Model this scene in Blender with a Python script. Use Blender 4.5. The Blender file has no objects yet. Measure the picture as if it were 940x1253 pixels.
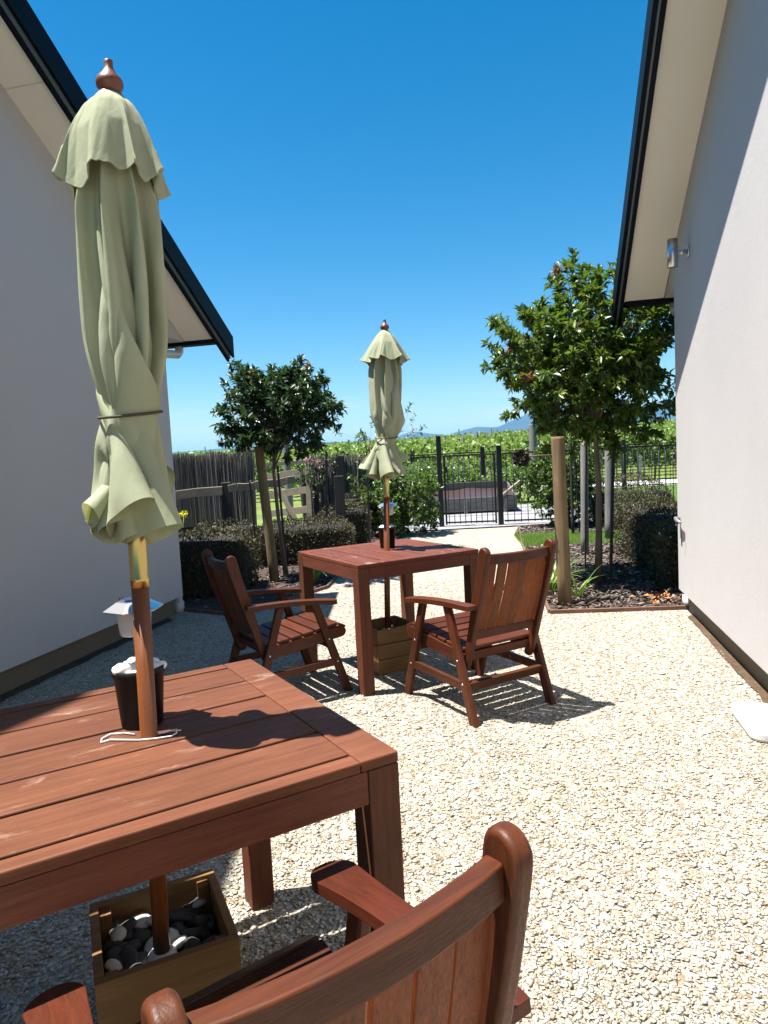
import bpy, math, random
import numpy as np
from mathutils import Vector, Matrix

random.seed(7)
RNG = np.random.default_rng(11)
SC = bpy.context.scene
COL = SC.collection

# ------------------------------------------------------------------ helpers
ORIGIN = {}


def tag(o, label=None, cat=None, group=None, kind=None):
    if label:
        o['label'] = label
    if cat:
        o['category'] = cat
    if group:
        o['group'] = group
    if kind:
        o['kind'] = kind
    return o


def thing(name, label, cat, loc=(0, 0, 0), rz=0.0, group=None):
    o = bpy.data.objects.new(name, None)
    COL.objects.link(o)
    o.location = loc
    o.rotation_euler = (0, 0, rz)
    o.empty_display_size = 0.1
    ORIGIN[o] = Vector(loc)
    return tag(o, label, cat, group)


def link(name, me, mat, parent=None, world=False):
    o = bpy.data.objects.new(name, me)
    COL.objects.link(o)
    if mat is not None:
        for m in (mat if isinstance(mat, (list, tuple)) else [mat]):
            me.materials.append(m)
    base = Vector((0, 0, 0))
    if parent is not None:
        o.parent = parent
        base = ORIGIN.get(parent, Vector((0, 0, 0)))
        if world:
            me.transform(Matrix.Translation(-base))
    ORIGIN[o] = base
    return o


def mesh_np(name, V, F):
    me = bpy.data.meshes.new(name)
    V = np.asarray(V, dtype=np.float32)
    F = np.asarray(F, dtype=np.int32)
    k = F.shape[1]
    me.vertices.add(len(V))
    me.vertices.foreach_set('co', V.ravel())
    me.loops.add(F.size)
    me.loops.foreach_set('vertex_index', F.ravel())
    me.polygons.add(len(F))
    me.polygons.foreach_set('loop_start', np.arange(0, F.size, k, dtype=np.int32))
    me.update(calc_edges=True)
    return me


class MB:
    def __init__(s):
        s.v = []
        s.f = []
        s.sm = []

    def add(s, V, F, smooth=False):
        b = len(s.v)
        s.v.extend([tuple(p) for p in V])
        s.f.extend([tuple(b + i for i in f) for f in F])
        s.sm.extend([smooth] * len(F))
        return s

    def hexa(s, P):  # 4 bottom (ccw) + 4 top
        return s.add(P, [(3, 2, 1, 0), (4, 5, 6, 7), (0, 1, 5, 4), (1, 2, 6, 5), (2, 3, 7, 6), (3, 0, 4, 7)])

    def box(s, c, d, R=None):
        c = Vector(c)
        x, y, z = d[0] / 2, d[1] / 2, d[2] / 2
        P = [Vector(p) for p in ((-x, -y, -z), (x, -y, -z), (x, y, -z), (-x, y, -z), (-x, -y, z), (x, -y, z), (x, y, z), (-x, y, z))]
        if R is not None:
            P = [R @ p for p in P]
        return s.hexa([c + p for p in P])

    def beam(s, p, q, w, h, side=(1, 0, 0)):
        p, q, side = Vector(p), Vector(q), Vector(side)
        d = (q - p).normalized()
        side = (side - d * side.dot(d)).normalized()
        up = d.cross(side)
        a, b = side * w / 2, up * h / 2
        return s.hexa([p - a - b, p + a - b, p + a + b, p - a + b, q - a - b, q + a - b, q + a + b, q - a + b])

    def prism(s, poly, o, ax, ay, az, t0, t1):
        o, ax, ay, az = Vector(o), Vector(ax), Vector(ay), Vector(az)
        n = len(poly)
        V = [o + ax * a + ay * b + az * t0 for a, b in poly] + [o + ax * a + ay * b + az * t1 for a, b in poly]
        F = [tuple(range(n - 1, -1, -1)), tuple(range(n, 2 * n))]
        F += [(i, (i + 1) % n, n + (i + 1) % n, n + i) for i in range(n)]
        if ax.cross(ay).dot(az) * (t1 - t0) * area2(poly) < 0:
            F = [tuple(reversed(f)) for f in F]
        return s.add(V, F)

    def tube(s, pts, rad, n=12, cap=True):
        pts = [Vector(p) for p in pts]
        if not hasattr(rad, '__len__'):
            rad = [rad] * len(pts)
        V, F = [], []
        prev = None
        for i, p in enumerate(pts):
            d = (pts[min(i + 1, len(pts) - 1)] - pts[max(i - 1, 0)]).normalized()
            if prev is None:
                prev = d.orthogonal().normalized()
            a = (prev - d * prev.dot(d)).normalized()
            prev = a
            b = d.cross(a)
            for k in range(n):
                t = 2 * math.pi * k / n
                V.append(p + (a * math.cos(t) + b * math.sin(t)) * rad[i])
        for i in range(len(pts) - 1):
            for k in range(n):
                F.append((i * n + k, i * n + (k + 1) % n, (i + 1) * n + (k + 1) % n, (i + 1) * n + k))
        if cap:
            F.append(tuple(range(n - 1, -1, -1)))
            F.append(tuple((len(pts) - 1) * n + k for k in range(n)))
        return s.add(V, F, True)

    def lathe(s, prof, o=(0, 0, 0), n=32, axis=None):
        o = Vector(o)
        V, F = [], []
        for r, z in prof:
            for k in range(n):
                t = 2 * math.pi * k / n
                V.append(o + Vector((r * math.cos(t), r * math.sin(t), z)))
        for i in range(len(prof) - 1):
            for k in range(n):
                F.append((i * n + k, i * n + (k + 1) % n, (i + 1) * n + (k + 1) % n, (i + 1) * n + k))
        F.append(tuple(range(n - 1, -1, -1)))
        F.append(tuple((len(prof) - 1) * n + k for k in range(n)))
        return s.add(V, F, True)

    def build(s, name, mat, parent=None, bevel=0.0, world=False, seg=2, auto=False):
        me = bpy.data.meshes.new(name)
        me.from_pydata([tuple(p) for p in s.v], [], s.f)
        me.polygons.foreach_set('use_smooth', s.sm)
        me.update()
        if auto:
            me.polygons.foreach_set('use_smooth', [True] * len(me.polygons))
            me.set_sharp_from_angle(angle=math.radians(38))
        o = link(name, me, mat, parent, world)
        if bevel:
            m = o.modifiers.new('Bevel', 'BEVEL')
            m.width = bevel
            m.segments = seg
            m.limit_method = 'ANGLE'
            m.angle_limit = math.radians(40)
            m.harden_normals = auto
        return o


def area2(poly):
    return sum(poly[i][0] * poly[(i + 1) % len(poly)][1] - poly[(i + 1) % len(poly)][0] * poly[i][1] for i in range(len(poly)))


def dup(root, loc, rz, label=None, group=None):
    r = root.copy()
    COL.objects.link(r)
    r.location = loc
    r.rotation_euler = (0, 0, rz) if not hasattr(rz, '__len__') else rz
    if label:
        r['label'] = label
    if group:
        r['group'] = group
    for ch in list(root.children):
        c = ch.copy()
        COL.objects.link(c)
        c.parent = r
        for g in list(ch.children):
            d = g.copy()
            COL.objects.link(d)
            d.parent = c
    return r


# ------------------------------------------------------------------ materials
def L(h):  # sRGB 0-255 tuple to linear
    return tuple(((c / 255) / 12.92 if c / 255 <= 0.04045 else ((c / 255 + 0.055) / 1.055) ** 2.4) for c in h) + (1,)


def newmat(name, color=(0.5, 0.5, 0.5), rough=0.6, metal=0.0, spec=0.4):
    m = bpy.data.materials.new(name)
    m.use_nodes = True
    nt = m.node_tree
    b = nt.nodes['Principled BSDF']
    b.inputs['Base Color'].default_value = tuple(color)[:3] + (1,)
    b.inputs['Roughness'].default_value = rough
    b.inputs['Metallic'].default_value = metal
    b.inputs['Specular IOR Level'].default_value = spec
    return m, nt, b


def nd(nt, t, **kw):
    n = nt.nodes.new(t)
    for k, v in kw.items():
        if k in n.inputs:
            n.inputs[k].default_value = v
        else:
            setattr(n, k, v)
    return n


def coords(nt, scale=(1, 1, 1), kind='Object'):
    tc = nd(nt, 'ShaderNodeTexCoord')
    mp = nd(nt, 'ShaderNodeMapping')
    mp.inputs['Scale'].default_value = scale
    nt.links.new(tc.outputs[kind], mp.inputs['Vector'])
    return mp.outputs['Vector']


def noise(nt, vec, scale, detail=4, rough=0.55, dist=0.0):
    n = nd(nt, 'ShaderNodeTexNoise')
    n.inputs['Scale'].default_value = scale
    n.inputs['Detail'].default_value = detail
    n.inputs['Roughness'].default_value = rough
    n.inputs['Distortion'].default_value = dist
    nt.links.new(vec, n.inputs['Vector'])
    return n.outputs['Fac']


def ramp(nt, fac, stops, interp='LINEAR'):
    r = nd(nt, 'ShaderNodeValToRGB')
    r.color_ramp.interpolation = interp
    e = r.color_ramp.elements
    while len(e) < len(stops):
        e.new(0.5)
    for i, (p, c) in enumerate(stops):
        e[i].position = p
        e[i].color = tuple(c)[:3] + (1,)
    nt.links.new(fac, r.inputs['Fac'])
    return r.outputs['Color']


def mixc(nt, fac, a, b, mode='MIX'):
    m = nd(nt, 'ShaderNodeMix', data_type='RGBA', blend_type=mode)
    for s, v in ((0, fac), (6, a), (7, b)):
        if hasattr(v, 'links') or hasattr(v, 'is_linked'):
            nt.links.new(v, m.inputs[s])
        elif s == 0:
            m.inputs[0].default_value = v
        else:
            m.inputs[s].default_value = tuple(v)[:3] + (1,)
    return m.outputs[2]


def maprange(nt, v, a, b, c, d):
    m = nd(nt, 'ShaderNodeMapRange')
    m.inputs[1].default_value, m.inputs[2].default_value, m.inputs[3].default_value, m.inputs[4].default_value = a, b, c, d
    nt.links.new(v, m.inputs[0])
    return m.outputs[0]


def bump(nt, b, h, strength=0.3, dist=0.01):
    n = nd(nt, 'ShaderNodeBump')
    n.inputs['Strength'].default_value = strength
    n.inputs['Distance'].default_value = dist
    nt.links.new(h, n.inputs['Height'])
    nt.links.new(n.outputs['Normal'], b.inputs['Normal'])
    return n


def hsv(nt, col, val=None, hue=None):
    h = nd(nt, 'ShaderNodeHueSaturation')
    nt.links.new(col, h.inputs['Color'])
    if val is not None:
        nt.links.new(val, h.inputs['Value'])
    if hue is not None:
        nt.links.new(hue, h.inputs['Hue'])
    return h.outputs['Color']


def wood(name, dark, mid, light, axis=0, rough=0.5, scale=6.0, vary=(0.75, 1.2), scuff=0.0, spec=0.4, bmp=0.25):
    m, nt, b = newmat(name, rough=rough, spec=spec)
    sc = [9, 9, 9]
    sc[axis] = 0.55
    v = coords(nt, sc)
    isl = nd(nt, 'ShaderNodeNewGeometry').outputs['Random Per Island']
    obi = nd(nt, 'ShaderNodeObjectInfo').outputs['Random']
    off = nd(nt, 'ShaderNodeVectorMath', operation='ADD')
    cmb = nd(nt, 'ShaderNodeCombineXYZ')
    mul = nd(nt, 'ShaderNodeMath', operation='MULTIPLY_ADD')
    nt.links.new(isl, mul.inputs[0])
    mul.inputs[1].default_value = 37.0
    nt.links.new(obi, mul.inputs[2])
    for i in range(3):
        nt.links.new(mul.outputs[0], cmb.inputs[i])
    nt.links.new(v, off.inputs[0])
    nt.links.new(cmb.outputs[0], off.inputs[1])
    vv = off.outputs[0]
    n1 = noise(nt, vv, scale, 6, 0.6, 0.7)
    n2 = noise(nt, vv, scale * 6, 3, 0.6, 0.2)
    n3 = noise(nt, coords(nt, (1, 1, 1)), 3.2, 3)
    c = ramp(nt, n1, [(0.22, dark), (0.5, mid), (0.8, light)])
    c = mixc(nt, maprange(nt, n2, 0.35, 0.7, 0.0, 0.35), c, dark)
    add = nd(nt, 'ShaderNodeMath', operation='ADD')
    nt.links.new(isl, add.inputs[0])
    nt.links.new(obi, add.inputs[1])
    fr = nd(nt, 'ShaderNodeMath', operation='FRACT')
    nt.links.new(add.outputs[0], fr.inputs[0])
    val = maprange(nt, fr.outputs[0], 0, 1, vary[0], vary[1])
    val2 = nd(nt, 'ShaderNodeMath', operation='MULTIPLY')
    nt.links.new(val, val2.inputs[0])
    nt.links.new(maprange(nt, n3, 0.3, 0.7, 0.85, 1.15), val2.inputs[1])
    hue = maprange(nt, obi, 0, 1, 0.494, 0.508)
    c = hsv(nt, c, val2.outputs[0], hue)
    if scuff:
        s1 = noise(nt, coords(nt, (5, 14, 8)), 1.3, 8, 0.72, 0.4)
        s2 = noise(nt, coords(nt, (1, 1, 1)), 5.0, 2)
        mm = nd(nt, 'ShaderNodeMath', operation='MULTIPLY')
        nt.links.new(maprange(nt, s1, 0.55, 0.68, 0, 1), mm.inputs[0])
        nt.links.new(maprange(nt, s2, 0.44, 0.6, 0, scuff), mm.inputs[1])
        sx = nd(nt, 'ShaderNodeSeparateXYZ')
        nt.links.new(nd(nt, 'ShaderNodeNewGeometry').outputs['Normal'], sx.inputs[0])
        m3 = nd(nt, 'ShaderNodeMath', operation='MULTIPLY')      # wear sits on the upper faces only
        nt.links.new(mm.outputs[0], m3.inputs[0])
        nt.links.new(maprange(nt, sx.outputs['Z'], 0.6, 0.9, 0, 1), m3.inputs[1])
        c = mixc(nt, m3.outputs[0], c, (0.30, 0.20, 0.155))
    nt.links.new(c, b.inputs['Base Color'])
    nt.links.new(maprange(nt, n2, 0.3, 0.7, rough - 0.1, rough + 0.15), b.inputs['Roughness'])
    bump(nt, b, n2, bmp, 0.002)
    return m


def leafmat(name, stops, rough=0.42, trans=0.3, transcol=(0.25, 0.4, 0.04), spec=0.5):
    m, nt, b = newmat(name, rough=rough, spec=spec)
    isl = nd(nt, 'ShaderNodeNewGeometry').outputs['Random Per Island']
    c = ramp(nt, isl, stops)
    n = noise(nt, coords(nt), 3.0, 2)
    c = hsv(nt, c, maprange(nt, n, 0.3, 0.7, 0.75, 1.25))
    nt.links.new(c, b.inputs['Base Color'])
    t = nd(nt, 'ShaderNodeBsdfTranslucent')
    nt.links.new(mixc(nt, 0.5, c, transcol), t.inputs['Color'])
    mx = nd(nt, 'ShaderNodeMixShader')
    mx.inputs[0].default_value = trans
    nt.links.new(b.outputs[0], mx.inputs[1])
    nt.links.new(t.outputs[0], mx.inputs[2])
    nt.links.new(mx.outputs[0], nt.nodes['Material Output'].inputs['Surface'])
    return m


def plaster(name, col, speck=0.10, bmp=0.32, scale=220):
    m, nt, b = newmat(name, col, 0.85, spec=0.2)
    v = coords(nt)
    big = noise(nt, v, 1.1, 5, 0.6)
    fine = noise(nt, v, scale, 3, 0.6)
    mid = noise(nt, v, 28, 4, 0.6)
    c = mixc(nt, maprange(nt, big, 0.3, 0.7, 0, 1), tuple(x * 0.93 for x in col[:3]), col)
    c = mixc(nt, maprange(nt, fine, 0.4, 0.7, 0, speck), c, tuple(x * 0.6 for x in col[:3]))
    nt.links.new(c, b.inputs['Base Color'])
    ad = nd(nt, 'ShaderNodeMath', operation='MULTIPLY_ADD')
    nt.links.new(mid, ad.inputs[0])
    ad.inputs[1].default_value = 0.8
    nt.links.new(fine, ad.inputs[2])
    bump(nt, b, ad.outputs[0], bmp, 0.006)
    return m


JD, JM, JL = (0.03362, 0.008271, 0.002803), (0.06949, 0.01654, 0.005604), (0.1031, 0.02647, 0.008407)
M = {}
M['table_x'] = wood('table_timber_x', (0.07331, 0.02215, 0.01203), (0.1212, 0.03778, 0.0197), (0.1579, 0.05406, 0.02845), 0, 0.58, 8, (0.82, 1.14), 0.75, spec=0.22)
M['table_y'] = wood('table_timber_y', (0.07331, 0.02215, 0.01203), (0.1212, 0.03778, 0.0197), (0.1579, 0.05406, 0.02845), 1, 0.58, 8, (0.85, 1.12), 0.0, spec=0.22)
M['table_z'] = wood('table_timber_z', (0.07331, 0.02345, 0.01094), (0.1127, 0.03778, 0.0175), (0.1523, 0.05536, 0.02462), 2, 0.58, 8, (0.85, 1.12), spec=0.22)
M['chair_x'] = wood('chair_timber_x', JD, JM, JL, 0, 0.45, 7, (0.8, 1.2), spec=0.28)
M['chair_y'] = wood('chair_timber_y', JD, JM, JL, 1, 0.45, 7, (0.8, 1.2), spec=0.28)
M['chair_z'] = wood('chair_timber_z', JD, JM, JL, 2, 0.45, 7, (0.8, 1.2), spec=0.28)
M['slat_z'] = wood('chair_slat_timber', (0.07803, 0.01574, 0.001714), (0.1515, 0.03598, 0.003856), (0.2203, 0.05998, 0.00728), 2, 0.45, 7, (0.6, 1.3), spec=0.25)
M['pole'] = wood('pole_timber', (0.1024, 0.02304, 0.00512), (0.1536, 0.03968, 0.00896), (0.192, 0.0544, 0.01408), 2, 0.33, 5, (0.95, 1.05), spec=0.5)
M['finial'] = wood('finial_timber', (0.0832, 0.0224, 0.01152), (0.1344, 0.0416, 0.0224), (0.1856, 0.064, 0.0384), 2, 0.4, 5, (0.95, 1.05), spec=0.5)
M['pine'] = wood('pine_board', (0.1153, 0.05472, 0.01632), (0.1967, 0.09792, 0.03264), (0.251, 0.1354, 0.05168), 0, 0.65, 4, (0.85, 1.12))
M['pine_z'] = wood('pine_board_upright', (0.1153, 0.05472, 0.01632), (0.1967, 0.09792, 0.03264), (0.251, 0.1354, 0.05168), 2, 0.65, 4, (0.85, 1.12))
M['post'] = wood('round_post_timber', (0.0832, 0.0544, 0.0256), (0.16, 0.1088, 0.0544), (0.224, 0.1664, 0.0896), 2, 0.8, 3, (0.95, 1.05))
M['greywood'] = wood('weathered_grey_timber', (0.06656, 0.0624, 0.05616), (0.1165, 0.1123, 0.104), (0.1664, 0.1602, 0.1498), 0, 0.85, 5, (0.8, 1.15))
M['greywood_z'] = wood('weathered_grey_upright', (0.10, 0.095, 0.09), (0.19, 0.18, 0.17), (0.28, 0.27, 0.25), 2, 0.85, 5, (0.8, 1.15))
M['palewood'] = wood('pale_rail_timber', (0.1536, 0.1216, 0.0768), (0.2432, 0.2048, 0.1472), (0.32, 0.2816, 0.2176), 0, 0.8, 5, (0.85, 1.12))
M['edging'] = wood('edging_timber', (0.09, 0.045, 0.03), (0.16, 0.085, 0.055), (0.22, 0.13, 0.09), 0, 0.85, 5, (0.85, 1.12))
M['darkpost'] = wood('dark_post_timber', (0.016, 0.014, 0.013), (0.03, 0.027, 0.025), (0.05, 0.045, 0.04), 2, 0.8, 5, (0.9, 1.1))
M['bark'] = wood('tree_bark', (0.06, 0.045, 0.035), (0.12, 0.095, 0.07), (0.20, 0.165, 0.125), 2, 0.9, 4, (0.9, 1.1), bmp=0.8)
M['wall'] = plaster('wall_plaster', (0.4949, 0.4716, 0.4643))
M['soffit'] = plaster('soffit_paint', (0.80, 0.745, 0.65), 0.02, 0.06)
M['plinth'] = plaster('plinth_concrete', (0.1847, 0.1512, 0.1064), 0.3, 0.5, 90)
M['fascia'] = newmat('fascia_navy', (0.002, 0.004, 0.008), 0.55, spec=0.12)[0]
M['fascia2'] = newmat('fascia_strip_grey', (0.085, 0.105, 0.115), 0.4)[0]
M['roof'] = newmat('roof_steel_dark', (0.008, 0.012, 0.02), 0.5, spec=0.2)[0]
M['pvc'] = newmat('white_pvc', (0.5419, 0.5419, 0.5274), 0.35)[0]
M['steel'] = newmat('stainless_steel', (0.55, 0.56, 0.58), 0.28, 1.0)[0]
M['brass'] = newmat('brass_ferrule', (0.62, 0.45, 0.16), 0.33, 1.0)[0]
M['iron'] = newmat('black_iron', (0.008, 0.008, 0.009), 0.5)[0]
M['blackplastic'] = newmat('black_plastic_pot', (0.006, 0.006, 0.007), 0.5, spec=0.2)[0]
M['cord'] = newmat('dark_cord', (0.05, 0.045, 0.03), 0.8)[0]
M['string'] = newmat('white_string', (0.75, 0.74, 0.72), 0.7)[0]
M['boltm'] = newmat('bolt_zinc', (0.75, 0.73, 0.68), 0.3, 1.0)[0]
M['galv'] = newmat('grey_galvanised', (0.22, 0.23, 0.24), 0.5, 0.5)[0]
M['solarcap'] = newmat('solar_cap_steel', (0.66, 0.67, 0.69), 0.3, 1.0)[0]
M['panel'] = newmat('solar_panel', (0.02, 0.04, 0.12), 0.15)[0]


def clear():
    m, nt, b = newmat('clear_ribbed_plastic', (0.86, 0.86, 0.84), 0.25)
    b.inputs['Transmission Weight'].default_value = 0.55
    b.inputs['IOR'].default_value = 1.3
    return m


M['clear'] = clear()


def fabric():
    m, nt, b = newmat('sage_canvas', rough=0.85, spec=0.15)
    v = coords(nt)
    n = noise(nt, v, 5, 4, 0.6)
    w = noise(nt, v, 420, 2, 0.5)
    c = mixc(nt, maprange(nt, n, 0.3, 0.7, 0, 1), (0.35, 0.378, 0.255), (0.415, 0.44, 0.315))
    c = hsv(nt, c, maprange(nt, noise(nt, v, 2.2, 3, 0.5), 0.3, 0.7, 0.88, 1.08))
    c = mixc(nt, maprange(nt, w, 0.4, 0.65, 0, 0.2), c, (0.24, 0.28, 0.14))
    nt.links.new(c, b.inputs['Base Color'])
    cr = noise(nt, coords(nt, (1, 1, 0.45)), 17, 4, 0.55, 1.2)
    ad = nd(nt, 'ShaderNodeMath', operation='MULTIPLY_ADD')
    nt.links.new(w, ad.inputs[0])
    ad.inputs[1].default_value = 0.08
    nt.links.new(cr, ad.inputs[2])
    bump(nt, b, ad.outputs[0], 0.35, 0.007)
    t = nd(nt, 'ShaderNodeBsdfTranslucent')
    t.inputs['Color'].default_value = (0.42, 0.43, 0.16, 1)
    mx = nd(nt, 'ShaderNodeMixShader')
    mx.inputs[0].default_value = 0.22
    nt.links.new(b.outputs[0], mx.inputs[1])
    nt.links.new(t.outputs[0], mx.inputs[2])
    nt.links.new(mx.outputs[0], nt.nodes['Material Output'].inputs['Surface'])
    return m


M['fabric'] = fabric()


def gravel_sheet():
    m, nt, b = newmat('pale_shell_gravel', rough=0.85, spec=0.2)
    v = coords(nt)
    vo = nd(nt, 'ShaderNodeTexVoronoi', feature='F1')
    vo.inputs['Scale'].default_value = 62
    vo.inputs['Randomness'].default_value = 1
    nt.links.new(v, vo.inputs['Vector'])
    sep = nd(nt, 'ShaderNodeSeparateColor')
    nt.links.new(vo.outputs['Color'], sep.inputs[0])
    c = ramp(nt, sep.outputs[0], [(0.0, (0.1855, 0.1314, 0.07728)), (0.15, (0.2628, 0.2125, 0.1468)), (0.42, (0.3246, 0.2898, 0.2318)), (0.75, (0.3709, 0.3478, 0.3014)), (1.0, (0.425, 0.4134, 0.3864))])
    gap = maprange(nt, vo.outputs['Distance'], 0.45, 0.85, 0, 0.5)
    c = mixc(nt, gap, c, (0.24, 0.20, 0.14))
    big = noise(nt, v, 1.4, 6, 0.65)
    c = hsv(nt, c, maprange(nt, big, 0.3, 0.72, 0.9, 1.06))
    nt.links.new(c, b.inputs['Base Color'])
    inv = maprange(nt, vo.outputs['Distance'], 0, 0.8, 1, 0)
    ad = nd(nt, 'ShaderNodeMath', operation='MULTIPLY_ADD')
    nt.links.new(sep.outputs[1], ad.inputs[0])
    ad.inputs[1].default_value = 0.8
    nt.links.new(inv, ad.inputs[2])
    bump(nt, b, ad.outputs[0], 0.9, 0.006)
    return m


M['gravel'] = gravel_sheet()


def islandmat(name, stops, rough=0.8, spec=0.25):
    m, nt, b = newmat(name, rough=rough, spec=spec)
    isl = nd(nt, 'ShaderNodeNewGeometry').outputs['Random Per Island']
    nt.links.new(ramp(nt, isl, stops), b.inputs['Base Color'])
    return m


M['chips'] = islandmat('shell_chip', [(0.0, (0.2079, 0.1551, 0.1008)), (0.08, (0.2835, 0.2257, 0.1512)), (0.3, (0.3591, 0.315, 0.2383)), (0.6, (0.4064, 0.3761, 0.3162)), (0.85, (0.4536, 0.4372, 0.3942)), (1.0, (0.5009, 0.4889, 0.4583))])
M['mulch_chip'] = islandmat('bark_chip', [(0, (0.0372, 0.02604, 0.0217)), (0.4, (0.0868, 0.062, 0.0496)), (0.8, (0.155, 0.124, 0.1023)), (1, (0.2604, 0.2294, 0.1984))], 0.9)
M['pebble'] = islandmat('grey_pebble', [(0, (0.042, 0.042, 0.042)), (1, (0.0672, 0.0651, 0.063))], 0.6)
M['whitestone'] = newmat('white_pebble', (0.656, 0.656, 0.64), 0.6)[0]
M['palepebble'] = newmat('pale_pebble', (0.55, 0.54, 0.50), 0.6)[0]


def noisy(name, a, b_, scale, rough=0.9, bm=0.5, dist=0.02):
    m, nt, b = newmat(name, rough=rough, spec=0.2)
    v = coords(nt)
    n = noise(nt, v, scale, 8, 0.7)
    n2 = noise(nt, v, scale * 0.13, 4, 0.6)
    c = ramp(nt, n, [(0.3, a), (0.7, b_)])
    c = hsv(nt, c, maprange(nt, n2, 0.3, 0.7, 0.75, 1.25))
    nt.links.new(c, b.inputs['Base Color'])
    bump(nt, b, n, bm, dist)
    return m


M['mulch'] = noisy('bark_mulch', (0.031, 0.02232, 0.0186), (0.1054, 0.0775, 0.062), 40, 0.95, 0.8)
M['edgesoil'] = noisy('brown_edge_soil', (0.05, 0.032, 0.02), (0.12, 0.078, 0.045), 60, 0.95, 0.6, 0.006)
M['soil'] = noisy('field_ground', (0.06, 0.085, 0.025), (0.13, 0.15, 0.05), 3)
M['hillground'] = noisy('hill_grass', (0.08, 0.12, 0.024), (0.144, 0.176, 0.048), 4)
M['lawn'] = noisy('lawn_soil', (0.048, 0.096, 0.012), (0.088, 0.16, 0.024), 30)
M['concrete'] = noisy('pale_concrete', (0.2046, 0.2015, 0.2077), (0.2604, 0.2573, 0.2635), 30, 0.9, 0.2, 0.004)
M['greygravel'] = noisy('grey_gravel', (0.25, 0.24, 0.24), (0.60, 0.59, 0.58), 45, 0.95, 0.8)
M['mountain'] = noisy('mountain_forest', (0.02, 0.032, 0.03), (0.035, 0.05, 0.045), 0.004, 1, 0, 0)
M['grass'] = leafmat('grass_blade', [(0, (0.056, 0.112, 0.012)), (0.5, (0.096, 0.176, 0.02)), (1, (0.152, 0.232, 0.04))], 0.5, 0.35)
M['flax'] = leafmat('strap_leaf', [(0, (0.10, 0.18, 0.03)), (0.6, (0.20, 0.30, 0.06)), (1, (0.36, 0.42, 0.14))], 0.4, 0.3)
M['leafR'] = leafmat('glossy_green_leaf', [(0, (0.022, 0.055, 0.01)), (0.4, (0.045, 0.095, 0.013)), (0.75, (0.085, 0.15, 0.018)), (1, (0.17, 0.22, 0.035))], 0.34, 0.28, (0.22, 0.32, 0.02))
M['leafnew'] = leafmat('reddish_new_leaf', [(0, (0.128, 0.064, 0.032)), (0.5, (0.208, 0.104, 0.044)), (1, (0.192, 0.144, 0.048))], 0.4, 0.3, (0.32, 0.16, 0.048))
M['leafL'] = leafmat('dark_green_leaf', [(0, (0.00868, 0.02604, 0.00868)), (0.5, (0.01984, 0.0465, 0.01488)), (0.85, (0.0372, 0.0713, 0.0217)), (1, (0.0744, 0.1054, 0.031))], 0.36, 0.25, (0.0744, 0.155, 0.0248))
M['leafshrub'] = leafmat('shrub_leaf', [(0, (0.024, 0.06, 0.008)), (0.5, (0.048, 0.1, 0.0144)), (1, (0.112, 0.168, 0.028))], 0.36, 0.28)
M['leafhedge'] = leafmat('clipped_hedge_leaf', [(0, (0.01364, 0.01667, 0.00434)), (0.5, (0.031, 0.03194, 0.007812)), (0.85, (0.062, 0.05208, 0.01302)), (1, (0.085, 0.060, 0.0185))], 0.6, 0.12, (0.124, 0.09722, 0.01736))
M['leafhedgegreen'] = leafmat('olive_hedge_leaf', [(0, (0.01711, 0.02246, 0.005704)), (0.5, (0.04278, 0.05091, 0.01141)), (1, (0.09269, 0.09358, 0.02282))], 0.6, 0.15, (0.1426, 0.1497, 0.02282))
M['leafvine'] = leafmat('vine_leaf', [(0, (0.056, 0.104, 0.0096)), (0.5, (0.112, 0.184, 0.0176)), (1, (0.192, 0.256, 0.04))], 0.5, 0.35)
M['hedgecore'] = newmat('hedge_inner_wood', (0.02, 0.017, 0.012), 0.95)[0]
M['dryleaf'] = islandmat('dry_leaf', [(0, (0.22, 0.08, 0.03)), (1, (0.42, 0.20, 0.08))], 0.7)
M['flower'] = islandmat('flower_petals', [(0, (0.30, 0.16, 0.18)), (1, (0.42, 0.26, 0.26))], 0.7)
M['yellow'] = islandmat('yellow_petals', [(0, (0.55, 0.50, 0.02)), (1, (0.7, 0.62, 0.05))], 0.7)
M['brush'] = islandmat('brushwood_stick', [(0, (0.06, 0.052, 0.044)), (0.5, (0.19, 0.165, 0.14)), (1, (0.42, 0.38, 0.33))], 0.9)
M['cover'] = newmat('brown_plastic_sheet', (0.055, 0.032, 0.026), 0.3)[0]

# ------------------------------------------------------------------ camera and light
F_PX, PITCH, ROLL, CAM_H = 855.0, 0.0797, -0.0502, 1.327
fw = Vector((0, math.cos(PITCH), -math.sin(PITCH)))
r0 = Vector((1, 0, 0))
u0 = r0.cross(fw)
rt = r0 * math.cos(ROLL) + u0 * math.sin(ROLL)
up = -r0 * math.sin(ROLL) + u0 * math.cos(ROLL)
cd = bpy.data.cameras.new('camera')
co = bpy.data.objects.new('camera', cd)
COL.objects.link(co)
mw = Matrix((rt, up, -fw)).transposed().to_4x4()
mw.translation = (0, 0, CAM_H)
co.matrix_world = mw
cd.sensor_fit = 'VERTICAL'
cd.sensor_height = 36.0
cd.lens = F_PX / 1253.0 * 36.0
cd.clip_start = 0.05
cd.clip_end = 30000
SC.camera = co

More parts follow.
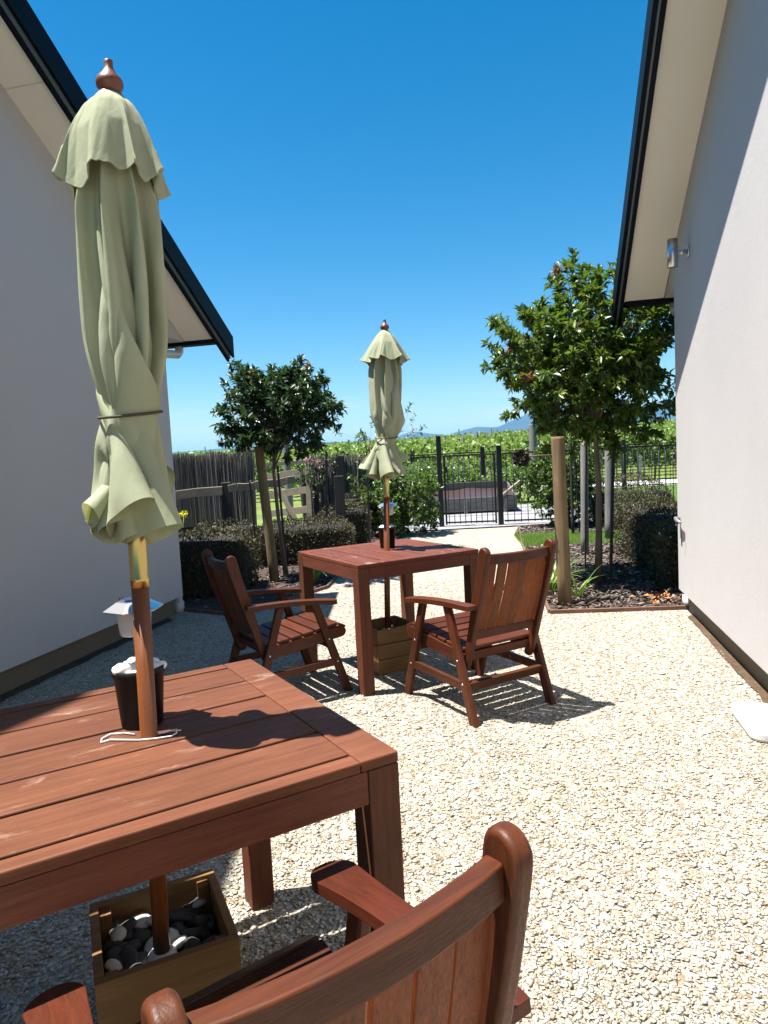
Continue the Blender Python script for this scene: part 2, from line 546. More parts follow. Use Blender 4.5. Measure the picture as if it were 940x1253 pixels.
sund = Vector((0.342, 0.043, -1)).normalized()     # the way the light travels
sl = bpy.data.lights.new('sun', 'SUN')
sl.energy = 5.0
sl.angle = math.radians(0.53)
sl.color = (1.0, 0.955, 0.89)
so = bpy.data.objects.new('sun', sl)
COL.objects.link(so)
so.rotation_euler = sund.to_track_quat('-Z', 'Y').to_euler()
so.location = (-3, 0, 9)
w = bpy.data.worlds.new('World')
SC.world = w
w.use_nodes = True
nt = w.node_tree
bg = nt.nodes['Background']
sky = nt.nodes.new('ShaderNodeTexSky')
sky.sky_type = 'NISHITA'
sky.sun_disc = False
tos = -sund
sky.sun_elevation = math.asin(tos.z)
sky.sun_rotation = math.atan2(tos.x, tos.y)
sky.air_density = 1.0
sky.dust_density = 0.3
sky.ozone_density = 3.0
hs = nt.nodes.new('ShaderNodeHueSaturation')
hs.inputs['Saturation'].default_value = 1.46
hs.inputs['Value'].default_value = 1.06
hs.inputs['Hue'].default_value = 0.49
nt.links.new(sky.outputs[0], hs.inputs['Color'])
tcw = nt.nodes.new('ShaderNodeTexCoord')
sep = nt.nodes.new('ShaderNodeSeparateXYZ')
nt.links.new(tcw.outputs['Generated'], sep.inputs[0])
mpw = nt.nodes.new('ShaderNodeMapping')
mpw.inputs['Scale'].default_value = (5, 5, 42)
nt.links.new(tcw.outputs['Generated'], mpw.inputs['Vector'])
cl = maprange(nt, noise(nt, mpw.outputs[0], 1.5, 6, 0.6, 0.4), 0.44, 0.66, 0, 1)
band = ramp(nt, sep.outputs['Z'], [(0.0, (0, 0, 0)), (0.012, (0.5, 0.5, 0.5)), (0.05, (0.45, 0.45, 0.45)), (0.10, (0, 0, 0))])
mu = nt.nodes.new('ShaderNodeMath')
mu.operation = 'MULTIPLY'
nt.links.new(cl, mu.inputs[0])
nt.links.new(band, mu.inputs[1])
nt.links.new(mixc(nt, mu.outputs[0], hs.outputs[0], (6.6, 6.9, 7.2)), bg.inputs['Color'])
bg.inputs['Strength'].default_value = 0.050
SC.view_settings.view_transform = 'Standard'
SC.view_settings.look = 'None'
SC.view_settings.exposure = 1.6
SC.view_settings.gamma = 1.0
SC.cycles.use_denoising = True
SC.cycles.max_bounces = 8
SC.cycles.diffuse_bounces = 3
SC.cycles.volume_bounces = 0
SC.cycles.transparent_max_bounces = 8
# ------------------------------------------------------------------ house frame: n across the gap, s along it
YW = 0.214
WD = Vector((math.sin(YW), math.cos(YW), 0))
WN = Vector((math.cos(YW), -math.sin(YW), 0))


def H(n, s, z):
    return WN * n + WD * s + Vector((0, 0, z))


ZV = Vector((0, 0, 1))


# ------------------------------------------------------------------ ground
def sheet(name, poly, z, mat, kind='structure', sub=0):
    me = bpy.data.meshes.new(name)
    me.from_pydata([(x, y, z) for x, y in poly], [], [tuple(range(len(poly)))])
    me.update()
    o = link(name, me, mat)
    return tag(o, kind=kind)


def terrain():
    xs = np.concatenate([np.linspace(-9000, -80, 14), np.linspace(-75, 110, 60), np.linspace(130, 9000, 14)])
    ys = np.concatenate([np.linspace(-200, 20, 12), np.linspace(22, 90, 40), np.linspace(100, 400, 12), np.linspace(600, 12000, 14)])
    V = []
    for y in ys:
        for x in xs:
            V.append((x, y, hillz(x, y)))
    nx = len(xs)
    F = [(j * nx + i, j * nx + i + 1, (j + 1) * nx + i + 1, (j + 1) * nx + i) for j in range(len(ys) - 1) for i in range(nx - 1)]
    me = mesh_np('ground', V, F)
    me.polygons.foreach_set('use_smooth', [True] * len(me.polygons))
    return tag(link('ground', me, M['hillground']), kind='structure')


def hillz(x, y):
    t = min(max((y - 24) / 54.0, 0), 1)
    t = t * t * (3 - 2 * t)
    crest = 1.35 + 0.021 * min(max(x, -60), 90)
    return -0.012 + t * crest - (0 if y < 90 else min((y - 90) * 0.01, 2.0))


terrain()
sheet('path_gravel', [(-3.35, -6), (3.2, -6), (2.85, 5.41), (1.29, 5.52), (1.40, 6.3), (1.88, 9.56), (2.30, 11.95), (0.25, 11.95), (-0.18, 10.3), (-0.47, 8.7), (-0.63, 7.1), (-1.30, 5.98), (-2.2, 6.5)], 0.004, M['gravel'])
sheet('mulch_bed', [(1.29, 5.52), (4.2, 5.38), (6.0, 5.38), (6.0, 9.25), (1.86, 9.35), (1.40, 6.3)], 0.008, M['mulch'], 'structure')
sheet('mulch_strip', [(1.98, 10.7), (6.0, 10.5), (6.0, 12.1), (2.30, 11.95)], 0.008, M['mulch'], 'structure')
sheet('garden_bed', [(-2.2, 6.52), (-1.30, 6.0), (-0.63, 7.1), (-0.47, 8.7), (-0.18, 10.3), (0.25, 11.95), (-6.5, 12.6), (-6.5, 6.6)], 0.008, M['mulch'], 'structure')
sheet('lawn', [(1.86, 9.35), (6.0, 9.25), (6.0, 10.5), (1.98, 10.7)], 0.012, M['lawn'])
sheet('back_lawn', [(6.0, 9.0), (13, 9.0), (14, 21.5), (4.9, 21.5), (4.9, 13.0), (6.0, 12.1)], 0.006, M['lawn'])
sheet('gravel_strip', [(4.9, 21.5), (14, 21.5), (14.5, 25), (4.9, 25)], 0.006, M['greygravel'])
sheet('driveway', [(-1.5, 11.99), (4.9, 12.2), (4.9, 16.6), (-1.5, 16.6)], 0.010, M['concrete'])


rs = random.Random(3)
edge = [H(1.086 + rs.uniform(-0.012, 0.012), s * 0.12, 0) for s in range(-8, 47)]
sheet('soil_edge', [(p.x, p.y) for p in edge] + [(p.x, p.y) for p in (H(1.16, 5.6, 0), H(1.16, -0.96, 0))], 0.0125, M['edgesoil'])
edge = [H(-3.085 + rs.uniform(-0.014, 0.018), s * 0.12, 0) for s in range(0, 46)]
sheet('soil_edge', [(p.x, p.y) for p in reversed(edge)] + [(p.x, p.y) for p in (H(-3.19, 0, 0), H(-3.19, 5.5, 0))], 0.0125, M['edgesoil'])


def inpoly(px, py, poly):
    c = np.zeros(len(px), bool)
    n = len(poly)
    for i in range(n):
        x0, y0 = poly[i]
        x1, y1 = poly[(i + 1) % n]
        if y0 == y1:
            continue
        k = ((y0 > py) != (y1 > py)) & (px < (x1 - x0) * (py - y0) / (y1 - y0) + x0)
        c ^= k
    return c


def rotmats(n, tilt, rng=RNG):
    a = rng.uniform(0, 2 * np.pi, n)
    t = rng.normal(0, tilt, n)
    p = rng.normal(0, tilt, n)
    ca, sa, ct, st, cp, sp = np.cos(a), np.sin(a), np.cos(t), np.sin(t), np.cos(p), np.sin(p)
    Rz = np.zeros((n, 3, 3)); Rz[:, 0, 0] = ca; Rz[:, 0, 1] = -sa; Rz[:, 1, 0] = sa; Rz[:, 1, 1] = ca; Rz[:, 2, 2] = 1
    Rx = np.zeros((n, 3, 3)); Rx[:, 0, 0] = 1; Rx[:, 1, 1] = ct; Rx[:, 1, 2] = -st; Rx[:, 2, 1] = st; Rx[:, 2, 2] = ct
    Ry = np.zeros((n, 3, 3)); Ry[:, 1, 1] = 1; Ry[:, 0, 0] = cp; Ry[:, 0, 2] = sp; Ry[:, 2, 0] = -sp; Ry[:, 2, 2] = cp
    return Rz @ Rx @ Ry


OCT = np.array([(1, 0, 0), (0, 1, 0), (-1, 0, 0), (0, -1, 0), (0.1, 0, 1), (0, 0.1, -1)], float)
OCTF = np.array([(0, 1, 4), (1, 2, 4), (2, 3, 4), (3, 0, 4), (1, 0, 5), (2, 1, 5), (3, 2, 5), (0, 3, 5)])


def scatter_chips(name, pts, size, aspect, flat, tilt, mat):
    n = len(pts)
    s = size * np.exp(RNG.normal(0, 0.38, n))
    base = OCT[None] + RNG.normal(0, 0.23, (n, 6, 3))
    base = base * np.stack([s * aspect, s, s * flat], 1)[:, None, :]
    V = np.einsum('nij,nkj->nki', rotmats(n, tilt), base) + pts[:, None, :]
    F = OCTF[None] + (np.arange(n) * 6)[:, None, None]
    return link(name, mesh_np(name, V.reshape(-1, 3), F.reshape(-1, 3)), mat)


def gravel_points(n):
    y = 1.15 + (7.2 - 1.15) * RNG.random(n) ** 1.75
    x = RNG.uniform(-1, 1, n) * (0.62 * y + 0.35) + 0.02 * y
    ok = (x * WN.x + y * WN.y > -3.16) & (x * WN.x + y * WN.y < 1.13)
    ok &= inpoly(x, y, [(-3.5, 0), (3.2, 0), (2.85, 5.39), (1.29, 5.5), (1.5, 7.3), (-0.6, 7.3), (-0.63, 7.1), (-1.30, 6.0), (-2.2, 6.5)])
    x, y = x[ok], y[ok]
    return np.stack([x, y, np.abs(RNG.normal(0.004, 0.0025, len(x)))], 1)


tag(scatter_chips('gravel_chips', gravel_points(270000), 0.0045, 1.4, 0.30, 0.16, M['chips']), kind='stuff',
    label='loose pale shell and stone chips covering the courtyard', cat='gravel')


def mulch_points(n, poly, box):
    x = RNG.uniform(box[0], box[1], n)
    y = RNG.uniform(box[2], box[3], n)
    ok = inpoly(x, y, poly)
    return np.stack([x[ok], y[ok], np.abs(RNG.normal(0.014, 0.010, ok.sum()))], 1)


tag(scatter_chips('bark_chips', np.concatenate([
    mulch_points(15000, [(1.30, 5.55), (4.2, 5.42), (4.2, 9.25), (1.86, 9.35), (1.41, 6.3)], (1.2, 4.2, 5.4, 9.4)),
    mulch_points(2600, [(1.98, 10.72), (5, 10.55), (5, 12), (2.32, 11.95)], (1.9, 5, 10.5, 12)),
    mulch_points(5000, [(-2.2, 6.55), (-1.30, 6.03), (-0.66, 7.1), (-0.5, 8.7), (-0.2, 10.3), (0.2, 11.95), (-3, 11.5)], (-3, 0.3, 6, 12))]),
    0.013, 2.6, 0.4, 0.35, M['mulch_chip']), kind='stuff', label='brown bark chips spread over the garden beds', cat='mulch')


def blades(name, pts, h, wd, lean, mat):
    n = len(pts)
    a = RNG.uniform(0, 2 * np.pi, n)
    hh = h * RNG.uniform(0.6, 1.3, n)
    d = np.stack([np.cos(a), np.sin(a), np.zeros(n)], 1)
    sd = np.stack([-np.sin(a), np.cos(a), np.zeros(n)], 1) * (wd / 2)
    tip = pts + d * (hh * lean)[:, None]
    tip[:, 2] += hh
    V = np.stack([pts - sd, pts + sd, tip], 1).reshape(-1, 3)
    F = np.arange(3 * n).reshape(-1, 3)
    return link(name, mesh_np(name, V, F), mat)


def grass_pts(n, poly, box, z):
    x = RNG.uniform(box[0], box[1], n)
    y = RNG.uniform(box[2], box[3], n)
    ok = inpoly(x, y, poly)
    return np.stack([x[ok], y[ok], np.full(ok.sum(), z)], 1)


tag(blades('lawn_grass', np.concatenate([
    grass_pts(34000, [(1.87, 9.33), (5, 9.25), (5, 10.5), (2.0, 10.7)], (1.8, 5, 9.2, 10.8), 0.012),
    grass_pts(22000, [(6, 11), (9.5, 11), (9.5, 21.5), (5.2, 21.5), (5.2, 13.0)], (5, 9.5, 11, 21.6), 0.006)]), 0.045, 0.007, 0.5, M['grass']),
    kind='stuff', label='short mown green grass of the lawn strips', cat='grass')


# ------------------------------------------------------------------ the two houses
def house(name, label, nw, sg, s_end, s_tip, z_tip, tan, oh):
    """gable wall at n=nw facing +sg, soffit line falls towards s_tip"""
    root = thing(name, label, 'house', H(nw - sg * 3.5, 1.0, 0))

    def zs(s):
        return z_tip + tan * (s_tip - s)
    ridge = 1.0
    zr = zs(ridge)
    sb = 2 * ridge - s_end
    sbt = 2 * ridge - s_tip

    def pr(poly, n0, n1):
        mb = MB()
        mb.prism(poly, (0, 0, 0), WD, ZV, WN, n0, n1)
        return mb
    deep = nw - sg * 7.0
    zb = 0.165
    pr([(s_end, zb), (s_end, zs(s_end) + 0.05), (ridge, zr + 0.05), (sb, zs(s_end) + 0.05), (sb, zb)], nw, deep).build('wall', M['wall'], root, 0.004, True)
    pr([(s_end - 0.07, -0.05), (s_end - 0.07, zb + 0.02), (sb + 0.07, zb + 0.02), (sb + 0.07, -0.05)], nw - sg * 0.06, deep + sg * 0.06).build('plinth', M['plinth'], root, 0, True)
    # boxed eave with its flat underside, flush with the gable
    mb = pr([(s_end + 0.002, z_tip + 0.0), (s_end + 0.002, zs(s_end) + 0.04), (s_tip - 0.01, zs(s_tip) + 0.04), (s_tip - 0.01, z_tip + 0.0)], nw - sg * 0.003, deep)
    mb.build('eave_box', M['wall'], root, 0, True)
    n_o = nw + sg * oh
    mb = MB()
    mb.prism([(s_tip + 0.01, zs(s_tip)), (s_tip + 0.01, zs(s_tip) + 0.03), (ridge, zr + 0.03), (ridge, zr)], (0, 0, 0), WD, ZV, WN, nw + sg * 0.002, n_o)
    mb.prism([(ridge - 0.001, zr), (ridge - 0.001, zr + 0.03), (sbt - 0.01, zs(s_tip) + 0.03), (sbt - 0.01, zs(s_tip))], (0, 0, 0), WD, ZV, WN, nw + sg * 0.002, n_o)
    sof = mb.build('soffit', M['soffit'], root, 0, True)
    for k in range(5 if sg > 0 else 0):   # cover strips over the soffit joints
        s = s_tip - 0.9 - k * 1.2
        if s < ridge:
            break
        a = H(nw + sg * 0.01, s, zs(s) - 0.002)
        b = H(n_o - sg * 0.01, s, zs(s) - 0.002)
        sj = MB()
        sj.beam(a, b, 0.012, 0.004, WD - ZV * tan)
        sj.build('joint_strip', M['soffit'], sof, 0, True)
    # barge boards: inner strip, face board and capping
    e = s_tip + 0.24

    def slope(lo, hi, n0, n1, ext=0.0):
        mb = MB()
        mb.prism([(e + ext, zs(e + ext) + lo), (e + ext, zs(e + ext) + hi), (ridge, zr + hi), (ridge, zr + lo)], (0, 0, 0), WD, ZV, WN, n0, n1)
        mb.prism([(ridge - 0.001, zr + lo), (ridge - 0.001, zr + hi), (2 * ridge - e - ext, zs(e + ext) + hi), (2 * ridge - e - ext, zs(e + ext) + lo)], (0, 0, 0), WD, ZV, WN, n0, n1)
        return mb
    slope(-0.035, 0.20, n_o + sg * 0.001, n_o + sg * 0.026).build('barge_board', M['fascia'], root, 0.002, True)
    slope(-0.012, 0.18, n_o + sg * 0.027, n_o + sg * 0.040).build('barge_strip', M['fascia2'], root, 0.002, True)
    slope(0.02, 0.215, n_o + sg * 0.041, n_o + sg * 0.066, 0.03).build('barge_flashing', M['fascia'], root, 0.002, True)
    slope(0.185, 0.21, n_o + sg * 0.026, deep, -0.04).build('roof', M['roof'], root, 0, True)
    # gutter along the eave
    g = MB()
    g.prism([(s_tip + 0.0, z_tip - 0.03), (s_tip + 0.0, z_tip + 0.09), (s_tip + 0.12, z_tip + 0.09), (s_tip + 0.12, z_tip - 0.03)], (0, 0, 0), WD, ZV, WN, n_o - sg * 0.01, deep)
    g.build('gutter', M['fascia'], root, 0.006, True)
    pn = nw - sg * 0.09
    p = MB()
    p.tube([H(pn, s_tip + 0.06, z_tip - 0.03), H(pn, s_tip + 0.06, z_tip - 0.075), H(pn, s_tip + 0.02, z_tip - 0.105), H(pn, s_end + 0.14, z_tip - 0.13), H(pn, s_end + 0.075, z_tip - 0.17), H(pn, s_end + 0.07, z_tip - 0.26), H(pn, s_end + 0.07, 0.10), H(pn, s_end + 0.07, 0.0)], 0.038, 16)
    p.tube([H(pn, s_end + 0.07, 0.0), H(pn, s_end + 0.07, 0.10)], 0.05, 16)
    p.build('downpipe', M['pvc'], root, 0, True)
    return root


house('plastered_house', 'white plastered house on the left, its gable wall in shade', -3.12, 1, 5.68, 6.05, 2.47, 0.583, 0.30)
house('plastered_house', 'white plastered house on the right, its gable wall in bright sun', 1.087, -1, 5.81, 6.22, 2.50, 0.577, 0.315)

# wall lamp on the right house
wl = thing('wall_lamp', 'stainless steel up and down wall lamp high on the sunlit right gable wall', 'wall lamp', H(1.087, 5.27, 2.62))
mb = MB()
mb.tube([(0, 0, 0), WN * -0.012], 0.04, 24)
mb.build('mounting_plate', M['steel'], wl, 0.002)
mb = MB()
mb.tube([WN * -0.012, WN * -0.075], 0.018, 16)
mb.build('bracket', M['steel'], wl)
c = WN * -0.105
mb = MB()
mb.lathe([(0.026, -0.095), (0.034, -0.095), (0.034, -0.088), (0.0355, -0.088), (0.0355, 0.088), (0.034, 0.088), (0.034, 0.095), (0.026, 0.095)], c, 28)
mb.build('lamp_body', M['steel'], wl)
mb = MB()
mb.lathe([(0.001, -0.0945), (0.0255, -0.0945), (0.0255, -0.085), (0.001, -0.085)], c, 20)
mb.build('lens', M['clear'], wl)

# hook with a loose cord near the corner of the right house
hk = thing('wall_hook', 'small grey metal hook with a hanging cord near the right wall corner', 'hook', H(1.087, 5.72, 0.735))
mb = MB()
mb.tube([(0, 0, 0), WN * -0.006], 0.022, 14)
mb.build('base_plate', M['galv'], hk)
mb = MB()
mb.tube([WN * -0.004, WN * -0.035 + WD * -0.02 + ZV * 0.004, WN * -0.04 - WD * 0.10 + ZV * -0.006, WN * -0.035 - WD * 0.20 + ZV * -0.012], [0.010, 0.014, 0.016, 0.009], 12)
mb.build('arm', M['galv'], hk)
mb = MB()
mb.tube([WN * -0.03 - WD * 0.02, WN * -0.038 - WD * 0.05 - ZV * 0.05, WN * -0.03 - WD * 0.09 - ZV * 0.03], 0.004, 8)
mb.build('latch', M['galv'], hk)
mb = MB()
mb.tube([WN * -0.036 - WD * 0.195 - ZV * 0.015, WN * -0.03 - WD * 0.197 - ZV * 0.09, WN * -0.026 - WD * 0.192 - ZV * 0.19], 0.004, 8)
mb.build('cord', M['cord'], hk)

# white slab at the foot of the right wall
def rrect(hx, hy, r, n=8):
    P = []
    for cx, cy, a0 in ((hx - r, hy - r, 0), (-hx + r, hy - r, 90), (-hx + r, -hy + r, 180), (hx - r, -hy + r, 270)):
        for k in range(n + 1):
            a = math.radians(a0 + 90 * k / n)
            P.append((cx + r * math.cos(a), cy + r * math.sin(a)))
    return P


mb = MB()
mb.prism(rrect(0.095, 0.20, 0.06), (0, 0, 0), (1, 0, 0), (0, 1, 0), ZV, 0.0, 0.045)
ws_ = mb.build('plastic_slab', M['pvc'], None, 0.012, seg=3)
ws_.location = H(0.985, 3.40, 0.006)
ws_.rotation_euler = (0, 0, -YW)
tag(ws_, 'flat rounded white plastic slab lying on the gravel against the right wall', 'slab')
# ------------------------------------------------------------------ tables
TL = 0.83


def make_table(name, label, loc, rz):
    t = thing(name, label, 'table', loc, rz, 'square slatted timber tables')
    h = TL / 2
    mb = MB()
    th, top = 0.022, 0.74
    eb = 0.085
    for sx in (-1, 1):
        mb.box((sx * (h - eb / 2), 0, top - th / 2), (eb, TL, th))
    w = (TL - 0.08 - 6 * 0.010) / 5
    y = -h
    for i, ww in enumerate([0.04] + [w] * 5 + [0.04]):
        mb.box((0, y + ww / 2, top - th / 2 - (0.0006 if i % 2 else 0)), (TL - 2 * eb - 0.003, ww, th))
        y += ww + 0.010
    mb.build('tabletop', M['table_x'], t, 0.003)
    lg = 0.07
    for sx in (-1, 1):
        for sy in (-1, 1):
            b = MB()
            b.box((sx * (h - lg / 2), sy * (h - lg / 2), (top - th) / 2 - 0.0005), (lg, lg, top - th - 0.001))
            b.build('leg', M['table_z'], t, 0.003)
    for sy in (-1, 1):
        b = MB()
        b.box((0, sy * (h - 0.016), top - th - 0.0345), (TL - 2 * lg - 0.002, 0.03, 0.067))
        b.build('apron', M['table_x'], t, 0.002)
    for sx in (-1, 1):
        b = MB()
        b.box((sx * (h - 0.016), 0, top - th - 0.0345), (0.03, TL - 2 * lg - 0.002, 0.067))
        b.build('apron', M['table_y'], t, 0.002)
    return t


near_c = Vector((-0.565, 1.495, 0))
far_c = Vector((-0.006, 4.345, 0))
ya = math.atan2(0.514, 0.858)
near_t = make_table('timber_table', 'square slatted reddish timber table nearest the camera, white scuffs on its top', near_c, ya)
far_t = dup(near_t, far_c, 0.522 + math.pi / 2, 'square slatted reddish timber table farther off, standing between two armchairs')

# ------------------------------------------------------------------ chairs


def smooth_poly(P, k):
    out = []
    n = len(P)
    for i in range(n):
        p0, p1, p2, p3 = [Vector(P[(i + j - 1) % n]) for j in range(4)]
        for s in range(k):
            t = s / k
            out.append(tuple(0.5 * (2 * p1 + (p2 - p0) * t + (2 * p0 - 5 * p1 + 4 * p2 - p3) * t * t + (3 * p1 - p0 - 3 * p2 + p3) * t ** 3)))
    return out


def smooth_prof(P):
    ys = [p[0] for p in P]
    f = np.concatenate([np.linspace(-0.315, 0.195, 18), np.linspace(0.20, 0.253, 14)])
    def sm(v):
        return v
    a = [np.interp(f, ys, [p[k] for p in P]) for k in (1, 2)]
    for q in a:
        q[2:14] = np.convolve(q, np.ones(3) / 3, 'same')[2:14]
    # round the nose: half ellipse from y=0.225 on
    for k, q in enumerate(a):
        r0_ = np.interp(0.20, ys, [p[1 + k] for p in P])
        for i, y in enumerate(f):
            if y > 0.20:
                q[i] = max(r0_ * math.sqrt(max(1 - ((y - 0.20) / 0.0535) ** 2, 0)), 0.004)
    return [(float(y), float(p), float(q)) for y, p, q in zip(f, a[0], a[1])]


def make_chair(label, loc, rz):
    t = thing('armchair', label, 'chair', loc, rz, 'slatted timber armchairs')
    X = (1, 0, 0)
    Y = (0, 1, 0)
    for sx in (-1, 1):
        for (y0, y1, zt) in ((0.300, 0.105, 0.552), (-0.300, -0.115, 0.562)):
            b = MB()
            dy = (y1 - y0)
            b.prism([(y0 - 0.027, 0.0), (y0 + 0.027, 0.0), (y1 + 0.024, zt), (y1 - 0.024, zt)], (sx * 0.25, 0, 0), Y, ZV, X, -0.015, 0.015)
            lg = b.build('leg', M['chair_z'], t, 0.006)
            for zz in (0.195, 0.335 if y0 > 0 else 0.305):
                f = zz / zt
                bb = MB()
                bb.lathe([(0.0055, 0.0), (0.0055, 0.002), (0.003, 0.0035)], (0, 0, 0), 10)
                Rm = Matrix(((0, 0, sx), (0, 1, 0), (-sx, 0, 0)))
                bb.v = [tuple(Rm @ Vector(v) + Vector((sx * 0.265, y0 + dy * f, zz))) for v in bb.v]
                bb.build('bolt', M['boltm'], lg)
        # armrest: paddle in plan, slightly bowed along its length
        prof = smooth_prof([(-0.315, 0.026, 0.022), (-0.30, 0.030, 0.027), (-0.2, 0.031, 0.028), (-0.1, 0.032, 0.028), (0.0, 0.033, 0.029), (0.08, 0.037, 0.032), (0.15, 0.044, 0.037), (0.21, 0.050, 0.042), (0.25, 0.049, 0.041), (0.275, 0.040, 0.032), (0.288, 0.022, 0.017), (0.291, 0.010, 0.008)])
        V, Fc = [], []
        for i, (y, wo, wi) in enumerate(prof):
            zt = 0.596 - 0.045 * ((y + 0.315) / 0.6) + 0.012 * math.sin(math.pi * (y + 0.315) / 0.6)
            th = 0.026 if 0 < i < len(prof) - 2 else 0.022
            ww = wo
            V += [(sx * 0.245 - sx * wi, y, zt - th), (sx * 0.245 + sx * wo, y, zt - th), (sx * 0.245 + sx * wo, y, zt), (sx * 0.245 - sx * wi, y, zt)]
        n = len(prof)
        for i in range(n - 1):
            for k in range(4):
                q = (i * 4 + k, i * 4 + (k + 1) % 4, (i + 1) * 4 + (k + 1) % 4, (i + 1) * 4 + k)
                Fc.append(q if sx < 0 else tuple(reversed(q)))
        c0, c1 = (3, 2, 1, 0), tuple((n - 1) * 4 + k for k in range(4))
        Fc += [c0, c1] if sx < 0 else [tuple(reversed(c0)), tuple(reversed(c1))]
        b = MB()
        b.add(V, Fc)
        b.build('armrest', M['chair_y'], t, 0.009, seg=3, auto=True)
        # side rail with the rolled nose
        up = [(-0.20, 0.345), (-0.1, 0.352), (0.0, 0.362), (0.1, 0.374), (0.2, 0.386), (0.265, 0.390), (0.295, 0.384), (0.313, 0.368), (0.315, 0.350), (0.305, 0.334), (0.28, 0.324), (0.22, 0.318), (0.1, 0.304), (0.0, 0.293), (-0.1, 0.283), (-0.20, 0.275)]
        b = MB()
        b.prism(smooth_poly(up, 2), (sx * 0.2195, 0, 0), Y, ZV, X, -0.014, 0.014)
        b.build('seat_rail', M['chair_y'], t, 0.005, auto=True)
        # back post, swept and eared
        fr = [(-0.165, 0.262), (-0.195, 0.33), (-0.232, 0.45), (-0.262, 0.57), (-0.295, 0.68), (-0.322, 0.77), (-0.335, 0.83), (-0.345, 0.862), (-0.362, 0.876), (-0.385, 0.875), (-0.402, 0.860), (-0.405, 0.835), (-0.388, 0.77), (-0.362, 0.68), (-0.325, 0.57), (-0.285, 0.45), (-0.245, 0.33), (-0.212, 0.255), (-0.185, 0.245)]
        b = MB()
        b.prism(smooth_poly(fr, 3), (sx * 0.207, 0, 0), Y, ZV, X, -0.0155, 0.0155)
        b.build('back_post', M['chair_z'], t, 0.011, seg=4, auto=True)
        b = MB()
        b.beam((sx * 0.25, 0.227, 0.192), (sx * 0.25, -0.227, 0.182), 0.022, 0.042, X)
        b.build('stretcher', M['chair_y'], t, 0.003)
    # seat slats
    b = MB()
    pts = [(-0.175, 0.350), (-0.095, 0.3545), (-0.015, 0.362), (0.065, 0.3715), (0.145, 0.381), (0.222, 0.389), (0.290, 0.381)]
    for i, (y, z) in enumerate(pts):
        sl = 0.1 if i < 6 else -0.45
        b.beam((-0.2315, y, z + 0.0105), (0.2315, y, z + 0.0105), 0.068 if i < 6 else 0.05, 0.016, (0, 1, sl))
    b.build('seat', M['chair_x'], t, 0.003)
    # backrest: slats between a bowed top rail and a straight bottom rail
    def backy(z):
        return -0.195 - 0.018 - (z - 0.33) * 0.30
    b = MB()
    nseg = 10
    V, Fc = [], []
    for i in range(nseg + 1):
        x = -0.1915 + 0.383 * i / nseg
        bow = -0.020 * (1 - (x / 0.1915) ** 2)
        dz = 0.004 * (x / 0.1915) ** 2
        yb = backy(0.825) + bow
        V += [(x, yb - 0.018, 0.788 + dz), (x, yb + 0.014, 0.788 + dz), (x, yb + 0.010, 0.838 + dz), (x, yb - 0.022, 0.838 + dz)]
    for i in range(nseg):
        for k in range(4):
            Fc.append(tuple(reversed((i * 4 + k, i * 4 + (k + 1) % 4, (i + 1) * 4 + (k + 1) % 4, (i + 1) * 4 + k))))
    Fc += [(0, 1, 2, 3), tuple(reversed([nseg * 4 + k for k in range(4)]))]
    b.add(V, Fc)
    bk = b.build('backrest', M['chair_x'], t, 0.005, auto=True)
    b = MB()
    b.box((0, backy(0.43), 0.430), (0.3825, 0.024, 0.042))
    b.build('bottom_rail', M['chair_x'], bk, 0.003)
    wsl = 0.0545
    for i in range(6):
        x = -0.1915 + 0.004 + (i + 0.5) * (0.375 / 6)
        bow = -0.020 * (1 - (x / 0.1915) ** 2)
        b = MB()
        P = []
        zs_ = [0.452, 0.53, 0.62, 0.71, 0.789]
        V, Fc = [], []
        for z in zs_:
            f = (z - 0.452) / 0.337
            yy = backy(z) + bow * f - 0.008 * math.sin(math.pi * f)
            V += [(x - wsl / 2, yy - 0.006, z), (x + wsl / 2, yy - 0.006, z), (x + wsl / 2, yy + 0.006, z), (x - wsl / 2, yy + 0.006, z)]
        for j in range(len(zs_) - 1):
            for k in range(4):
                Fc.append((j * 4 + k, j * 4 + (k + 1) % 4, (j + 1) * 4 + (k + 1) % 4, (j + 1) * 4 + k))
        Fc += [(3, 2, 1, 0), tuple((len(zs_) - 1) * 4 + k for k in range(4))]
        b.add(V, Fc)
        b.build('back_slat', M['slat_z'], bk, 0.002)
    # rear and front cross stretchers
    for (y, z, hh) in ((-0.243, 0.180, 0.045), (-0.198, 0.318, 0.045), (0.200, 0.292, 0.04)):
        b = MB()
        b.beam((-0.2345, y, z), (0.2345, y, z), 0.022, hh, (0, 1, 0.25 if y < 0 else -0.25))
        b.build('stretcher', M['chair_x'], t, 0.003)
    return t


ch2 = make_chair('slatted timber armchair in full sun, its back to the camera, right of the farther table', Vector((0.451, 3.672, 0.0)), 0.530)
ch1 = dup(ch2, (-0.209, 0.960, 0.0), (-0.045, -0.035, 0.59), 'slatted timber armchair in the foreground, cut off by the bottom of the view')
ch1.scale = (0.975, 0.95, 0.992)
ch1.location = (-0.193, 0.956, -0.004)
ch3 = dup(ch2, (-0.615, 3.955, 0.0), 0.56 - math.pi / 2, 'slatted timber armchair standing mostly in shade, left of the farther table')
ch3.scale = (0.92, 0.94, 0.97)

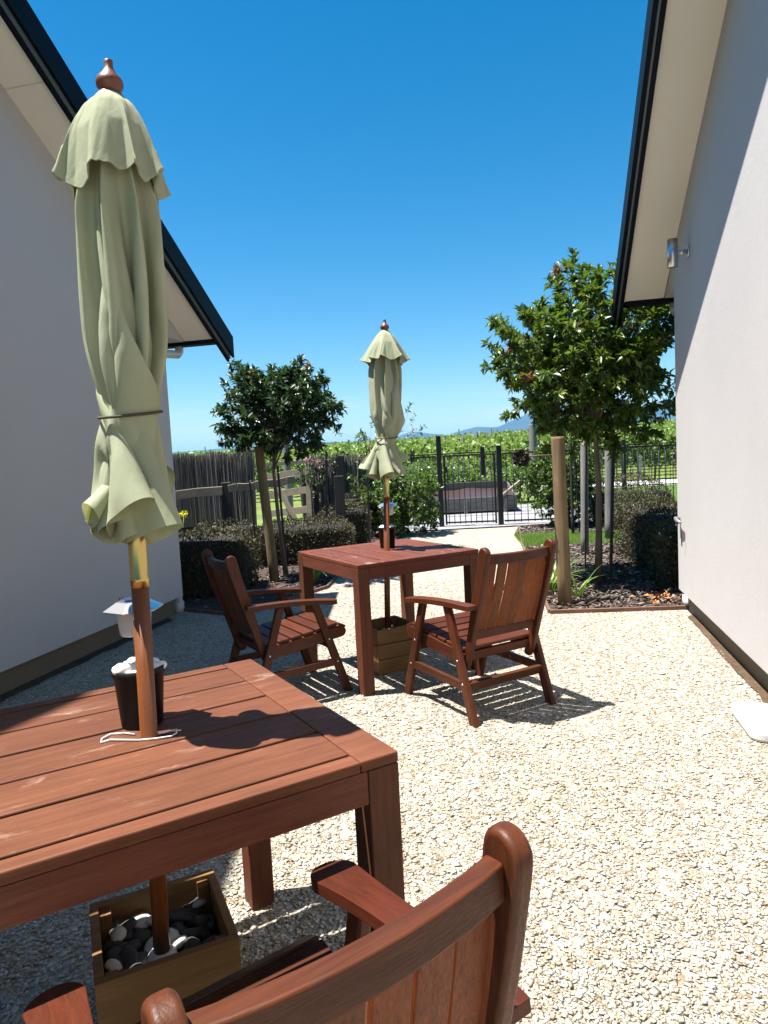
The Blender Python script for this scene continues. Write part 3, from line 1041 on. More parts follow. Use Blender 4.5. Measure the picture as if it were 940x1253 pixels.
# ------------------------------------------------------------------ parasols
# vertex positions of the two draped canopies as running differences, one row of the cloth after another
DRAPE_NEAR = [
    88,-5,-6,-5,-4,-4,-3,-5,-4,2,4,4,3,-3,-6,-3,-6,-7,-7,-7,-7,-5,-4,-4,-3,1,-4,-7,-2,-2,-3,-3,-5,-6,-6,-7,-5,-4,-6,-6,-1,2,3,1,0,-1,-2,-4,-5,-6,-6,
    -6,-1,5,6,6,5,5,5,4,2,0,-3,-5,-5,1,6,6,6,6,7,8,7,7,3,5,-1,-3,5,6,3,3,4,3,5,5,6,7,6,4,4,6,2,-3,-2,-1,0,0,2,4,6,6,7,5,9,-1,0,-1,-2,-1,-2,1,1,0,1,
    -1,1,2,-2,-1,-1,0,-1,-1,-1,0,0,1,1,-2,0,0,-1,0,1,-1,0,0,-2,0,-1,-1,-1,-1,2,0,-1,1,1,1,0,-1,-1,0,-1,-1,-2,1,1,0,2,1,0,0,0,-1,0,1,0,-3,2,1,0,2,1,0,
    1,1,-1,-2,0,1,1,-1,1,1,-1,1,0,1,0,0,1,1,1,2,-2,0,0,-1,-1,0,1,0,0,1,0,2,9,0,-2,-1,-1,-1,-1,-1,1,1,0,1,1,0,0,-2,0,-2,-1,-1,0,-1,1,1,0,0,-1,0,0,-1,
    0,1,-1,-1,-1,0,-1,-2,1,-1,0,0,1,0,1,0,1,-1,0,-2,-1,0,-2,0,1,2,1,1,1,1,-1,-1,-1,-1,0,0,1,1,0,1,1,2,0,1,1,-3,1,-1,1,0,0,0,1,0,0,0,2,1,0,1,1,0,0,-1,
    -1,0,-1,0,-1,1,2,1,0,1,9,-1,-1,-1,-1,-2,-1,-1,1,1,0,2,0,2,-1,-1,-2,-1,-1,0,-2,-1,2,0,0,0,0,0,-1,1,0,-1,-1,0,-1,0,0,-1,-1,-2,1,1,0,1,0,2,-1,1,-2,
    -1,-1,-1,-2,1,1,1,1,2,1,1,-1,-1,-1,0,-1,-2,2,1,1,1,1,1,-1,2,1,-3,1,-1,1,1,0,0,0,0,0,1,0,1,0,2,1,1,-2,0,-1,-1,0,-1,-1,2,0,1,2,1,10,-2,-1,-2,-1,-1,
    -2,-1,0,1,2,1,1,1,-1,-2,0,-1,-2,-1,0,-1,0,1,1,0,0,-1,1,-1,1,0,-1,-1,-1,0,1,-1,-2,-1,0,1,0,1,1,1,1,-1,-1,-1,-1,-3,-2,3,1,1,1,1,2,1,-1,-2,-1,-1,-1,
    0,1,1,2,1,0,1,0,1,1,-1,-1,0,0,0,1,0,0,1,-1,0,1,0,2,0,1,1,0,-1,-1,-1,-2,0,0,1,1,2,1,1,9,-2,-2,-1,-1,-1,-1,-2,0,1,1,1,2,2,-2,-1,-2,-1,-1,0,0,-1,0,
    1,1,0,0,0,-1,0,1,1,-3,1,-1,-2,2,0,-2,-2,1,0,2,0,0,1,2,-1,-1,-1,-2,-1,-3,2,2,2,1,1,1,1,0,-2,-2,-1,0,-2,2,2,0,3,-1,0,0,-1,3,0,-2,2,-2,1,0,0,0,0,1,
    -2,2,0,0,1,2,1,-1,-1,0,-2,0,-2,0,0,2,0,2,2,2,1,0,0,-2,0,-1,-1,-1,1,1,1,0,2,-2,-1,0,-1,0,-2,4,-3,0,1,0,1,0,-2,-1,1,3,-1,-2,0,0,-1,2,1,-1,-2,0,1,0,
    0,0,1,3,-1,-1,-1,0,-1,0,-1,1,0,1,1,1,1,0,-2,-1,-1,-1,0,2,0,1,1,-1,1,-1,-3,4,1,-2,0,0,2,0,0,0,0,-1,-1,0,1,0,0,0,2,0,1,-1,-2,-1,1,-2,0,1,1,1,0,0,2,
    0,-1,0,0,-1,-2,-2,1,2,1,1,-2,0,-1,1,-2,0,0,4,-2,-2,1,2,1,-1,-3,0,2,2,-2,-2,1,1,-3,2,3,0,0,-4,0,1,0,-1,3,2,0,-1,0,-1,0,0,-1,-1,1,1,0,2,1,0,-2,-2,
    0,0,2,1,-2,1,2,-3,2,0,-6,4,2,-1,-3,2,2,1,-1,0,1,0,-3,0,0,-1,1,0,-1,4,0,-1,-1,-1,0,-1,-1,1,0,0,2,0,2,0,-2,-1,1,-1,-2,-1,0,2,1,2,-1,-2,1,-1,0,0,-1,
    3,0,-3,0,2,2,-1,-2,-2,4,1,-2,-2,-1,4,-2,-2,5,1,-2,-3,-1,2,0,-1,2,3,2,-1,-2,0,-1,0,-2,1,1,1,0,1,2,-1,-1,-2,-1,-1,2,2,-2,3,0,-2,1,-1,-6,2,6,-2,-1,
    0,2,0,1,-2,2,0,-4,0,1,-1,-1,1,1,3,0,-1,-3,0,2,-3,0,1,-1,1,0,0,2,-1,-1,0,0,-2,1,-3,0,1,2,1,0,-1,0,-2,0,0,-1,4,2,-4,0,0,2,0,-2,-1,3,1,-4,0,-1,5,-2,
    -2,3,1,-1,-3,0,1,0,0,1,3,2,-2,1,-2,0,-1,-1,1,1,0,1,0,2,0,-2,-1,-2,0,1,1,0,2,-1,-1,3,-1,-7,-1,5,4,-4,0,1,2,-1,0,2,-1,-4,0,1,-1,0,-1,2,2,2,-3,-1,0,
    1,-2,-2,1,0,1,1,-1,2,0,-1,-1,0,0,-1,-3,1,1,2,0,1,-1,-1,-1,-1,0,-1,3,6,-5,-1,-1,3,0,-2,1,2,-2,-2,-1,0,6,-2,-3,2,3,-2,-2,0,1,-2,1,1,2,3,0,-2,0,-1,
    0,-2,0,1,1,1,1,1,0,-1,-2,-1,-1,1,2,-1,3,-2,1,1,-1,-7,-3,6,3,-2,0,1,2,-1,0,2,0,-4,-3,2,0,-1,1,1,2,0,-2,-2,1,2,-2,-2,1,1,-2,2,0,2,-2,0,-1,0,-1,1,
    -2,-2,1,2,2,0,-1,0,-2,0,-1,0,1,8,-4,-4,0,3,0,-1,0,2,-2,-3,1,-1,6,1,-4,-1,3,-1,-2,0,1,0,-1,1,2,3,0,0,-2,-1,-1,-1,1,1,1,0,0,2,0,-1,-1,-2,-1,1,1,1,
    3,-2,1,2,-2,-4,-9,5,5,-1,0,1,1,0,1,0,1,-3,-5,2,1,0,0,1,2,-1,-1,-1,1,2,-3,-3,1,1,0,0,0,0,1,-2,-1,0,-1,2,-3,-1,1,1,2,0,0,-1,-2,0,-1,0,0,9,0,-3,-2,
    0,1,-1,0,1,-1,-3,0,-1,7,4,-5,-4,3,1,-2,0,0,-1,1,1,0,5,0,-2,0,-2,-1,-1,1,1,1,0,2,-1,2,-1,-2,-2,-1,2,0,2,2,-4,4,2,-2,-3,-11,2,5,3,-1,1,1,0,0,3,-1,
    -2,-6,1,2,0,0,0,2,0,-3,-1,3,2,-2,-4,0,2,-1,2,0,1,-2,-1,0,0,-1,3,-2,-2,1,0,2,1,-1,-1,-3,0,-2,-2,3,7,6,-3,-1,-1,-2,-1,2,-4,1,-1,-2,1,4,7,-4,-6,4,
    -1,-1,0,1,0,-1,2,-1,4,0,-1,-1,0,-2,0,1,2,0,0,1,-1,1,-1,0,-3,0,0,1,2,1,0,3,1,-3,-2,-9,-3,8,3,-2,1,1,1,0,1,-1,0,-7,0,2,1,0,1,1,-2,-1,0,3,1,-2,-4,
    -1,2,1,0,-1,1,-1,-1,0,-1,-1,3,0,-4,0,2,1,2,-1,-2,-2,0,-3,-1,-2,1,24,-4,-10,0,0,-1,3,7,-12,-1,-1,0,3,11,-4,-2,-3,0,0,0,-1,0,2,1,-3,4,2,-1,-1,-1,
    -1,0,1,0,2,1,2,-6,2,0,-1,-1,-1,0,2,3,0,-1,3,1,-2,-1,-8,-7,6,7,-3,1,2,1,-1,0,2,-2,-7,-1,1,2,1,1,0,-1,-2,1,4,1,-2,-6,-1,2,1,0,0,0,-1,-1,-2,0,-1,2,
    4,-5,1,-1,1,3,-2,-2,-1,-1,-3,-1,-1,1,9,15,-8,-6,0,-1,3,0,-6,0,-2,-1,2,13,1,-7,-1,-1,-1,1,0,1,0,1,-3,3,4,-2,-1,-1,-2,0,2,1,1,1,2,6,-16,2,3,-1,-1,
    0,1,5,0,-1,5,0,-5,0,-5,-10,3,8,-1,1,-1,-2,5,1,-1,0,-2,-8,5,-2,4,0,0,-2,-1,1,3,1,0,-5,-3,1,3,0,0,-1,-1,-1,0,-3,-1,2,8,-7,0,1,1,2,-2,-2,-1,-2,-2,
    -1,-1,6,-1,15,2,-10,-1,0,3,-2,-5,-1,-2,2,0,8,7,-6,-4,0,1,-1,0,1,0,2,-3,-1,7,-1,-1,-2,-2,2,0,2,1,2,0,0,-2,-5,3,-2,0,-1,1,5,1,0,3,1,-3,-1,-3,-14,1,
    5,4,2,-1,0,2,1,-1,-1,4,-14,5,1,0,2,-1,-2,-1,2,4,1,-1,-3,-6,2,1,2,-1,-1,0,-2,-1,0,-2,0,12,-6,-4,1,1,2,-2,-2,-2,-1,-2,0,0,0,3,7,6,1,-7,1,2,-7,-3,2,
    -2,2,2,-1,15,-4,-6,0,0,-1,-1,2,2,1,-1,-6,8,1,-2,-1,-2,1,2,0,2,0,1,-1,-1,-2,-1,0,-1,0,2,4,1,1,1,0,-2,-1,0,-11,-7,5,6,2,-1,-2,4,0,-1,-2,5,-10,-1,4,
    1,0,-1,-2,-1,2,5,0,-1,2,-10,0,3,1,-5,2,-1,0,-2,-1,-1,-2,13,-1,-8,2,0,0,0,-3,-1,0,-1,-2,3,1,1,2,10,-4,-2,-1,1,-1,-3,1,-5,4,-4,0,16,-1,-5,2,-2,1,2,
    -3,2,1,0,-11,10,2,0,-1,0,-1,0,1,1,1,1,0,-2,0,-5,1,-1,3,0,3,-3,1,6,-2,-1,-2,3,-8,-11,9,1,0,1,-1,3,-1,0,-2,4,4,-18,7,-2,1,1,-2,-1,4,2,1,0,6,-13,-2,
    2,0,-8,4,0,0,-3,-1,-2,-2,5,15,-14,1,2,-2,-1,-1,0,-2,0,1,-1,1,3,-3,2,7,-1,-2,2,-3,-2,-2,0,2,4,-10,13,11,-7,-1,-2,1,0,-1,1,1,1,-10,5,7,0,0,0,-3,-1,
    2,0,0,2,0,-1,-1,-6,3,-1,3,1,1,-7,11,1,-1,-3,-2,4,-3,-16,5,4,0,1,2,-2,2,-2,-1,-2,14,-21,2,0,2,1,-2,-1,5,3,-3,0,6,-4,-9,2,-1,-8,3,0,0,-2,-3,1,-2,1,
    21,-11,-5,2,-2,-1,-2,1,-2,1,0,4,0,-6,8,14,-13,1,-1,4,-8,-4,0,2,0,-4,-1,3,21,-6,-1,-2,1,-1,-1,3,2,-5,-5,-2,14,-1,0,0,-3,0,0,1,2,0,1,-1,-1,0,-7,3,
    2,2,0,-5,4,5,1,-3,-3,2,1,-13,-2,6,2,0,0,1,0,-2,-1,-1,8,-1,-17,5,1,0,-3,1,6,1,-4,0,-1,17,-20,0,0,-7,1,0,-1,-1,0,-2,1,-1,7,11,-12,1,-3,0,-2,6,-6,0,
    1,3,0,-4,-2,15,-7,2,-1,2,-6,2,-6,15,-20,-9,12,-1,17,2,-1,-1,-5,4,0,1,0,1,-5,-8,14,2,-1,-1,-2,1,1,0,-1,2,0,0,-1,0,-1,-2,2,2,-2,-7,10,2,1,-4,-1,4,
    2,-10,-9,6,1,1,-2,2,0,-1,-1,-1,2,12,-23,4,0,1,-3,-2,12,-2,-6,1,3,13,-14,-7,1,-8,2,-1,-3,0,-1,1,-2,2,1,25,-19,2,-4,-2,0,2,-2,-1,2,1,2,-8,-1,1,19,
    -8,2,-1,-9,3,-4,14,-9,-7,-1,-1,9,15,-6,-2,2,4,-4,1,1,-2,-4,-9,10,8,-2,0,0,0,1,-1,-1,1,0,1,-2,-1,1,-3,1,3,-9,6,6,-1,0,-1,-1,3,4,-6,-15,6,0,-3,3,
    -2,4,0,-3,0,2,9,-8,-9,2,-2,-3,4,3,2,-13,7,8,5,10,-25,2,-8,2,-1,-1,2,-7,-1,3,0,-1,2,19,-8,-7,0,9,-11,6,-6,5,0,2,-6,1,-6,19,-7,0,1,-10,-2,3,3,15,1,
    -24,2,3,20,-6,0,2,-2,2,-3,1,-2,1,-9,0,14,-1,-1,-3,3,1,-2,0,0,2,1,-1,-2,-1,-2,2,0,-18,20,0,0,-2,6,10,-10,3,-2,-17,4,2,-2,4,-4,0,0,0,0,1,4,8,-22,3,
    -4,-3,10,7,-14,-7,4,22,-5,8,-15,-4,-7,0,-2,0,0,-1,0,-3,3,-3,3,4,6,-5,0,4,-5,7,0,-9,3,0,9,-11,-7,14,0,10,-15,-3,-3,6,-7,41,-4,-25,-11,-2,17,1,0,
    14,-17,-2,6,0,-3,-3,-3,-7,15,1,1,1,3,-1,-8,4,1,1,3,-1,0,-2,-4,1,-8,2,10,-1,0,-1,-1,-5,17,-2,0,-15,-1,1,-10,12,-1,3,-5,-2,2,-3,2,16,-16,-4,-8,-1,
    17,0,-10,-6,3,2,8,3,15,-28,-2,-5,-2,-1,1,-3,0,5,0,-6,4,2,4,2,15,-16,10,-13,-1,6,-3,4,-10,3,-11,5,12,17,-23,0,-2,8,12,6,0,-8,-17,-3,7,4,9,3,-13,5,
    1,0,-3,0,-10,-5,7,11,-4,6,2,-6,-9,9,-1,10,-1,-2,-2,1,-5,-3,-15,22,1,1,-4,-1,-1,-2,2,13,1,-12,-6,-4,-5,8,6,1,-4,0,-3,2,3,8,-3,-10,-13,6,17,-5,-12,
    -2,-5,-1,6,3,17,-13,1,-8,-6,8,-5,-2,2,0,3,-5,2,5,-1,6,1,-2,0,-3,9,3,-10,2,-1,-8,-3,-5,17,7,-14,-3,11,7,8,2,-5,-2,-7,-17,-11,24,17,-9,-8,4,0,-1,1,
    -2,-4,-7,3,7,-2,16,1,-21,8,1,4,-3,4,0,1,-2,-3,-5,-7,14,0,-3,1,-2,-2,4,-13,22,4,-1,-17,-22,25,3,3,-4,-3,-2,0,5,-3,5,9,-16,-15,20,2,-13,4,3,-19,-6,
    4,9,12,6,3,-21,7,1,-1,0,-3,5,0,1,-4,11,-4,31,-28,0,-9,-1,-2,14,-1,0,7,-18,1,-3,31,-21,-3,-1,6,15,3,-1,-2,-5,-20,-6,1,39,0,-23,1,8,-5,1,-2,1,0,
    -15,2,3,21,9,-11,-18,10,1,0,3,3,0,0,-2,3,-29,23,3,0,3,-18,0,7,-6,8,0,15,-1,-34,11,12,-5,9,-7,-3,0,-1,-6,11,-1,5,-30,9,19,-2,-2,-6,0,-3,-13,0,15,
    3,22,-3,-14,4,2,-3,2,-1,3,3,3,-7,5,1,2,2,-7,-4,0,0,-4,9,5,3,-9,-6,-2,7,0,-1,4,16,9,-5,3,-10,3,-11,-8,-4,4,8,-1,3,-10,13,-1,-2,-1,8,-9,-9,18,22,
    -23,-15,4,8,1,1,1,3,3,-1,-2,-3,-1,4,2,-2,2,0,-31,8,18,6,5,0,1,-9,-4,0,0,0,-5,-1,-1,-2,5,2,0,-3,-6,9,3,-5,-5,-4,-2,-1,-4,2,2,1,19,-5,-2,-1,-5,0,1,
    1,3,-1,5,-6,0,8,-12,6,-1,-2,-2,1,1,4,-1,6,1,-8,-7,4,3,1,8,19,-13,12,-3,1,-5,-4,-15,-7,1,15,0,-2,3,3,0,-6,3,-3,0,0,22,-4,-18,-17,21,2,0,2,1,5,-1,
    -1,0,-2,-1,3,-1,3,-5,-16,-18,-4,37,2,2,3,4,0,-12,1,0,-1,-4,-2,-2,1,2,0,1,2,0,-1,2,-5,-2,-2,-5,-1,-5,2,-3,6,4,-4,1,-1,-9,2,-1,1,2,0,5,-6,0,1,-3,2,
    0,2,-3,1,-1,9,-4,3,-4,-3,-4,0,5,-1,21,10,-12,6,-1,-1,-1,-2,-11,-14,1,5,8,-3,5,4,-1,1,-10,7,-3,-3,3,2,-8,-1,13,-1,1,2,1,5,0,-3,1,-1,-2,5,-2,4,-15,
    -21,-5,5,9,16,-15,25,4,-7,-4,0,-2,0,-5,-1,-1,0,0,0,7,1,-1,-3,2,-1,-3,-10,-1,-2,-1,-3,2,1,2,-6,2,-6,-2,5,-4,1,3,2,0,-3,-2,-2,4,-1,-2,1,-1,-2,9,13,
    -15,4,-1,-7,-4,2,4,4,26,-15,1,6,-1,-1,0,-2,-2,-16,-5,2,4,6,5,2,0,-2,-2,-5,1,-1,0,1,-4,13,0,-2,3,-1,2,2,4,-3,0,-1,-4,4,1,-3,-17,-13,2,-7,1,7,15,
    11,9,-7,-4,-2,-1,0,-2,-2,-1,-4,4,4,3,-1,0,3,-10,6,-9,-1,-3,0,-5,-3,4,-2,2,-10,4,-5,-3,4,-2,2,1,2,1,0,-4,4,-5,2,-1,-3,-1,3,16,5,3,-37,8,8,-7,1,3,
    17,9,-12,5,5,-1,2,-1,0,-14,-3,-9,4,-1,10,8,2,-4,-1,-1,-13,6,0,1,1,3,0,1,4,1,-1,3,2,0,0,1,-1,-6,4,3,-8,-19,-7,16,-23,1,2,12,2,27,-1,-11,-10,10,-3,
    0,-3,0,0,-3,7,2,1,-1,-1,4,-9,-6,-2,-1,-1,-5,-1,1,-1,0,-14,7,-6,1,2,-1,0,1,1,1,-1,-1,-1,3,-2,0,-2,-1,7,12,2,9,-17,-14,2,2,0,7,20,-12,-18,23,2,2,
    -2,0,0,-1,-11,-10,1,10,5,1,2,-5,1,-1,-5,-2,-2,0,4,2,2,3,2,0,0,1,2,2,-1,3,0,-6,-7,8,-15,-12,7,15,-8,-25,4,5,16,14,3,-7,-7,3,-2,-1,-2,-1,0,-3,4,-1,
    8,-1,-5,4,-7,-3,-5,1,-1,-4,-3,1,0,0,-17,7,-1,3,-4,-2,2,1,1,1,0,-3,1,3,-2,-2,-1,0,8,10,-12,10,7,-15,-6,2,1,19,7,-29,9,13,3,0,1,-2,0,-1,-8,-8,-2,
    15,-2,2,0,-1,-3,-1,-4,-4,-2,0,5,1,3,3,2,1,-1,1,3,1,-1,3,1,-1,-7,0,-13,-12,25,-6,2,-27,6,0,12,12,8,-7,-6,-1,1,-2,-1,-1,-3,4,0,7,-2,0,-5,1,-5,-4,
    -1,-1,-1,-5,-1,1,0,-4,-19,7,1,0,-3,0,1,1,1,2,0,-3,2,0,-1,2,-4,3,9,4,-18,-1,24,-10,-10,1,2,11,-2,-12,18,7,0,0,0,0,0,-3,-4,-8,-3,7,5,2,1,-1,-4,0,
    -2,-7,-3,1,4,3,3,2,3,-2,2,1,2,2,1,-3,1,0,-5,-3,-10,2,20,-14,14,-19,-13,7,6,6,10,-4,-8,-1,0,-1,-1,-2,1,-1,2,4,1,-1,-2,-5,-2,-5,0,0,-2,-2,-3,3,-7,
    1,-19,6,1,1,-4,0,2,1,0,2,-4,-1,0,4,0,0,-2,4,9,-4,-11,0,20,3,-16,-2,1,1,-4,7,15,3,1,0,0,0,-2,-1,-4,-7,-4,4,9,1,0,-2,-2,-1,-1,-6,-5,0,4,4,9,-3,2,
    -3,2,2,3,2,-1,1,-3,0,-3,-4,-12,14,4,21,-14,-1,-26,3,1,8,10,0,-11,-1,1,-2,-2,-1,1,-1,5,-1,2,1,-4,-4,-2,-6,1,0,-1,-1,-5,0,0,-3,-15,0,2,-3,1,-1,3,0,
    0,1,1,-4,0,3,1,-1,-1,7,6,-15,-2,1,4,14,-7,-4,0,1,-8,18,11,1,1,0,-1,0,-2,-1,-2,-7,-5,6,4,4,0,-2,-2,-1,1,-8,-6,-1,4,6,6,1,1,-3,2,1,2,4,0,-1,-2,1,
    -5,-7,-7,27,1,2,-12,15,-23,-12,3,5,10,0,-7,-5,3,-2,-2,-1,-1,2,1,2,4,0,-4,-3,-6,-4,0,0,0,-3,-4,1,0,-2,-20,6,0,-2,0,1,1,0,1,3,-3,-1,-1,2,0,-1,1,7,
    6,-23,7,-1,4,12,-3,-8,1,-1,3,13,11,-1,1,1,-1,-1,-5,4,-4,-7,-4,2,8,4,-1,-3,0,-2,-2,-2,-9,-1,2,11,4,0,2,-3,1,1,2,3,0,0,-1,2,-4,-14,9,21,6,-20,-1,
    10,-7,-20,-3,8,10,2,-7,-6,2,-3,-1,-1,-1,1,1,3,4,0,-3,-3,-10,-2,0,2,-1,-2,-4,-1,6,-8,0,4,3,4,5,5,5,4,5,5,4,5,6,7,-1,-6,-4,-1,1,1,3,4,5,5,6,7,6,-2,
    -7,-6,-7,-6,-5,-4,-2,3,4,6,3,-3,-6,-6,-6,-6,-7,-6,-6,-5,-3,-2,0,-3,-6,-4,-4,-4,-4,-5,-5,-5,-6,-7,-5,-4,-3,-6,-4,3,5,3,0,-2,2,-2,-6,-6,-7,-7,-5,3,
    6,5,6,5,5,4,2,1,-2,-5,-5,1,6,6,6,6,7,6,6,5,4,1,0,3,0,0,0,1,-1,0,0,1,2,1,0,1,1,1,-1,0,0,-1,-2,-1,-1,2,2,2,1,1,0,-2,0,-2,-1,-1,-1,-1,1,2,1,0,2,0,
    -1,-1,-1,-1,0,-1,-1,0,0,-1,-1,1,0,-1,1,0,-1,1,0,-1,-1,0,-1,-1,-2,-1,1,1,1,2,-1,-1,2,0,-2,-2,-2,-1,0,2,0,1,1,1,0,0,0,-2,0,0,0,-1,2,0,1,1,0,2,0,0,
    0,0,2,-2,0,1,0,-1,1,-1,1,1,0,1,2,1,0,0,0,-1,0,-1,0,-1,-1,0,2,1,2,1,1,-1,-2,-1,-1,-1,-1,-1,1,1,1,0,2,0,-1,0,-1,-1,-1,0,-1,0,-1,0,0,0,0,0,-1,0,1,0,
    0,-1,-1,0,-1,-2,-1,0,0,2,2,-1,-1,0,1,1,-1,-3,-1,-1,-1,1,1,1,0,1,1,1,0,-1,-2,1,-1,0,0,1,1,1,1,0,2,0,-1,1,0,0,0,0,1,0,-1,1,-1,1,1,1,1,1,0,2,-1,0,
    -2,0,0,-2,-2,2,1,2,1,2,1,-1,-1,-2,-1,-2,-1,-1,0,1,2,1,1,2,-1,-2,-1,0,-1,-1,-1,-1,1,0,-1,1,0,0,0,0,0,-1,0,0,0,-2,0,-1,-1,-2,1,2,1,2,-3,-1,3,1,-2,
    0,-2,-3,-1,1,1,1,1,1,2,0,-1,0,-1,-1,0,-2,1,2,0,1,1,1,1,1,0,0,-1,1,0,1,0,0,0,1,-1,0,2,0,1,0,2,0,-1,0,0,-1,0,-1,-2,0,1,2,2,1,3,-3,-1,-1,-2,-1,0,-2,
    -1,2,2,1,1,1,-1,-1,0,-2,0,-2,0,-1,0,1,0,-1,1,0,0,-1,0,1,0,0,-2,0,-1,-1,-1,-1,2,2,0,0,-3,-1,3,3,-1,-2,-2,-1,-4,2,1,2,1,1,1,2,-1,-2,0,-2,0,-1,1,0,
    2,1,0,1,1,1,-1,0,1,-1,0,0,1,0,1,-1,1,-1,1,1,0,1,0,2,-1,-1,-1,0,2,-1,-5,0,2,1,2,2,3,-3,-2,-1,-1,-1,1,-2,-2,1,2,2,0,3,-1,-2,-1,-1,-1,0,-1,0,0,0,0,
    1,0,-1,0,1,-1,0,1,-1,0,0,-1,-1,-2,-1,4,-1,3,-2,-3,0,1,5,0,-2,-1,-3,-4,1,2,1,2,1,0,2,1,-2,-1,-1,-1,-2,1,2,1,0,2,0,1,1,-1,-1,0,1,0,2,0,0,-1,2,-1,
    -2,1,0,0,0,1,1,0,0,-1,1,3,-2,-3,-3,1,1,1,1,0,2,-1,-1,-1,-1,2,-2,-3,0,2,2,1,1,-2,1,-2,0,-1,1,-1,-1,1,1,1,-1,0,-1,0,-1,1,0,1,0,-1,1,0,0,-1,-2,0,3,
    0,-2,-3,-1,2,5,1,-1,-1,-1,-1,-2,1,0,0,1,2,1,1,-1,-2,0,-1,-1,2,0,0,0,0,2,1,0,0,-2,0,-1,0,2,0,-1,1,1,-1,-2,0,1,-1,0,-1,0,4,0,-3,2,3,-1,-3,-4,1,1,0,
    0,1,2,0,-2,0,-1,3,-1,-4,-1,1,3,1,-2,1,-1,1,-1,-1,0,1,-1,0,2,0,1,-1,-2,-1,2,0,-1,1,1,-1,1,1,0,0,0,-3,2,2,-4,-3,0,1,3,4,-1,-1,-1,0,-3,0,1,1,0,0,2,
    2,-1,-1,-1,-1,2,0,0,0,-1,0,1,0,3,-1,-3,-1,0,0,3,1,-3,1,2,-1,-3,0,1,-1,-1,0,1,3,-2,-1,3,2,0,-3,-6,0,1,1,2,0,2,-2,0,-1,0,3,0,-5,-2,1,2,2,0,0,-1,0,
    0,-1,1,1,-2,1,0,2,0,-1,-2,0,0,0,-1,3,1,-2,1,2,0,-1,-1,0,2,-1,-5,-2,0,2,2,6,-1,-1,-1,-1,-2,-1,1,2,-1,2,0,3,0,-3,-1,-1,1,0,2,0,-3,2,0,1,1,1,-3,-1,
    -1,0,1,2,-1,-1,2,-1,-3,0,1,0,-2,1,1,2,-2,0,3,2,-2,1,-6,-2,2,0,0,2,1,-1,0,-2,1,3,-1,-3,-3,1,1,3,0,0,-1,0,-1,-1,0,3,-2,0,2,0,1,-1,-2,-1,1,1,-2,2,1,
    0,0,2,-1,1,-2,0,3,-2,-5,-1,0,2,-1,8,0,-3,1,-2,-3,1,1,1,0,0,1,2,0,-1,-2,0,0,0,2,-1,-1,0,2,0,2,0,-2,-3,0,0,2,0,-1,2,1,0,-4,-1,1,-1,0,0,1,2,-2,1,2,
    1,0,-1,-5,-3,1,3,0,0,1,-1,0,-2,2,4,-2,-1,-6,1,1,3,1,0,-1,0,-2,-1,1,4,-1,-3,2,0,2,-1,-2,-1,2,-1,-1,1,3,-1,0,2,0,-1,-1,1,2,-4,-3,-2,1,1,-3,8,3,-1,
    -1,-1,-3,1,1,0,0,2,-2,3,1,-1,-1,-2,0,1,0,-1,0,1,1,-1,2,2,-2,-4,0,0,1,1,0,0,1,0,-4,-2,2,1,-1,-1,2,1,-1,0,3,2,-2,0,-2,-5,1,1,0,2,0,-1,-1,-2,4,2,0,
    0,-6,-1,1,2,2,0,-1,-1,-1,0,0,4,-1,-1,0,1,0,0,-2,-1,2,-1,-1,1,3,-1,0,1,2,-2,-1,1,1,-3,-4,0,1,1,-5,6,7,-1,-2,-2,-1,-1,2,1,0,0,-1,2,2,-1,-1,-1,-1,0,
    1,-1,-1,3,0,0,0,2,1,-4,-1,0,1,1,-1,1,2,0,-4,-3,2,0,0,0,0,2,-2,2,3,0,-1,-1,1,-8,0,2,2,1,0,-3,-2,0,4,3,-1,2,-7,-2,2,2,1,1,-1,-1,-1,-2,1,5,0,-3,0,1,
    1,0,-1,-1,1,-1,-2,0,6,-1,0,0,1,0,-1,1,1,-4,-4,-1,2,2,-5,1,10,0,-3,-1,-1,1,0,1,0,2,-3,1,3,-1,-1,-2,1,-1,2,-3,2,0,1,-1,1,1,1,-2,-2,0,1,1,0,1,1,-1,
    -2,-5,2,1,1,-1,1,0,0,2,2,-2,0,0,4,-11,0,1,2,2,-2,-1,-2,-1,7,0,-1,5,-5,-5,1,1,3,-1,-1,-1,-1,0,-1,5,2,-3,-1,1,1,0,-1,0,-1,-1,-1,-1,6,2,-2,0,1,-1,
    -1,2,0,-6,-1,0,2,2,-6,-2,10,3,-1,-3,0,0,1,1,1,0,-2,-2,5,0,-2,-1,-1,1,0,-1,1,2,-1,-1,-1,4,0,-1,-2,0,1,1,0,1,0,1,-2,-6,0,4,-1,0,1,0,-1,3,1,-1,0,-2,
    0,-2,1,-2,3,-1,-2,-2,2,-1,5,0,-2,5,-1,-7,0,1,3,-1,-1,-1,-1,-2,1,3,5,-3,-2,1,0,1,-1,0,-1,-1,0,-5,5,10,-3,-4,2,-1,-1,1,0,-4,-2,0,3,0,-3,-7,10,7,-4,
    0,-1,0,2,1,0,2,-1,-8,6,0,0,0,-2,1,1,-3,4,-1,1,-1,-3,3,2,0,-3,0,1,0,1,1,1,0,-1,-8,1,-1,5,0,0,-1,0,3,1,-3,-1,-3,0,4,2,-5,2,1,-3,0,-3,3,3,-2,0,4,5,
    -9,-2,2,2,-1,-1,-2,-1,0,-1,4,7,-4,-1,0,-1,1,-1,0,-2,1,-2,-1,-3,18,-3,-6,2,-2,-1,3,-3,-3,-1,3,-1,1,-5,-6,3,11,2,-4,1,2,1,0,0,1,0,-11,6,4,-2,1,-3,
    2,0,-1,3,-1,1,-1,-6,4,3,0,-2,0,1,1,0,1,-1,2,0,-7,-3,3,2,0,1,-1,0,4,0,-3,-2,-1,7,-4,-4,4,-1,1,-3,-2,-1,3,2,-2,-2,4,12,-11,-4,1,3,-2,-1,-2,0,-2,2,
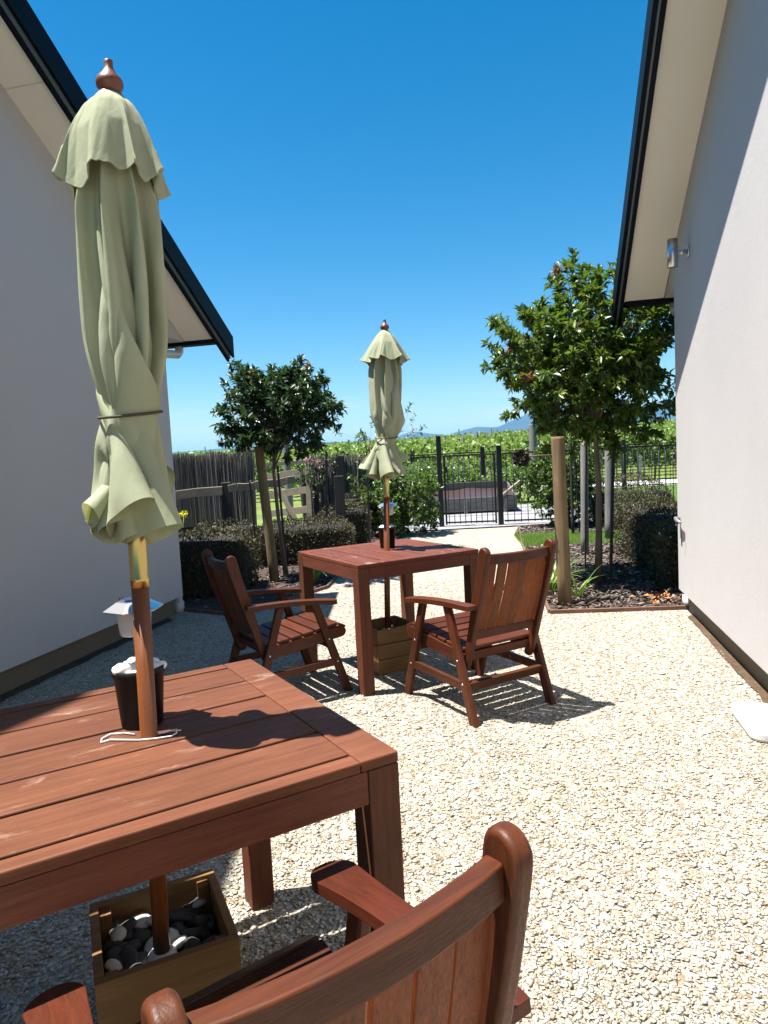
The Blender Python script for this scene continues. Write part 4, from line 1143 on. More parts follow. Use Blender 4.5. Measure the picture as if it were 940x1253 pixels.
    1,9,-2,-4,-1,1,1,-1,0,-2,0,1,-2,2,3,7,-6,0,0,-2,2,-3,-1,-3,-1,5,0,-4,-5,1,9,0,0,0,3,0,1,1,2,1,-11,0,7,-1,-1,-2,2,0,-1,3,0,1,0,-10,4,4,2,-1,0,1,1,
    1,0,3,-3,-1,-1,-9,6,-3,4,0,-1,2,0,1,-2,-1,-2,8,-1,-9,3,1,1,-3,0,-5,2,5,-1,-3,2,15,-7,-8,0,3,-2,-1,-1,-1,0,0,1,9,1,-5,0,-2,2,-1,0,-3,3,-2,-1,1,0,
    9,-1,-2,-1,-1,2,-4,-2,-2,1,5,1,3,-13,-5,13,2,-1,2,1,2,-1,2,0,2,-4,-15,11,2,-1,-1,2,-1,2,3,-2,0,1,-11,0,7,1,0,0,1,1,1,1,-1,-1,1,3,-14,4,-1,0,1,2,
    2,-1,3,-6,0,1,4,10,-17,2,0,-1,-1,-1,-1,5,4,-7,0,5,9,4,-16,-2,2,1,-1,0,-2,-1,2,1,5,6,-7,-1,2,-1,-1,-3,3,-2,0,0,2,-2,6,6,-5,0,0,-1,-6,-5,0,4,6,2,1,
    -8,-9,9,9,-1,1,0,2,-2,2,1,-1,0,-21,11,8,-2,0,0,-1,1,3,-2,2,1,-7,-8,6,3,-1,0,1,1,3,-3,0,0,-4,9,-13,-1,3,-3,2,2,4,1,-1,-5,-3,-2,6,17,-9,-15,3,-1,1,
    -1,0,8,-1,-7,-1,2,8,13,-15,-6,2,1,0,-1,-2,0,2,0,1,13,-4,-6,3,-2,-2,-2,2,0,-1,0,1,0,1,12,-6,1,-1,2,-9,-7,6,2,3,1,1,-6,-8,3,14,1,-2,0,-1,3,0,1,-2,
    -1,-4,-12,14,-1,2,0,0,0,2,-1,3,2,-2,-20,8,4,-2,0,0,1,6,-4,-2,-1,0,5,1,-17,7,-2,1,1,1,6,-3,-5,-3,0,0,12,21,-28,-7,2,2,-1,-1,2,1,-7,-2,10,4,11,-5,
    -11,0,1,-2,-1,0,0,0,3,-2,13,-4,-3,1,-1,-1,-3,4,-2,-1,1,1,0,-1,5,7,-5,0,1,-10,-4,-2,12,3,-2,5,-2,-13,-4,17,2,-1,0,0,1,1,0,-1,-2,0,-21,15,4,1,2,-4,
    4,-2,2,1,3,0,-15,-2,8,-3,0,0,2,0,-1,3,-4,-1,-5,18,-25,5,0,2,0,-4,16,-9,-3,-2,-1,-1,4,8,16,-27,2,-1,-1,1,11,-11,-11,11,14,-10,10,7,-18,-1,-1,0,1,
    -1,-1,4,1,-3,10,5,-8,0,-1,-1,0,3,-5,0,1,1,2,-4,1,9,-1,0,-2,-10,-6,11,7,0,-7,10,-3,-8,-8,13,4,0,1,2,-1,0,1,-2,-1,1,-10,-7,15,0,0,-2,2,-4,4,2,2,0,
    -2,-21,13,0,0,0,1,-6,5,1,-2,-1,0,11,-1,-18,4,1,-5,11,4,-12,0,-3,0,-1,5,5,12,-18,-1,-1,0,2,10,-15,-7,14,1,2,2,14,-17,-2,1,-3,1,-1,0,2,1,-3,5,13,
    -8,-3,0,-1,1,0,-2,-3,2,3,4,-8,1,5,3,0,-5,-11,3,11,7,2,4,-3,-6,-6,-10,8,9,0,2,-1,2,0,-1,-1,-1,-1,-3,-18,19,0,1,-4,5,3,-2,-3,9,-1,0,-23,1,7,0,0,1,
    0,4,-6,2,-3,2,6,4,-28,11,1,-4,25,-13,-16,6,-4,2,-3,2,1,12,0,-10,-2,-1,9,2,-14,-2,5,-1,10,-1,12,-4,-11,-1,1,0,0,-1,2,1,1,-2,14,-4,-9,4,-1,7,-6,-4,
    -2,5,-2,4,-2,-1,3,5,0,-10,-7,9,10,5,3,7,-22,9,-5,-9,0,12,1,2,-3,4,0,0,-2,-1,0,-2,-13,3,9,1,-8,9,-8,8,-6,1,15,-4,-4,-29,20,0,2,-2,-1,4,-3,-4,0,1,
    7,5,-4,-9,-1,10,5,-22,-5,0,6,-5,3,-2,5,7,12,-16,-2,2,11,-10,-11,0,6,4,-11,11,8,11,-17,-1,6,-6,-2,0,2,1,-1,1,12,3,-6,-4,1,-4,0,-8,8,2,1,1,0,0,4,0,
    0,-16,1,13,11,1,2,1,3,-11,-2,-7,-8,14,4,1,-2,1,-2,2,1,-3,-3,2,-9,-10,16,-1,-4,6,2,2,-6,2,3,2,0,-18,7,0,1,-2,3,1,-3,-2,-1,-1,6,8,0,-13,2,14,-24,
    -10,11,7,-9,-1,-4,2,3,5,13,-8,-5,3,13,-23,-4,1,6,1,-10,2,4,23,-10,-8,3,1,-2,1,2,1,2,-2,6,10,-15,2,-3,13,-20,-3,6,8,-3,4,3,-10,1,7,-2,-10,16,3,-2,
    7,3,0,0,0,-7,2,-22,11,12,2,-4,-2,-1,0,-3,2,0,1,-2,-15,9,-5,11,-6,8,2,-2,0,-7,9,1,1,-27,0,-2,-8,18,-6,1,-6,-2,2,4,10,4,-13,-2,7,-15,-11,28,-23,2,
    -4,-1,2,6,3,20,-13,-13,10,5,-19,-2,4,1,0,-5,-8,14,23,-11,-4,-6,3,1,-3,5,0,1,0,2,14,-3,-10,8,-8,-9,2,5,-3,0,0,11,-8,-4,7,-1,-15,12,14,6,0,2,0,-2,
    3,-5,-20,-7,11,15,-5,-4,-1,5,2,0,-2,3,-3,-1,-17,9,-14,22,-1,5,3,5,-18,-14,16,7,10,-11,-17,6,11,2,1,-6,2,-2,3,-1,9,11,-1,-8,-26,-2,12,3,0,-6,-3,
    -4,2,4,0,4,1,-1,14,-22,-3,0,1,5,1,-12,4,4,1,18,-3,-5,-3,1,-1,3,2,1,0,4,13,3,-12,8,-21,-1,5,-2,0,-1,4,3,-2,-1,-8,-1,6,7,9,-6,12,1,6,-5,-5,1,-12,
    -4,7,5,-13,7,-5,8,-1,0,1,-5,4,1,-8,-21,22,2,4,3,-3,5,-12,-7,11,11,1,-2,15,-24,9,4,-12,10,-2,-2,1,-1,14,9,-1,-28,-19,14,8,1,-1,-2,0,-7,-1,1,3,4,6,
    0,-3,-10,-4,5,-3,4,0,3,-11,2,3,10,1,-2,-2,-4,6,2,0,-1,6,-4,16,3,3,-18,-5,-1,6,-4,-2,0,2,7,-3,-7,6,-2,2,3,8,2,2,1,4,-4,1,-2,-5,-6,-3,1,1,4,0,4,0,
    1,-2,1,1,-2,1,-11,7,-1,5,1,-1,-2,-7,-2,-10,25,-3,7,16,-13,-1,-5,3,1,-2,1,0,-3,6,7,12,-22,-12,5,11,-6,-3,-2,0,-5,-2,1,0,5,6,-1,-7,-9,7,-6,6,5,-3,
    1,-9,-2,5,-1,11,-2,-1,-1,4,2,-3,4,-3,2,0,14,-9,0,1,-4,0,2,-7,1,1,1,5,-5,2,0,1,12,-5,9,4,-17,-2,18,-1,-1,-1,-11,-3,3,1,0,4,1,0,1,-2,2,-1,0,-2,0,0,
    0,3,1,0,-7,-2,-2,-10,9,13,2,12,-7,2,-14,7,2,-4,-1,2,-2,2,9,-1,-4,-5,-2,12,-12,-2,-1,5,-11,-2,0,1,3,5,0,-5,-7,5,-5,4,3,4,-5,-4,-4,3,10,2,-3,-1,-1,
    8,1,3,-11,6,-1,2,1,1,2,-5,2,-4,8,-8,0,2,2,4,-7,1,1,3,9,-5,15,-10,-15,6,22,-2,-4,-2,-7,-6,1,2,4,0,3,-1,0,0,-2,-1,4,-2,-1,0,2,2,1,-8,0,-2,0,-7,-2,
    13,5,13,-6,-5,-10,14,-6,-2,-1,-3,1,3,7,-6,4,-2,-4,8,-9,0,-1,15,-19,-7,2,1,1,9,-4,-9,7,-11,1,7,3,1,5,-10,-4,-4,8,8,0,-3,2,4,2,-1,-3,-3,3,2,2,-1,1,
    -2,1,-3,4,-4,-1,1,3,1,-4,1,1,7,3,7,5,-17,9,-6,5,2,5,2,-7,-11,0,7,2,0,1,-1,-1,0,1,1,1,-1,-4,2,4,-2,0,1,-10,1,1,-7,-3,3,14,13,-9,-4,-2,6,-3,-3,0,
    -6,2,0,7,9,-7,-2,0,-1,-2,-4,4,12,3,-29,1,1,4,3,1,-13,4,-5,1,7,3,3,4,-1,-19,1,12,4,1,-5,7,-3,4,2,-3,-7,3,2,5,-2,-2,-1,-2,4,2,-5,-1,1,2,2,-6,0,5,
    17,-9,13,-2,-6,14,-19,-4,5,8,2,-1,-8,-4,12,-8,4,0,1,-2,0,-2,7,-2,-1,-2,1,-2,3,-2,-4,-6,4,-1,-2,-4,8,2,12,-7,-12,8,3,-5,-2,-1,0,-1,1,3,0,2,0,0,-3,
    -1,-5,8,2,2,-19,-1,1,0,4,1,-2,-8,2,1,7,2,0,5,-14,3,-8,6,10,0,-2,-2,5,4,2,-1,-7,1,1,3,1,-3,0,2,1,-2,-3,0,0,4,1,-8,-8,10,33,-13,9,-8,11,3,1,-37,10,
    9,13,-1,-13,-4,5,-2,4,1,-3,1,-1,-4,5,0,-1,0,0,0,2,-2,-10,1,3,0,-5,-1,3,9,10,-4,-15,14,-2,-4,-3,0,-1,-1,1,4,3,-1,0,1,-1,-5,-5,16,-22,17,-5,-12,0,
    0,-1,3,0,-4,-3,7,3,1,2,1,-2,-5,-8,3,8,4,-1,1,4,3,-1,4,-10,-1,1,4,1,-2,-2,0,5,-4,-2,0,1,2,4,-4,-10,21,9,2,3,-7,12,0,-4,-7,-1,-5,13,4,-12,-6,1,4,
    -1,1,1,-2,-2,2,0,3,-2,-2,-2,2,1,-2,-12,3,2,2,-3,-6,4,7,11,-4,-5,2,-2,-3,-2,-2,0,-1,1,2,5,-1,-2,7,-7,-7,-2,0,-12,-4,39,-26,-2,-1,-2,3,-3,1,-1,6,2,
    2,0,3,-4,-8,-3,1,6,6,-1,1,5,2,-1,2,-5,-4,2,3,2,-3,-1,1,5,-7,1,-2,1,3,1,2,-3,11,6,8,1,2,-3,4,-15,13,-7,4,6,0,-9,-8,2,2,1,-1,0,0,0,-2,-1,5,-1,-4,
    -1,4,0,-4,-10,7,-1,1,-3,-10,11,1,10,2,-9,2,-3,-4,-2,0,-3,1,1,2,1,1,-1,7,-7,-7,-1,-10,0,-5,6,17,-16,3,-1,-1,-1,-2,3,6,0,2,0,1,2,-6,-8,0,7,5,1,2,5,
    1,0,-1,-3,-5,2,2,2,-2,4,-5,6,-11,3,1,-1,3,4,-1,5,4,5,10,-1,6,-2,-10,-33,38,0,1,1,3,-5,-8,-1,2,1,1,-1,-1,-1,0,6,-3,0,-4,0,2,0,-7,-5,6,0,-1,-3,-4,
    0,7,12,-3,-4,-5,2,-4,-2,-2,-1,0,1,3,2,1,-1,2,-5,-8,1,-10,0,-2,-2,11,-4,0,2,0,0,-5,9,2,-1,1,2,0,4,-13,-3,-1,5,8,0,2,5,2,0,-3,7,-13,1,4,1,-3,2,0,3,
    -9,2,0,0,3,4,-1,5,5,5,10,0,-3,0,-43,2,22,25,-7,2,5,-4,-11,0,6,-2,1,-1,-2,0,0,2,1,-1,0,-2,0,-1,-8,-2,6,-2,0,-2,-5,0,4,10,-1,-4,-3,0,-4,-3,0,1,-3,
    1,2,5,1,-3,2,-7,-6,-2,-3,-3,-3,-2,4,3,1,1,-3,-1,0,15,-5,-1,1,1,1,6,-12,-5,-2,3,6,4,4,4,2,0,-5,-2,-3,-1,5,1,-2,1,0,1,-6,2,-1,1,3,4,0,6,4,3,11,3,
    -14,-14,-22,8,10,31,-3,-6,9,-3,-7,-3,4,-1,0,0,0,-1,-1,1,2,-1,-1,-2,2,-4,-9,2,6,-2,0,-3,-3,-4,6,3285,-1,1,0,0,0,-2,-1,1,4,3,0,-3,-2,4,3,-1,0,-1,1,
    0,-1,-1,-1,-1,-1,-1,1,1,1,0,1,1,0,0,0,-1,-1,-1,-2,0,0,1,0,1,1,0,0,0,0,0,-1,-2,0,0,1,1,1,1,0,0,0,0,0,-1,-3,1,1,1,1,1,1,0,0,-1,-2,-1,-1,-1,0,1,0,1,
    1,0,1,0,-1,1,0,-1,-3,1,1,1,0,1,0,0,0,0,0,-1,-1,-36,1,0,0,1,0,1,0,0,-1,-1,0,0,-1,0,0,1,0,1,0,0,0,0,-1,0,0,-1,0,1,0,1,0,0,0,0,-1,0,0,0,-1,0,1,0,1,
    0,0,0,0,0,-1,-1,0,0,1,1,0,0,0,0,0,0,0,-1,0,-1,0,1,0,0,1,0,1,0,-1,-1,1,-1,0,-1,1,0,1,-1,0,1,0,0,0,-1,0,-1,0,1,0,0,1,-1,1,0,0,0,-1,0,0,-36,-1,0,0,
    0,0,0,1,0,-1,-1,0,1,1,-1,-1,2,0,0,-1,0,0,0,1,-1,0,1,0,-1,0,0,1,-1,1,0,0,0,0,-1,1,0,0,-1,0,0,-1,1,0,0,0,0,0,1,-1,0,0,0,0,-1,1,0,0,0,-1,1,1,-1,1,0,
    0,0,0,-1,0,1,-1,1,0,0,-1,0,0,1,-1,0,0,0,0,0,-1,1,1,-1,0,0,0,1,-1,0,0,0,0,0,0,-37,2,-1,1,-1,0,1,0,0,-1,0,-1,1,-1,0,1,0,1,0,0,0,0,0,-1,1,-1,-1,1,1,
    0,0,0,1,-1,0,0,-1,0,0,-1,1,0,1,0,-1,1,0,0,-1,1,0,-1,-1,1,0,0,0,0,1,0,0,-1,0,0,0,-1,1,0,1,0,1,-1,1,0,-1,0,-1,0,-1,1,0,0,0,1,0,-1,0,1,-1,0,0,-1,1,
    1,0,0,-1,1,0,0,0,-1,0,0,-36,-1,1,-1,0,1,0,0,0,-1,0,0,0,1,0,-1,0,0,1,0,0,0,-1,0,0,0,1,0,-1,1,0,-1,1,0,0,0,0,-1,1,0,0,-1,0,0,1,-1,0,0,0,0,0,1,0,0,
    0,0,0,0,-1,0,0,0,0,0,0,1,0,0,0,0,0,1,-1,0,0,-1,1,-1,1,0,0,0,0,-1,0,1,0,-1,0,0,0,1,-1,0,0,0,1,-1,1,0,-1,1,0,-1,-36,1,0,0,1,-1,1,0,0,0,-1,0,-1,0,0,
    1,0,1,1,0,-1,0,-1,0,0,0,-1,0,1,0,1,0,0,0,0,-1,0,0,-1,0,0,1,0,0,0,1,0,0,0,-1,-1,0,0,0,1,0,0,0,1,0,-1,1,-1,0,-1,0,0,0,1,0,2,0,0,-1,-1,0,-1,0,0,0,1,
    0,0,1,0,0,-1,1,-1,0,-1,0,1,0,0,1,0,0,0,0,-1,0,-1,0,-36,-1,0,0,0,1,-1,1,-1,0,0,0,0,1,-1,0,1,0,0,0,0,0,0,0,-1,0,1,0,0,0,0,1,-1,1,0,-1,-1,0,0,1,0,
    -1,0,0,1,0,-1,0,0,0,1,-1,1,0,-1,0,1,0,0,-1,1,-1,0,0,0,1,0,0,0,1,-1,1,0,0,-1,0,0,0,0,0,-1,0,0,1,0,-1,1,-1,1,-1,1,0,-1,0,1,-1,0,1,0,-1,1,-1,0,1,
    -37,1,0,1,0,0,1,-1,1,-1,-1,0,0,-1,1,0,0,1,0,1,0,-1,0,-1,0,0,-1,1,0,0,1,0,1,0,-1,1,-1,-1,0,-1,0,1,1,0,0,0,0,0,0,-1,0,0,-1,1,0,1,-1,1,0,0,0,-1,1,
    -1,0,-1,1,0,0,1,1,0,1,-1,-1,0,-1,0,-1,1,0,0,1,0,0,0,0,0,-1,0,-1,0,1,0,0,1,0,0,0,1,-1,-1,0,-1,-36,0,-1,0,0,1,0,0,0,0,-1,0,0,1,0,0,-1,1,1,0,-1,0,0,
    0,-1,0,1,-1,1,0,0,0,1,0,0,-1,0,0,-1,1,0,0,-1,0,0,0,1,0,-1,1,-1,1,0,-1,1,-1,1,-1,0,1,-1,1,-1,0,0,1,-1,1,1,0,0,1,-1,0,0,-1,0,-1,1,-1,1,0,-1,0,1,0,
    0,-1,0,1,0,0,0,0,0,0,0,0,0,0,0,0,0,0,-36,0,1,0,1,0,0,1,-1,-1,0,-1,0,0,0,0,2,-1,1,1,0,0,-1,-1,0,-1,0,0,0,1,0,2,0,-1,0,0,0,-1,0,-1,0,0,1,1,0,1,-1,
    0,0,-1,0,-1,0,1,-1,1,0,1,1,0,-1,-1,0,0,0,-1,0,1,0,0,2,0,0,0,-1,-1,-1,0,0,0,0,1,1,0,0,1,-1,0,-1,-1,0,0,0,1,0,0,1,1,0,-1,-1,0,-1,0,-36,-1,1,0,-1,1,
    0,0,0,0,0,0,0,0,-1,1,-1,2,0,0,0,-1,0,-1,0,1,0,0,0,0,1,0,0,1,0,-1,-1,-1,0,1,0,0,-1,0,1,0,0,0,0,-1,0,0,1,-1,1,0,0,0,0,0,0,0,-1,0,0,1,0,0,0,1,0,1,1,
    -1,-1,-1,0,0,0,0,0,-1,1,0,1,-1,0,0,0,0,-1,1,0,-1,1,0,1,-1,0,1,0,-1,0,-1,-36,0,0,0,1,0,1,0,0,-1,-1,0,0,0,0,0,1,0,1,1,0,-1,-1,0,-1,0,0,0,0,1,0,0,1,
    1,-1,-1,0,0,-1,0,-1,1,1,0,0,0,1,-1,0,0,-1,0,0,0,0,0,1,1,-1,0,0,-1,1,-1,0,0,0,0,1,1,0,1,0,0,-1,-1,-1,0,0,0,0,1,-1,2,-1,1,0,-1,0,-1,0,0,0,1,-1,1,0,
    1,0,-1,0,0,-1,0,-37,1,-1,1,0,0,1,-1,0,0,0,0,-1,0,1,0,0,0,1,1,-1,1,-1,-1,-1,0,0,0,1,0,1,0,0,1,0,-1,-1,0,0,-1,1,-1,0,1,0,0,0,0,0,0,0,0,-1,1,0,0,0,
    0,1,0,-1,0,-1,1,-1,0,1,0,1,0,1,1,0,0,0,-2,0,-1,-1,0,0,0,1,0,1,-1,0,0,0,0,0,-1,0,0,1,1,0,0,0,0,-1,0,0,0,-36,0,1,0,1,1,0,0,0,-1,-1,-1,0,0,0,0,2,0,
    1,0,1,-2,0,-1,1,-2,0,0,1,1,0,1,0,0,0,0,-2,0,-1,0,0,1,0,1,0,1,-1,0,-1,0,0,-1,0,0,1,0,1,1,0,-1,1,-2,0,-1,0,0,0,1,1,0,1,1,-1,0,0,-1,-2,0,0,0,1,1,0,
    0,1,0,0,-1,-1,0,-1,0,0,1,1,0,0,1,0,-1,0,-1,-1,0,-36,-1,0,1,0,0,1,0,0,-1,1,-1,0,0,0,0,0,1,0,2,-1,1,0,-2,-2,1,0,0,0,0,1,0,0,2,0,-1,-1,-1,0,0,-1,0,
    1,0,1,0,0,0,-1,0,-1,0,1,-1,0,2,0,0,1,-1,-2,1,0,0,0,0,0,0,1,1,-1,2,0,0,0,-1,-1,-1,0,-1,0,0,1,0,1,1,-1,-1,0,0,0,0,0,0,0,0,1,0,0,1,-1,-1,0,0,-36,0,
    1,-1,1,1,0,1,-1,0,-1,-1,0,0,0,1,0,1,0,1,2,-2,-2,3,-3,-1,0,0,0,2,0,0,1,0,0,0,-1,-1,0,-1,0,0,1,0,0,1,-1,1,0,-1,0,-1,0,0,1,0,0,1,0,2,0,-2,-2,0,0,0,
    0,1,0,0,3,1,-1,-1,1,-1,-3,0,0,0,0,1,1,0,1,-1,0,0,-1,0,-1,0,0,0,1,1,0,1,0,-1,-1,0,0,-1,-37,1,-1,1,1,-1,2,0,-1,0,-2,2,-1,-1,0,1,1,0,1,0,2,-2,0,-1,
    0,-1,-1,1,1,-1,1,0,1,2,-1,0,-2,-1,0,-1,0,1,0,0,1,0,0,-1,0,0,0,0,-1,1,0,0,1,-1,2,0,-1,0,-1,0,-1,0,1,1,1,1,0,0,1,0,-2,0,-1,-1,-1,0,1,1,-1,1,0,1,0,
    -1,-1,-1,1,-1,0,1,1,0,0,0,1,-1,0,-1,0,0,-36,0,1,1,0,1,1,-1,0,-1,0,-2,0,0,1,0,1,0,0,2,0,1,-3,-1,1,-1,-1,0,1,2,0,0,1,0,-1,1,0,-2,-1,-1,0,0,1,1,1,0,
    0,0,0,-2,0,-1,0,0,1,1,1,0,0,0,-1,1,-2,-1,0,0,1,0,0,2,2,0,0,-2,1,0,-1,-2,-1,0,1,0,1,1,1,0,-1,0,-1,-1,-1,0,1,0,0,1,1,1,0,-1,-1,0,-1,-1,-36,-1,1,0,
    1,1,0,2,-2,-1,-1,-1,1,0,-1,1,1,1,1,0,1,-1,0,-2,-1,-1,1,0,0,1,1,-1,1,3,-3,1,0,-2,-1,0,-1,1,0,1,0,1,0,-1,0,0,-1,0,0,0,0,1,-1,2,0,0,0,-2,2,-2,0,0,0,
    2,0,0,0,2,0,0,-2,0,-1,0,-1,0,0,2,0,0,0,1,-1,1,-2,-2,1,0,-1,2,1,1,-2,1,2,-1,-1,-1,-1,0,-36,0,0,1,1,1,1,1,-1,-1,-2,0,-1,0,0,2,0,0,1,0,2,-2,2,-3,0,
    -1,-1,1,0,1,-1,1,3,-1,0,-1,1,-2,-2,0,0,1,0,0,1,0,0,0,0,0,-1,0,-1,0,1,0,1,0,1,0,-1,0,1,-2,-1,0,1,0,1,2,0,0,1,-1,-1,-1,0,-1,-1,0,1,-1,1,1,1,0,-1,2,
    -1,-2,-1,0,0,1,1,0,1,0,1,-1,0,-2,0,0,-37,0,1,1,1,0,1,1,-1,0,-2,-2,2,-2,1,0,1,1,0,1,0,1,-1,4,-6,-1,-1,0,2,0,1,1,1,4,-4,0,-1,0,-3,-1,1,-1,3,-1,0,1,
    0,0,0,-1,-1,0,-1,0,1,1,1,0,0,0,0,-1,-1,1,-2,0,2,0,1,0,1,2,0,0,-2,-1,0,-1,-2,0,1,2,1,0,0,-1,0,0,2,-3,-1,-1,1,1,1,0,0,1,2,-1,-1,-1,-2,0,-36,0,1,1,
    1,0,1,0,0,1,-1,-3,-1,0,1,2,-2,2,1,0,1,0,-3,0,3,-4,-1,1,1,1,0,2,3,-1,5,-8,0,-1,-1,-2,0,2,0,1,1,-1,0,-1,0,1,-2,0,-1,1,1,1,-1,1,0,0,0,0,-2,0,0,-1,1,
    1,1,1,1,1,-1,0,0,-1,-2,-2,0,1,0,1,1,0,1,0,-1,-2,2,0,-3,0,1,1,2,-2,1,1,1,-1,0,0,-2,-1,-36,0,1,1,0,1,1,0,-1,0,0,-2,-1,0,1,-2,2,1,0,1,1,0,0,-2,0,-2,
    0,0,2,0,0,4,2,-4,-1,1,-2,1,-3,0,-1,2,0,1,0,0,0,1,-1,-1,0,-1,0,0,0,1,2,0,0,0,0,-2,0,-1,0,0,0,1,2,-1,2,1,4,-2,-2,-2,-2,-1,0,0,2,0,0,1,1,-1,-1,-1,1,
    0,-2,0,1,1,0,1,-1,3,2,-3,0,0,-3,-2,-36,1,0,1,0,2,1,-1,0,0,-1,2,-5,0,2,2,-2,3,-1,2,-1,0,-1,-1,-1,-1,-1,1,1,0,1,2,2,-2,2,-2,-2,0,-1,-2,2,-1,2,-1,1,
    0,-1,-1,2,0,-1,-1,-1,0,2,1,-1,1,-1,1,0,0,-1,-1,-1,0,0,5,-4,3,2,1,9,-7,-4,0,-2,-2,-1,0,2,1,1,0,0,-1,0,0,-1,0,-1,-1,1,1,0,0,4,0,-1,2,-2,0,0,-4,-36,
    0,2,-1,1,2,-2,2,-1,1,0,-5,0,1,-1,1,2,4,0,-2,2,0,-2,-1,0,-3,0,1,1,-1,4,2,1,10,-5,-7,-2,-2,-2,0,1,3,-2,0,0,0,0,0,-1,2,-1,-2,0,1,1,0,1,-1,1,0,0,-1,
    -1,0,-1,0,1,0,1,3,1,2,2,-1,-1,-2,-2,-4,0,1,2,-1,0,2,-1,1,-1,-1,-2,3,-2,-1,2,2,-2,0,2,1,1,-2,0,-1,0,-3,-37,2,-1,3,0,1,1,-2,0,1,-1,0,-2,-2,5,-3,8,
    -6,0,1,2,1,-1,-2,1,-1,-5,6,-4,1,2,3,3,1,-2,2,-5,-1,-4,-2,3,2,-3,1,2,0,-1,-1,1,0,-1,-2,-1,2,2,0,1,-1,-1,2,0,0,-1,-1,-2,-1,5,-1,0,2,2,1,1,0,-2,1,0,
    -6,-3,3,4,-2,0,0,0,0,0,-1,0,1,-2,-3,4,-1,0,1,3,-1,3,-2,-2,0,1,-4,-36,-1,5,-2,2,-1,2,-2,-1,1,2,-2,-4,1,-1,5,0,-2,2,2,0,0,-2,0,-2,2,-4,1,0,1,3,3,2,
    -1,-1,2,2,-6,1,-7,3,-1,0,1,-1,0,0,0,-1,1,1,-2,-1,5,-1,-1,-1,0,2,-1,-1,0,0,-2,0,0,2,-2,5,1,1,2,2,-3,1,-2,-3,0,-4,8,-7,1,-1,1,2,0,-1,-1,-1,0,3,-4,
    5,-3,0,3,2,0,-1,7,-4,-4,0,-5,-32,2,-3,-1,1,1,0,0,0,-2,2,2,-1,7,-10,3,-2,1,2,-3,2,1,0,-1,-2,0,2,-4,1,3,2,3,2,-3,-2,4,-3,0,-2,2,-2,-6,2,0,1,-1,1,0,
    -1,1,4,-1,-2,8,-10,0,-1,2,0,0,1,-1,0,-1,1,3,-6,3,2,0,4,1,4,-3,-6,1,0,-2,2,-4,-1,1,2,0,-1,1,0,-1,0,-1,-1,11,-10,0,1,1,0,2,-1,3,0,-3,0,4,-34,3,-3,
    1,2,0,-2,0,-1,0,2,3,-1,-6,11,-7,0,1,1,1,-3,2,-2,0,1,-2,-2,0,1,2,4,3,-1,-3,-1,-1,3,-1,-2,-4,-1,1,1,2,-2,1,-1,0,0,-1,1,3,15,-19,0,1,0,0,1,1,0,-1,
    -1,1,-2,0,0,1,2,3,1,6,-2,-7,5,0,-3,-2,-3,-1,0,1,0,2,0,0,0,-1,0,-2,1,-2,1,0,2,1,0,1,0,0,-1,3,-4,3,-31,-4,1,2,0,0,2,-2,0,-2,1,0,4,-4,0,1,-1,1,1,0,
    0,0,-1,0,1,-1,-1,-2,2,3,4,-2,2,-2,-1,-3,4,0,-1,1,-8,2,0,1,1,-1,0,0,-1,0,-1,7,-5,-2,5,-5,1,1,1,0,1,0,-2,-1,-1,1,0,2,2,1,2,7,2,-8,-1,-2,1,-2,-1,-4,
    0,1,2,0,1,1,-2,0,-1,0,-1,-1,1,1,0,2,0,0,0,1,0,-1,0,-1,-33,-2,1,2,0,0,-1,1,-1,-1,0,1,-1,1,-2,2,0,2,0,0,-3,3,-1,1,-1,0,-1,-1,2,4,3,-1,0,-2,-1,0,0,
    0,0,-3,-2,-1,2,-1,0,0,1,0,-1,-1,0,-2,1,3,-3,2,0,0,1,1,1,-1,-1,-1,0,-2,2,2,0,4,5,3,-3,0,-5,0,-1,-2,-2,-1,0,0,1,1,0,0,0,-1,-1,1,-1,0,0,0,2,1,-1,1,
    0,0,0,0,0,-1,-34,0,0,2,-2,3,0,-1,0,-2,0,0,0,0,0,1,0,1,1,-1,2,-3,2,-1,1,0,-2,0,1,5,0,1,-2,-2,-1,-1,2,0,1,-2,-2,-1,0,1,0,1,0,-2,0,-1,0,0,-1,1,1,0,
    1,0,1,0,0,0,0,0,-3,1,1,1,2,4,1,0,8,-4,-5,-3,1,-1,-5,-1,1,2,-1,1,1,0,-1,0,0,-1,-1,-1,1,2,0,0,2,-2,1,1,2,-3,-1,1,-32,-3,2,1,0,0,0,0,-1,0,-1,0,-1,1,
    -1,1,1,1,1,-2,4,-1,5,-3,-4,0,-1,1,2,3,-2,3,-2,-2,0,-2,-1,5,-1,-3,-2,1,-1,0,2,-1,-1,1,1,-1,-2,-1,0,0,0,1,1,1,1,1,0,-1,-1,1,-2,-1,2,0,5,2,1,4,4,-4,
    -1,-7,1,-1,-3,-3,3,-2,2,1,0,-1,0,-1,2,-1,-1,-1,1,-1,1,2,-1,1,1,1,-1,0,1,-2,-31,-3,1,1,-1,1,1,0,-1,-1,0,-1,-1,0,1,1,1,1,-1,0,-1,6,-4,4,-2,-3,-2,0,
    6,-1,2,0,-2,0,-1,-1,3,-3,2,-2,-3,-1,1,2,0,0,-1,-1,1,-1,-1,0,-1,1,1,0,1,1,0,1,0,0,-1,1,2,-5,9,-7,5,2,3,5,-2,0,-5,-2,1,0,-7,-2,1,-1,2,1,0,0,0,-2,1,
    -1,0,-1,0,1,1,0,1,0,1,1,0,-1,0,1,-31,-3,2,-2,2,1,0,0,0,-2,0,0,-1,-1,1,0,1,1,0,-1,4,-7,3,2,1,-1,0,0,2,0,1,-1,0,0,-1,-1,1,0,1,-2,-3,1,0,0,1,-1,0,0,
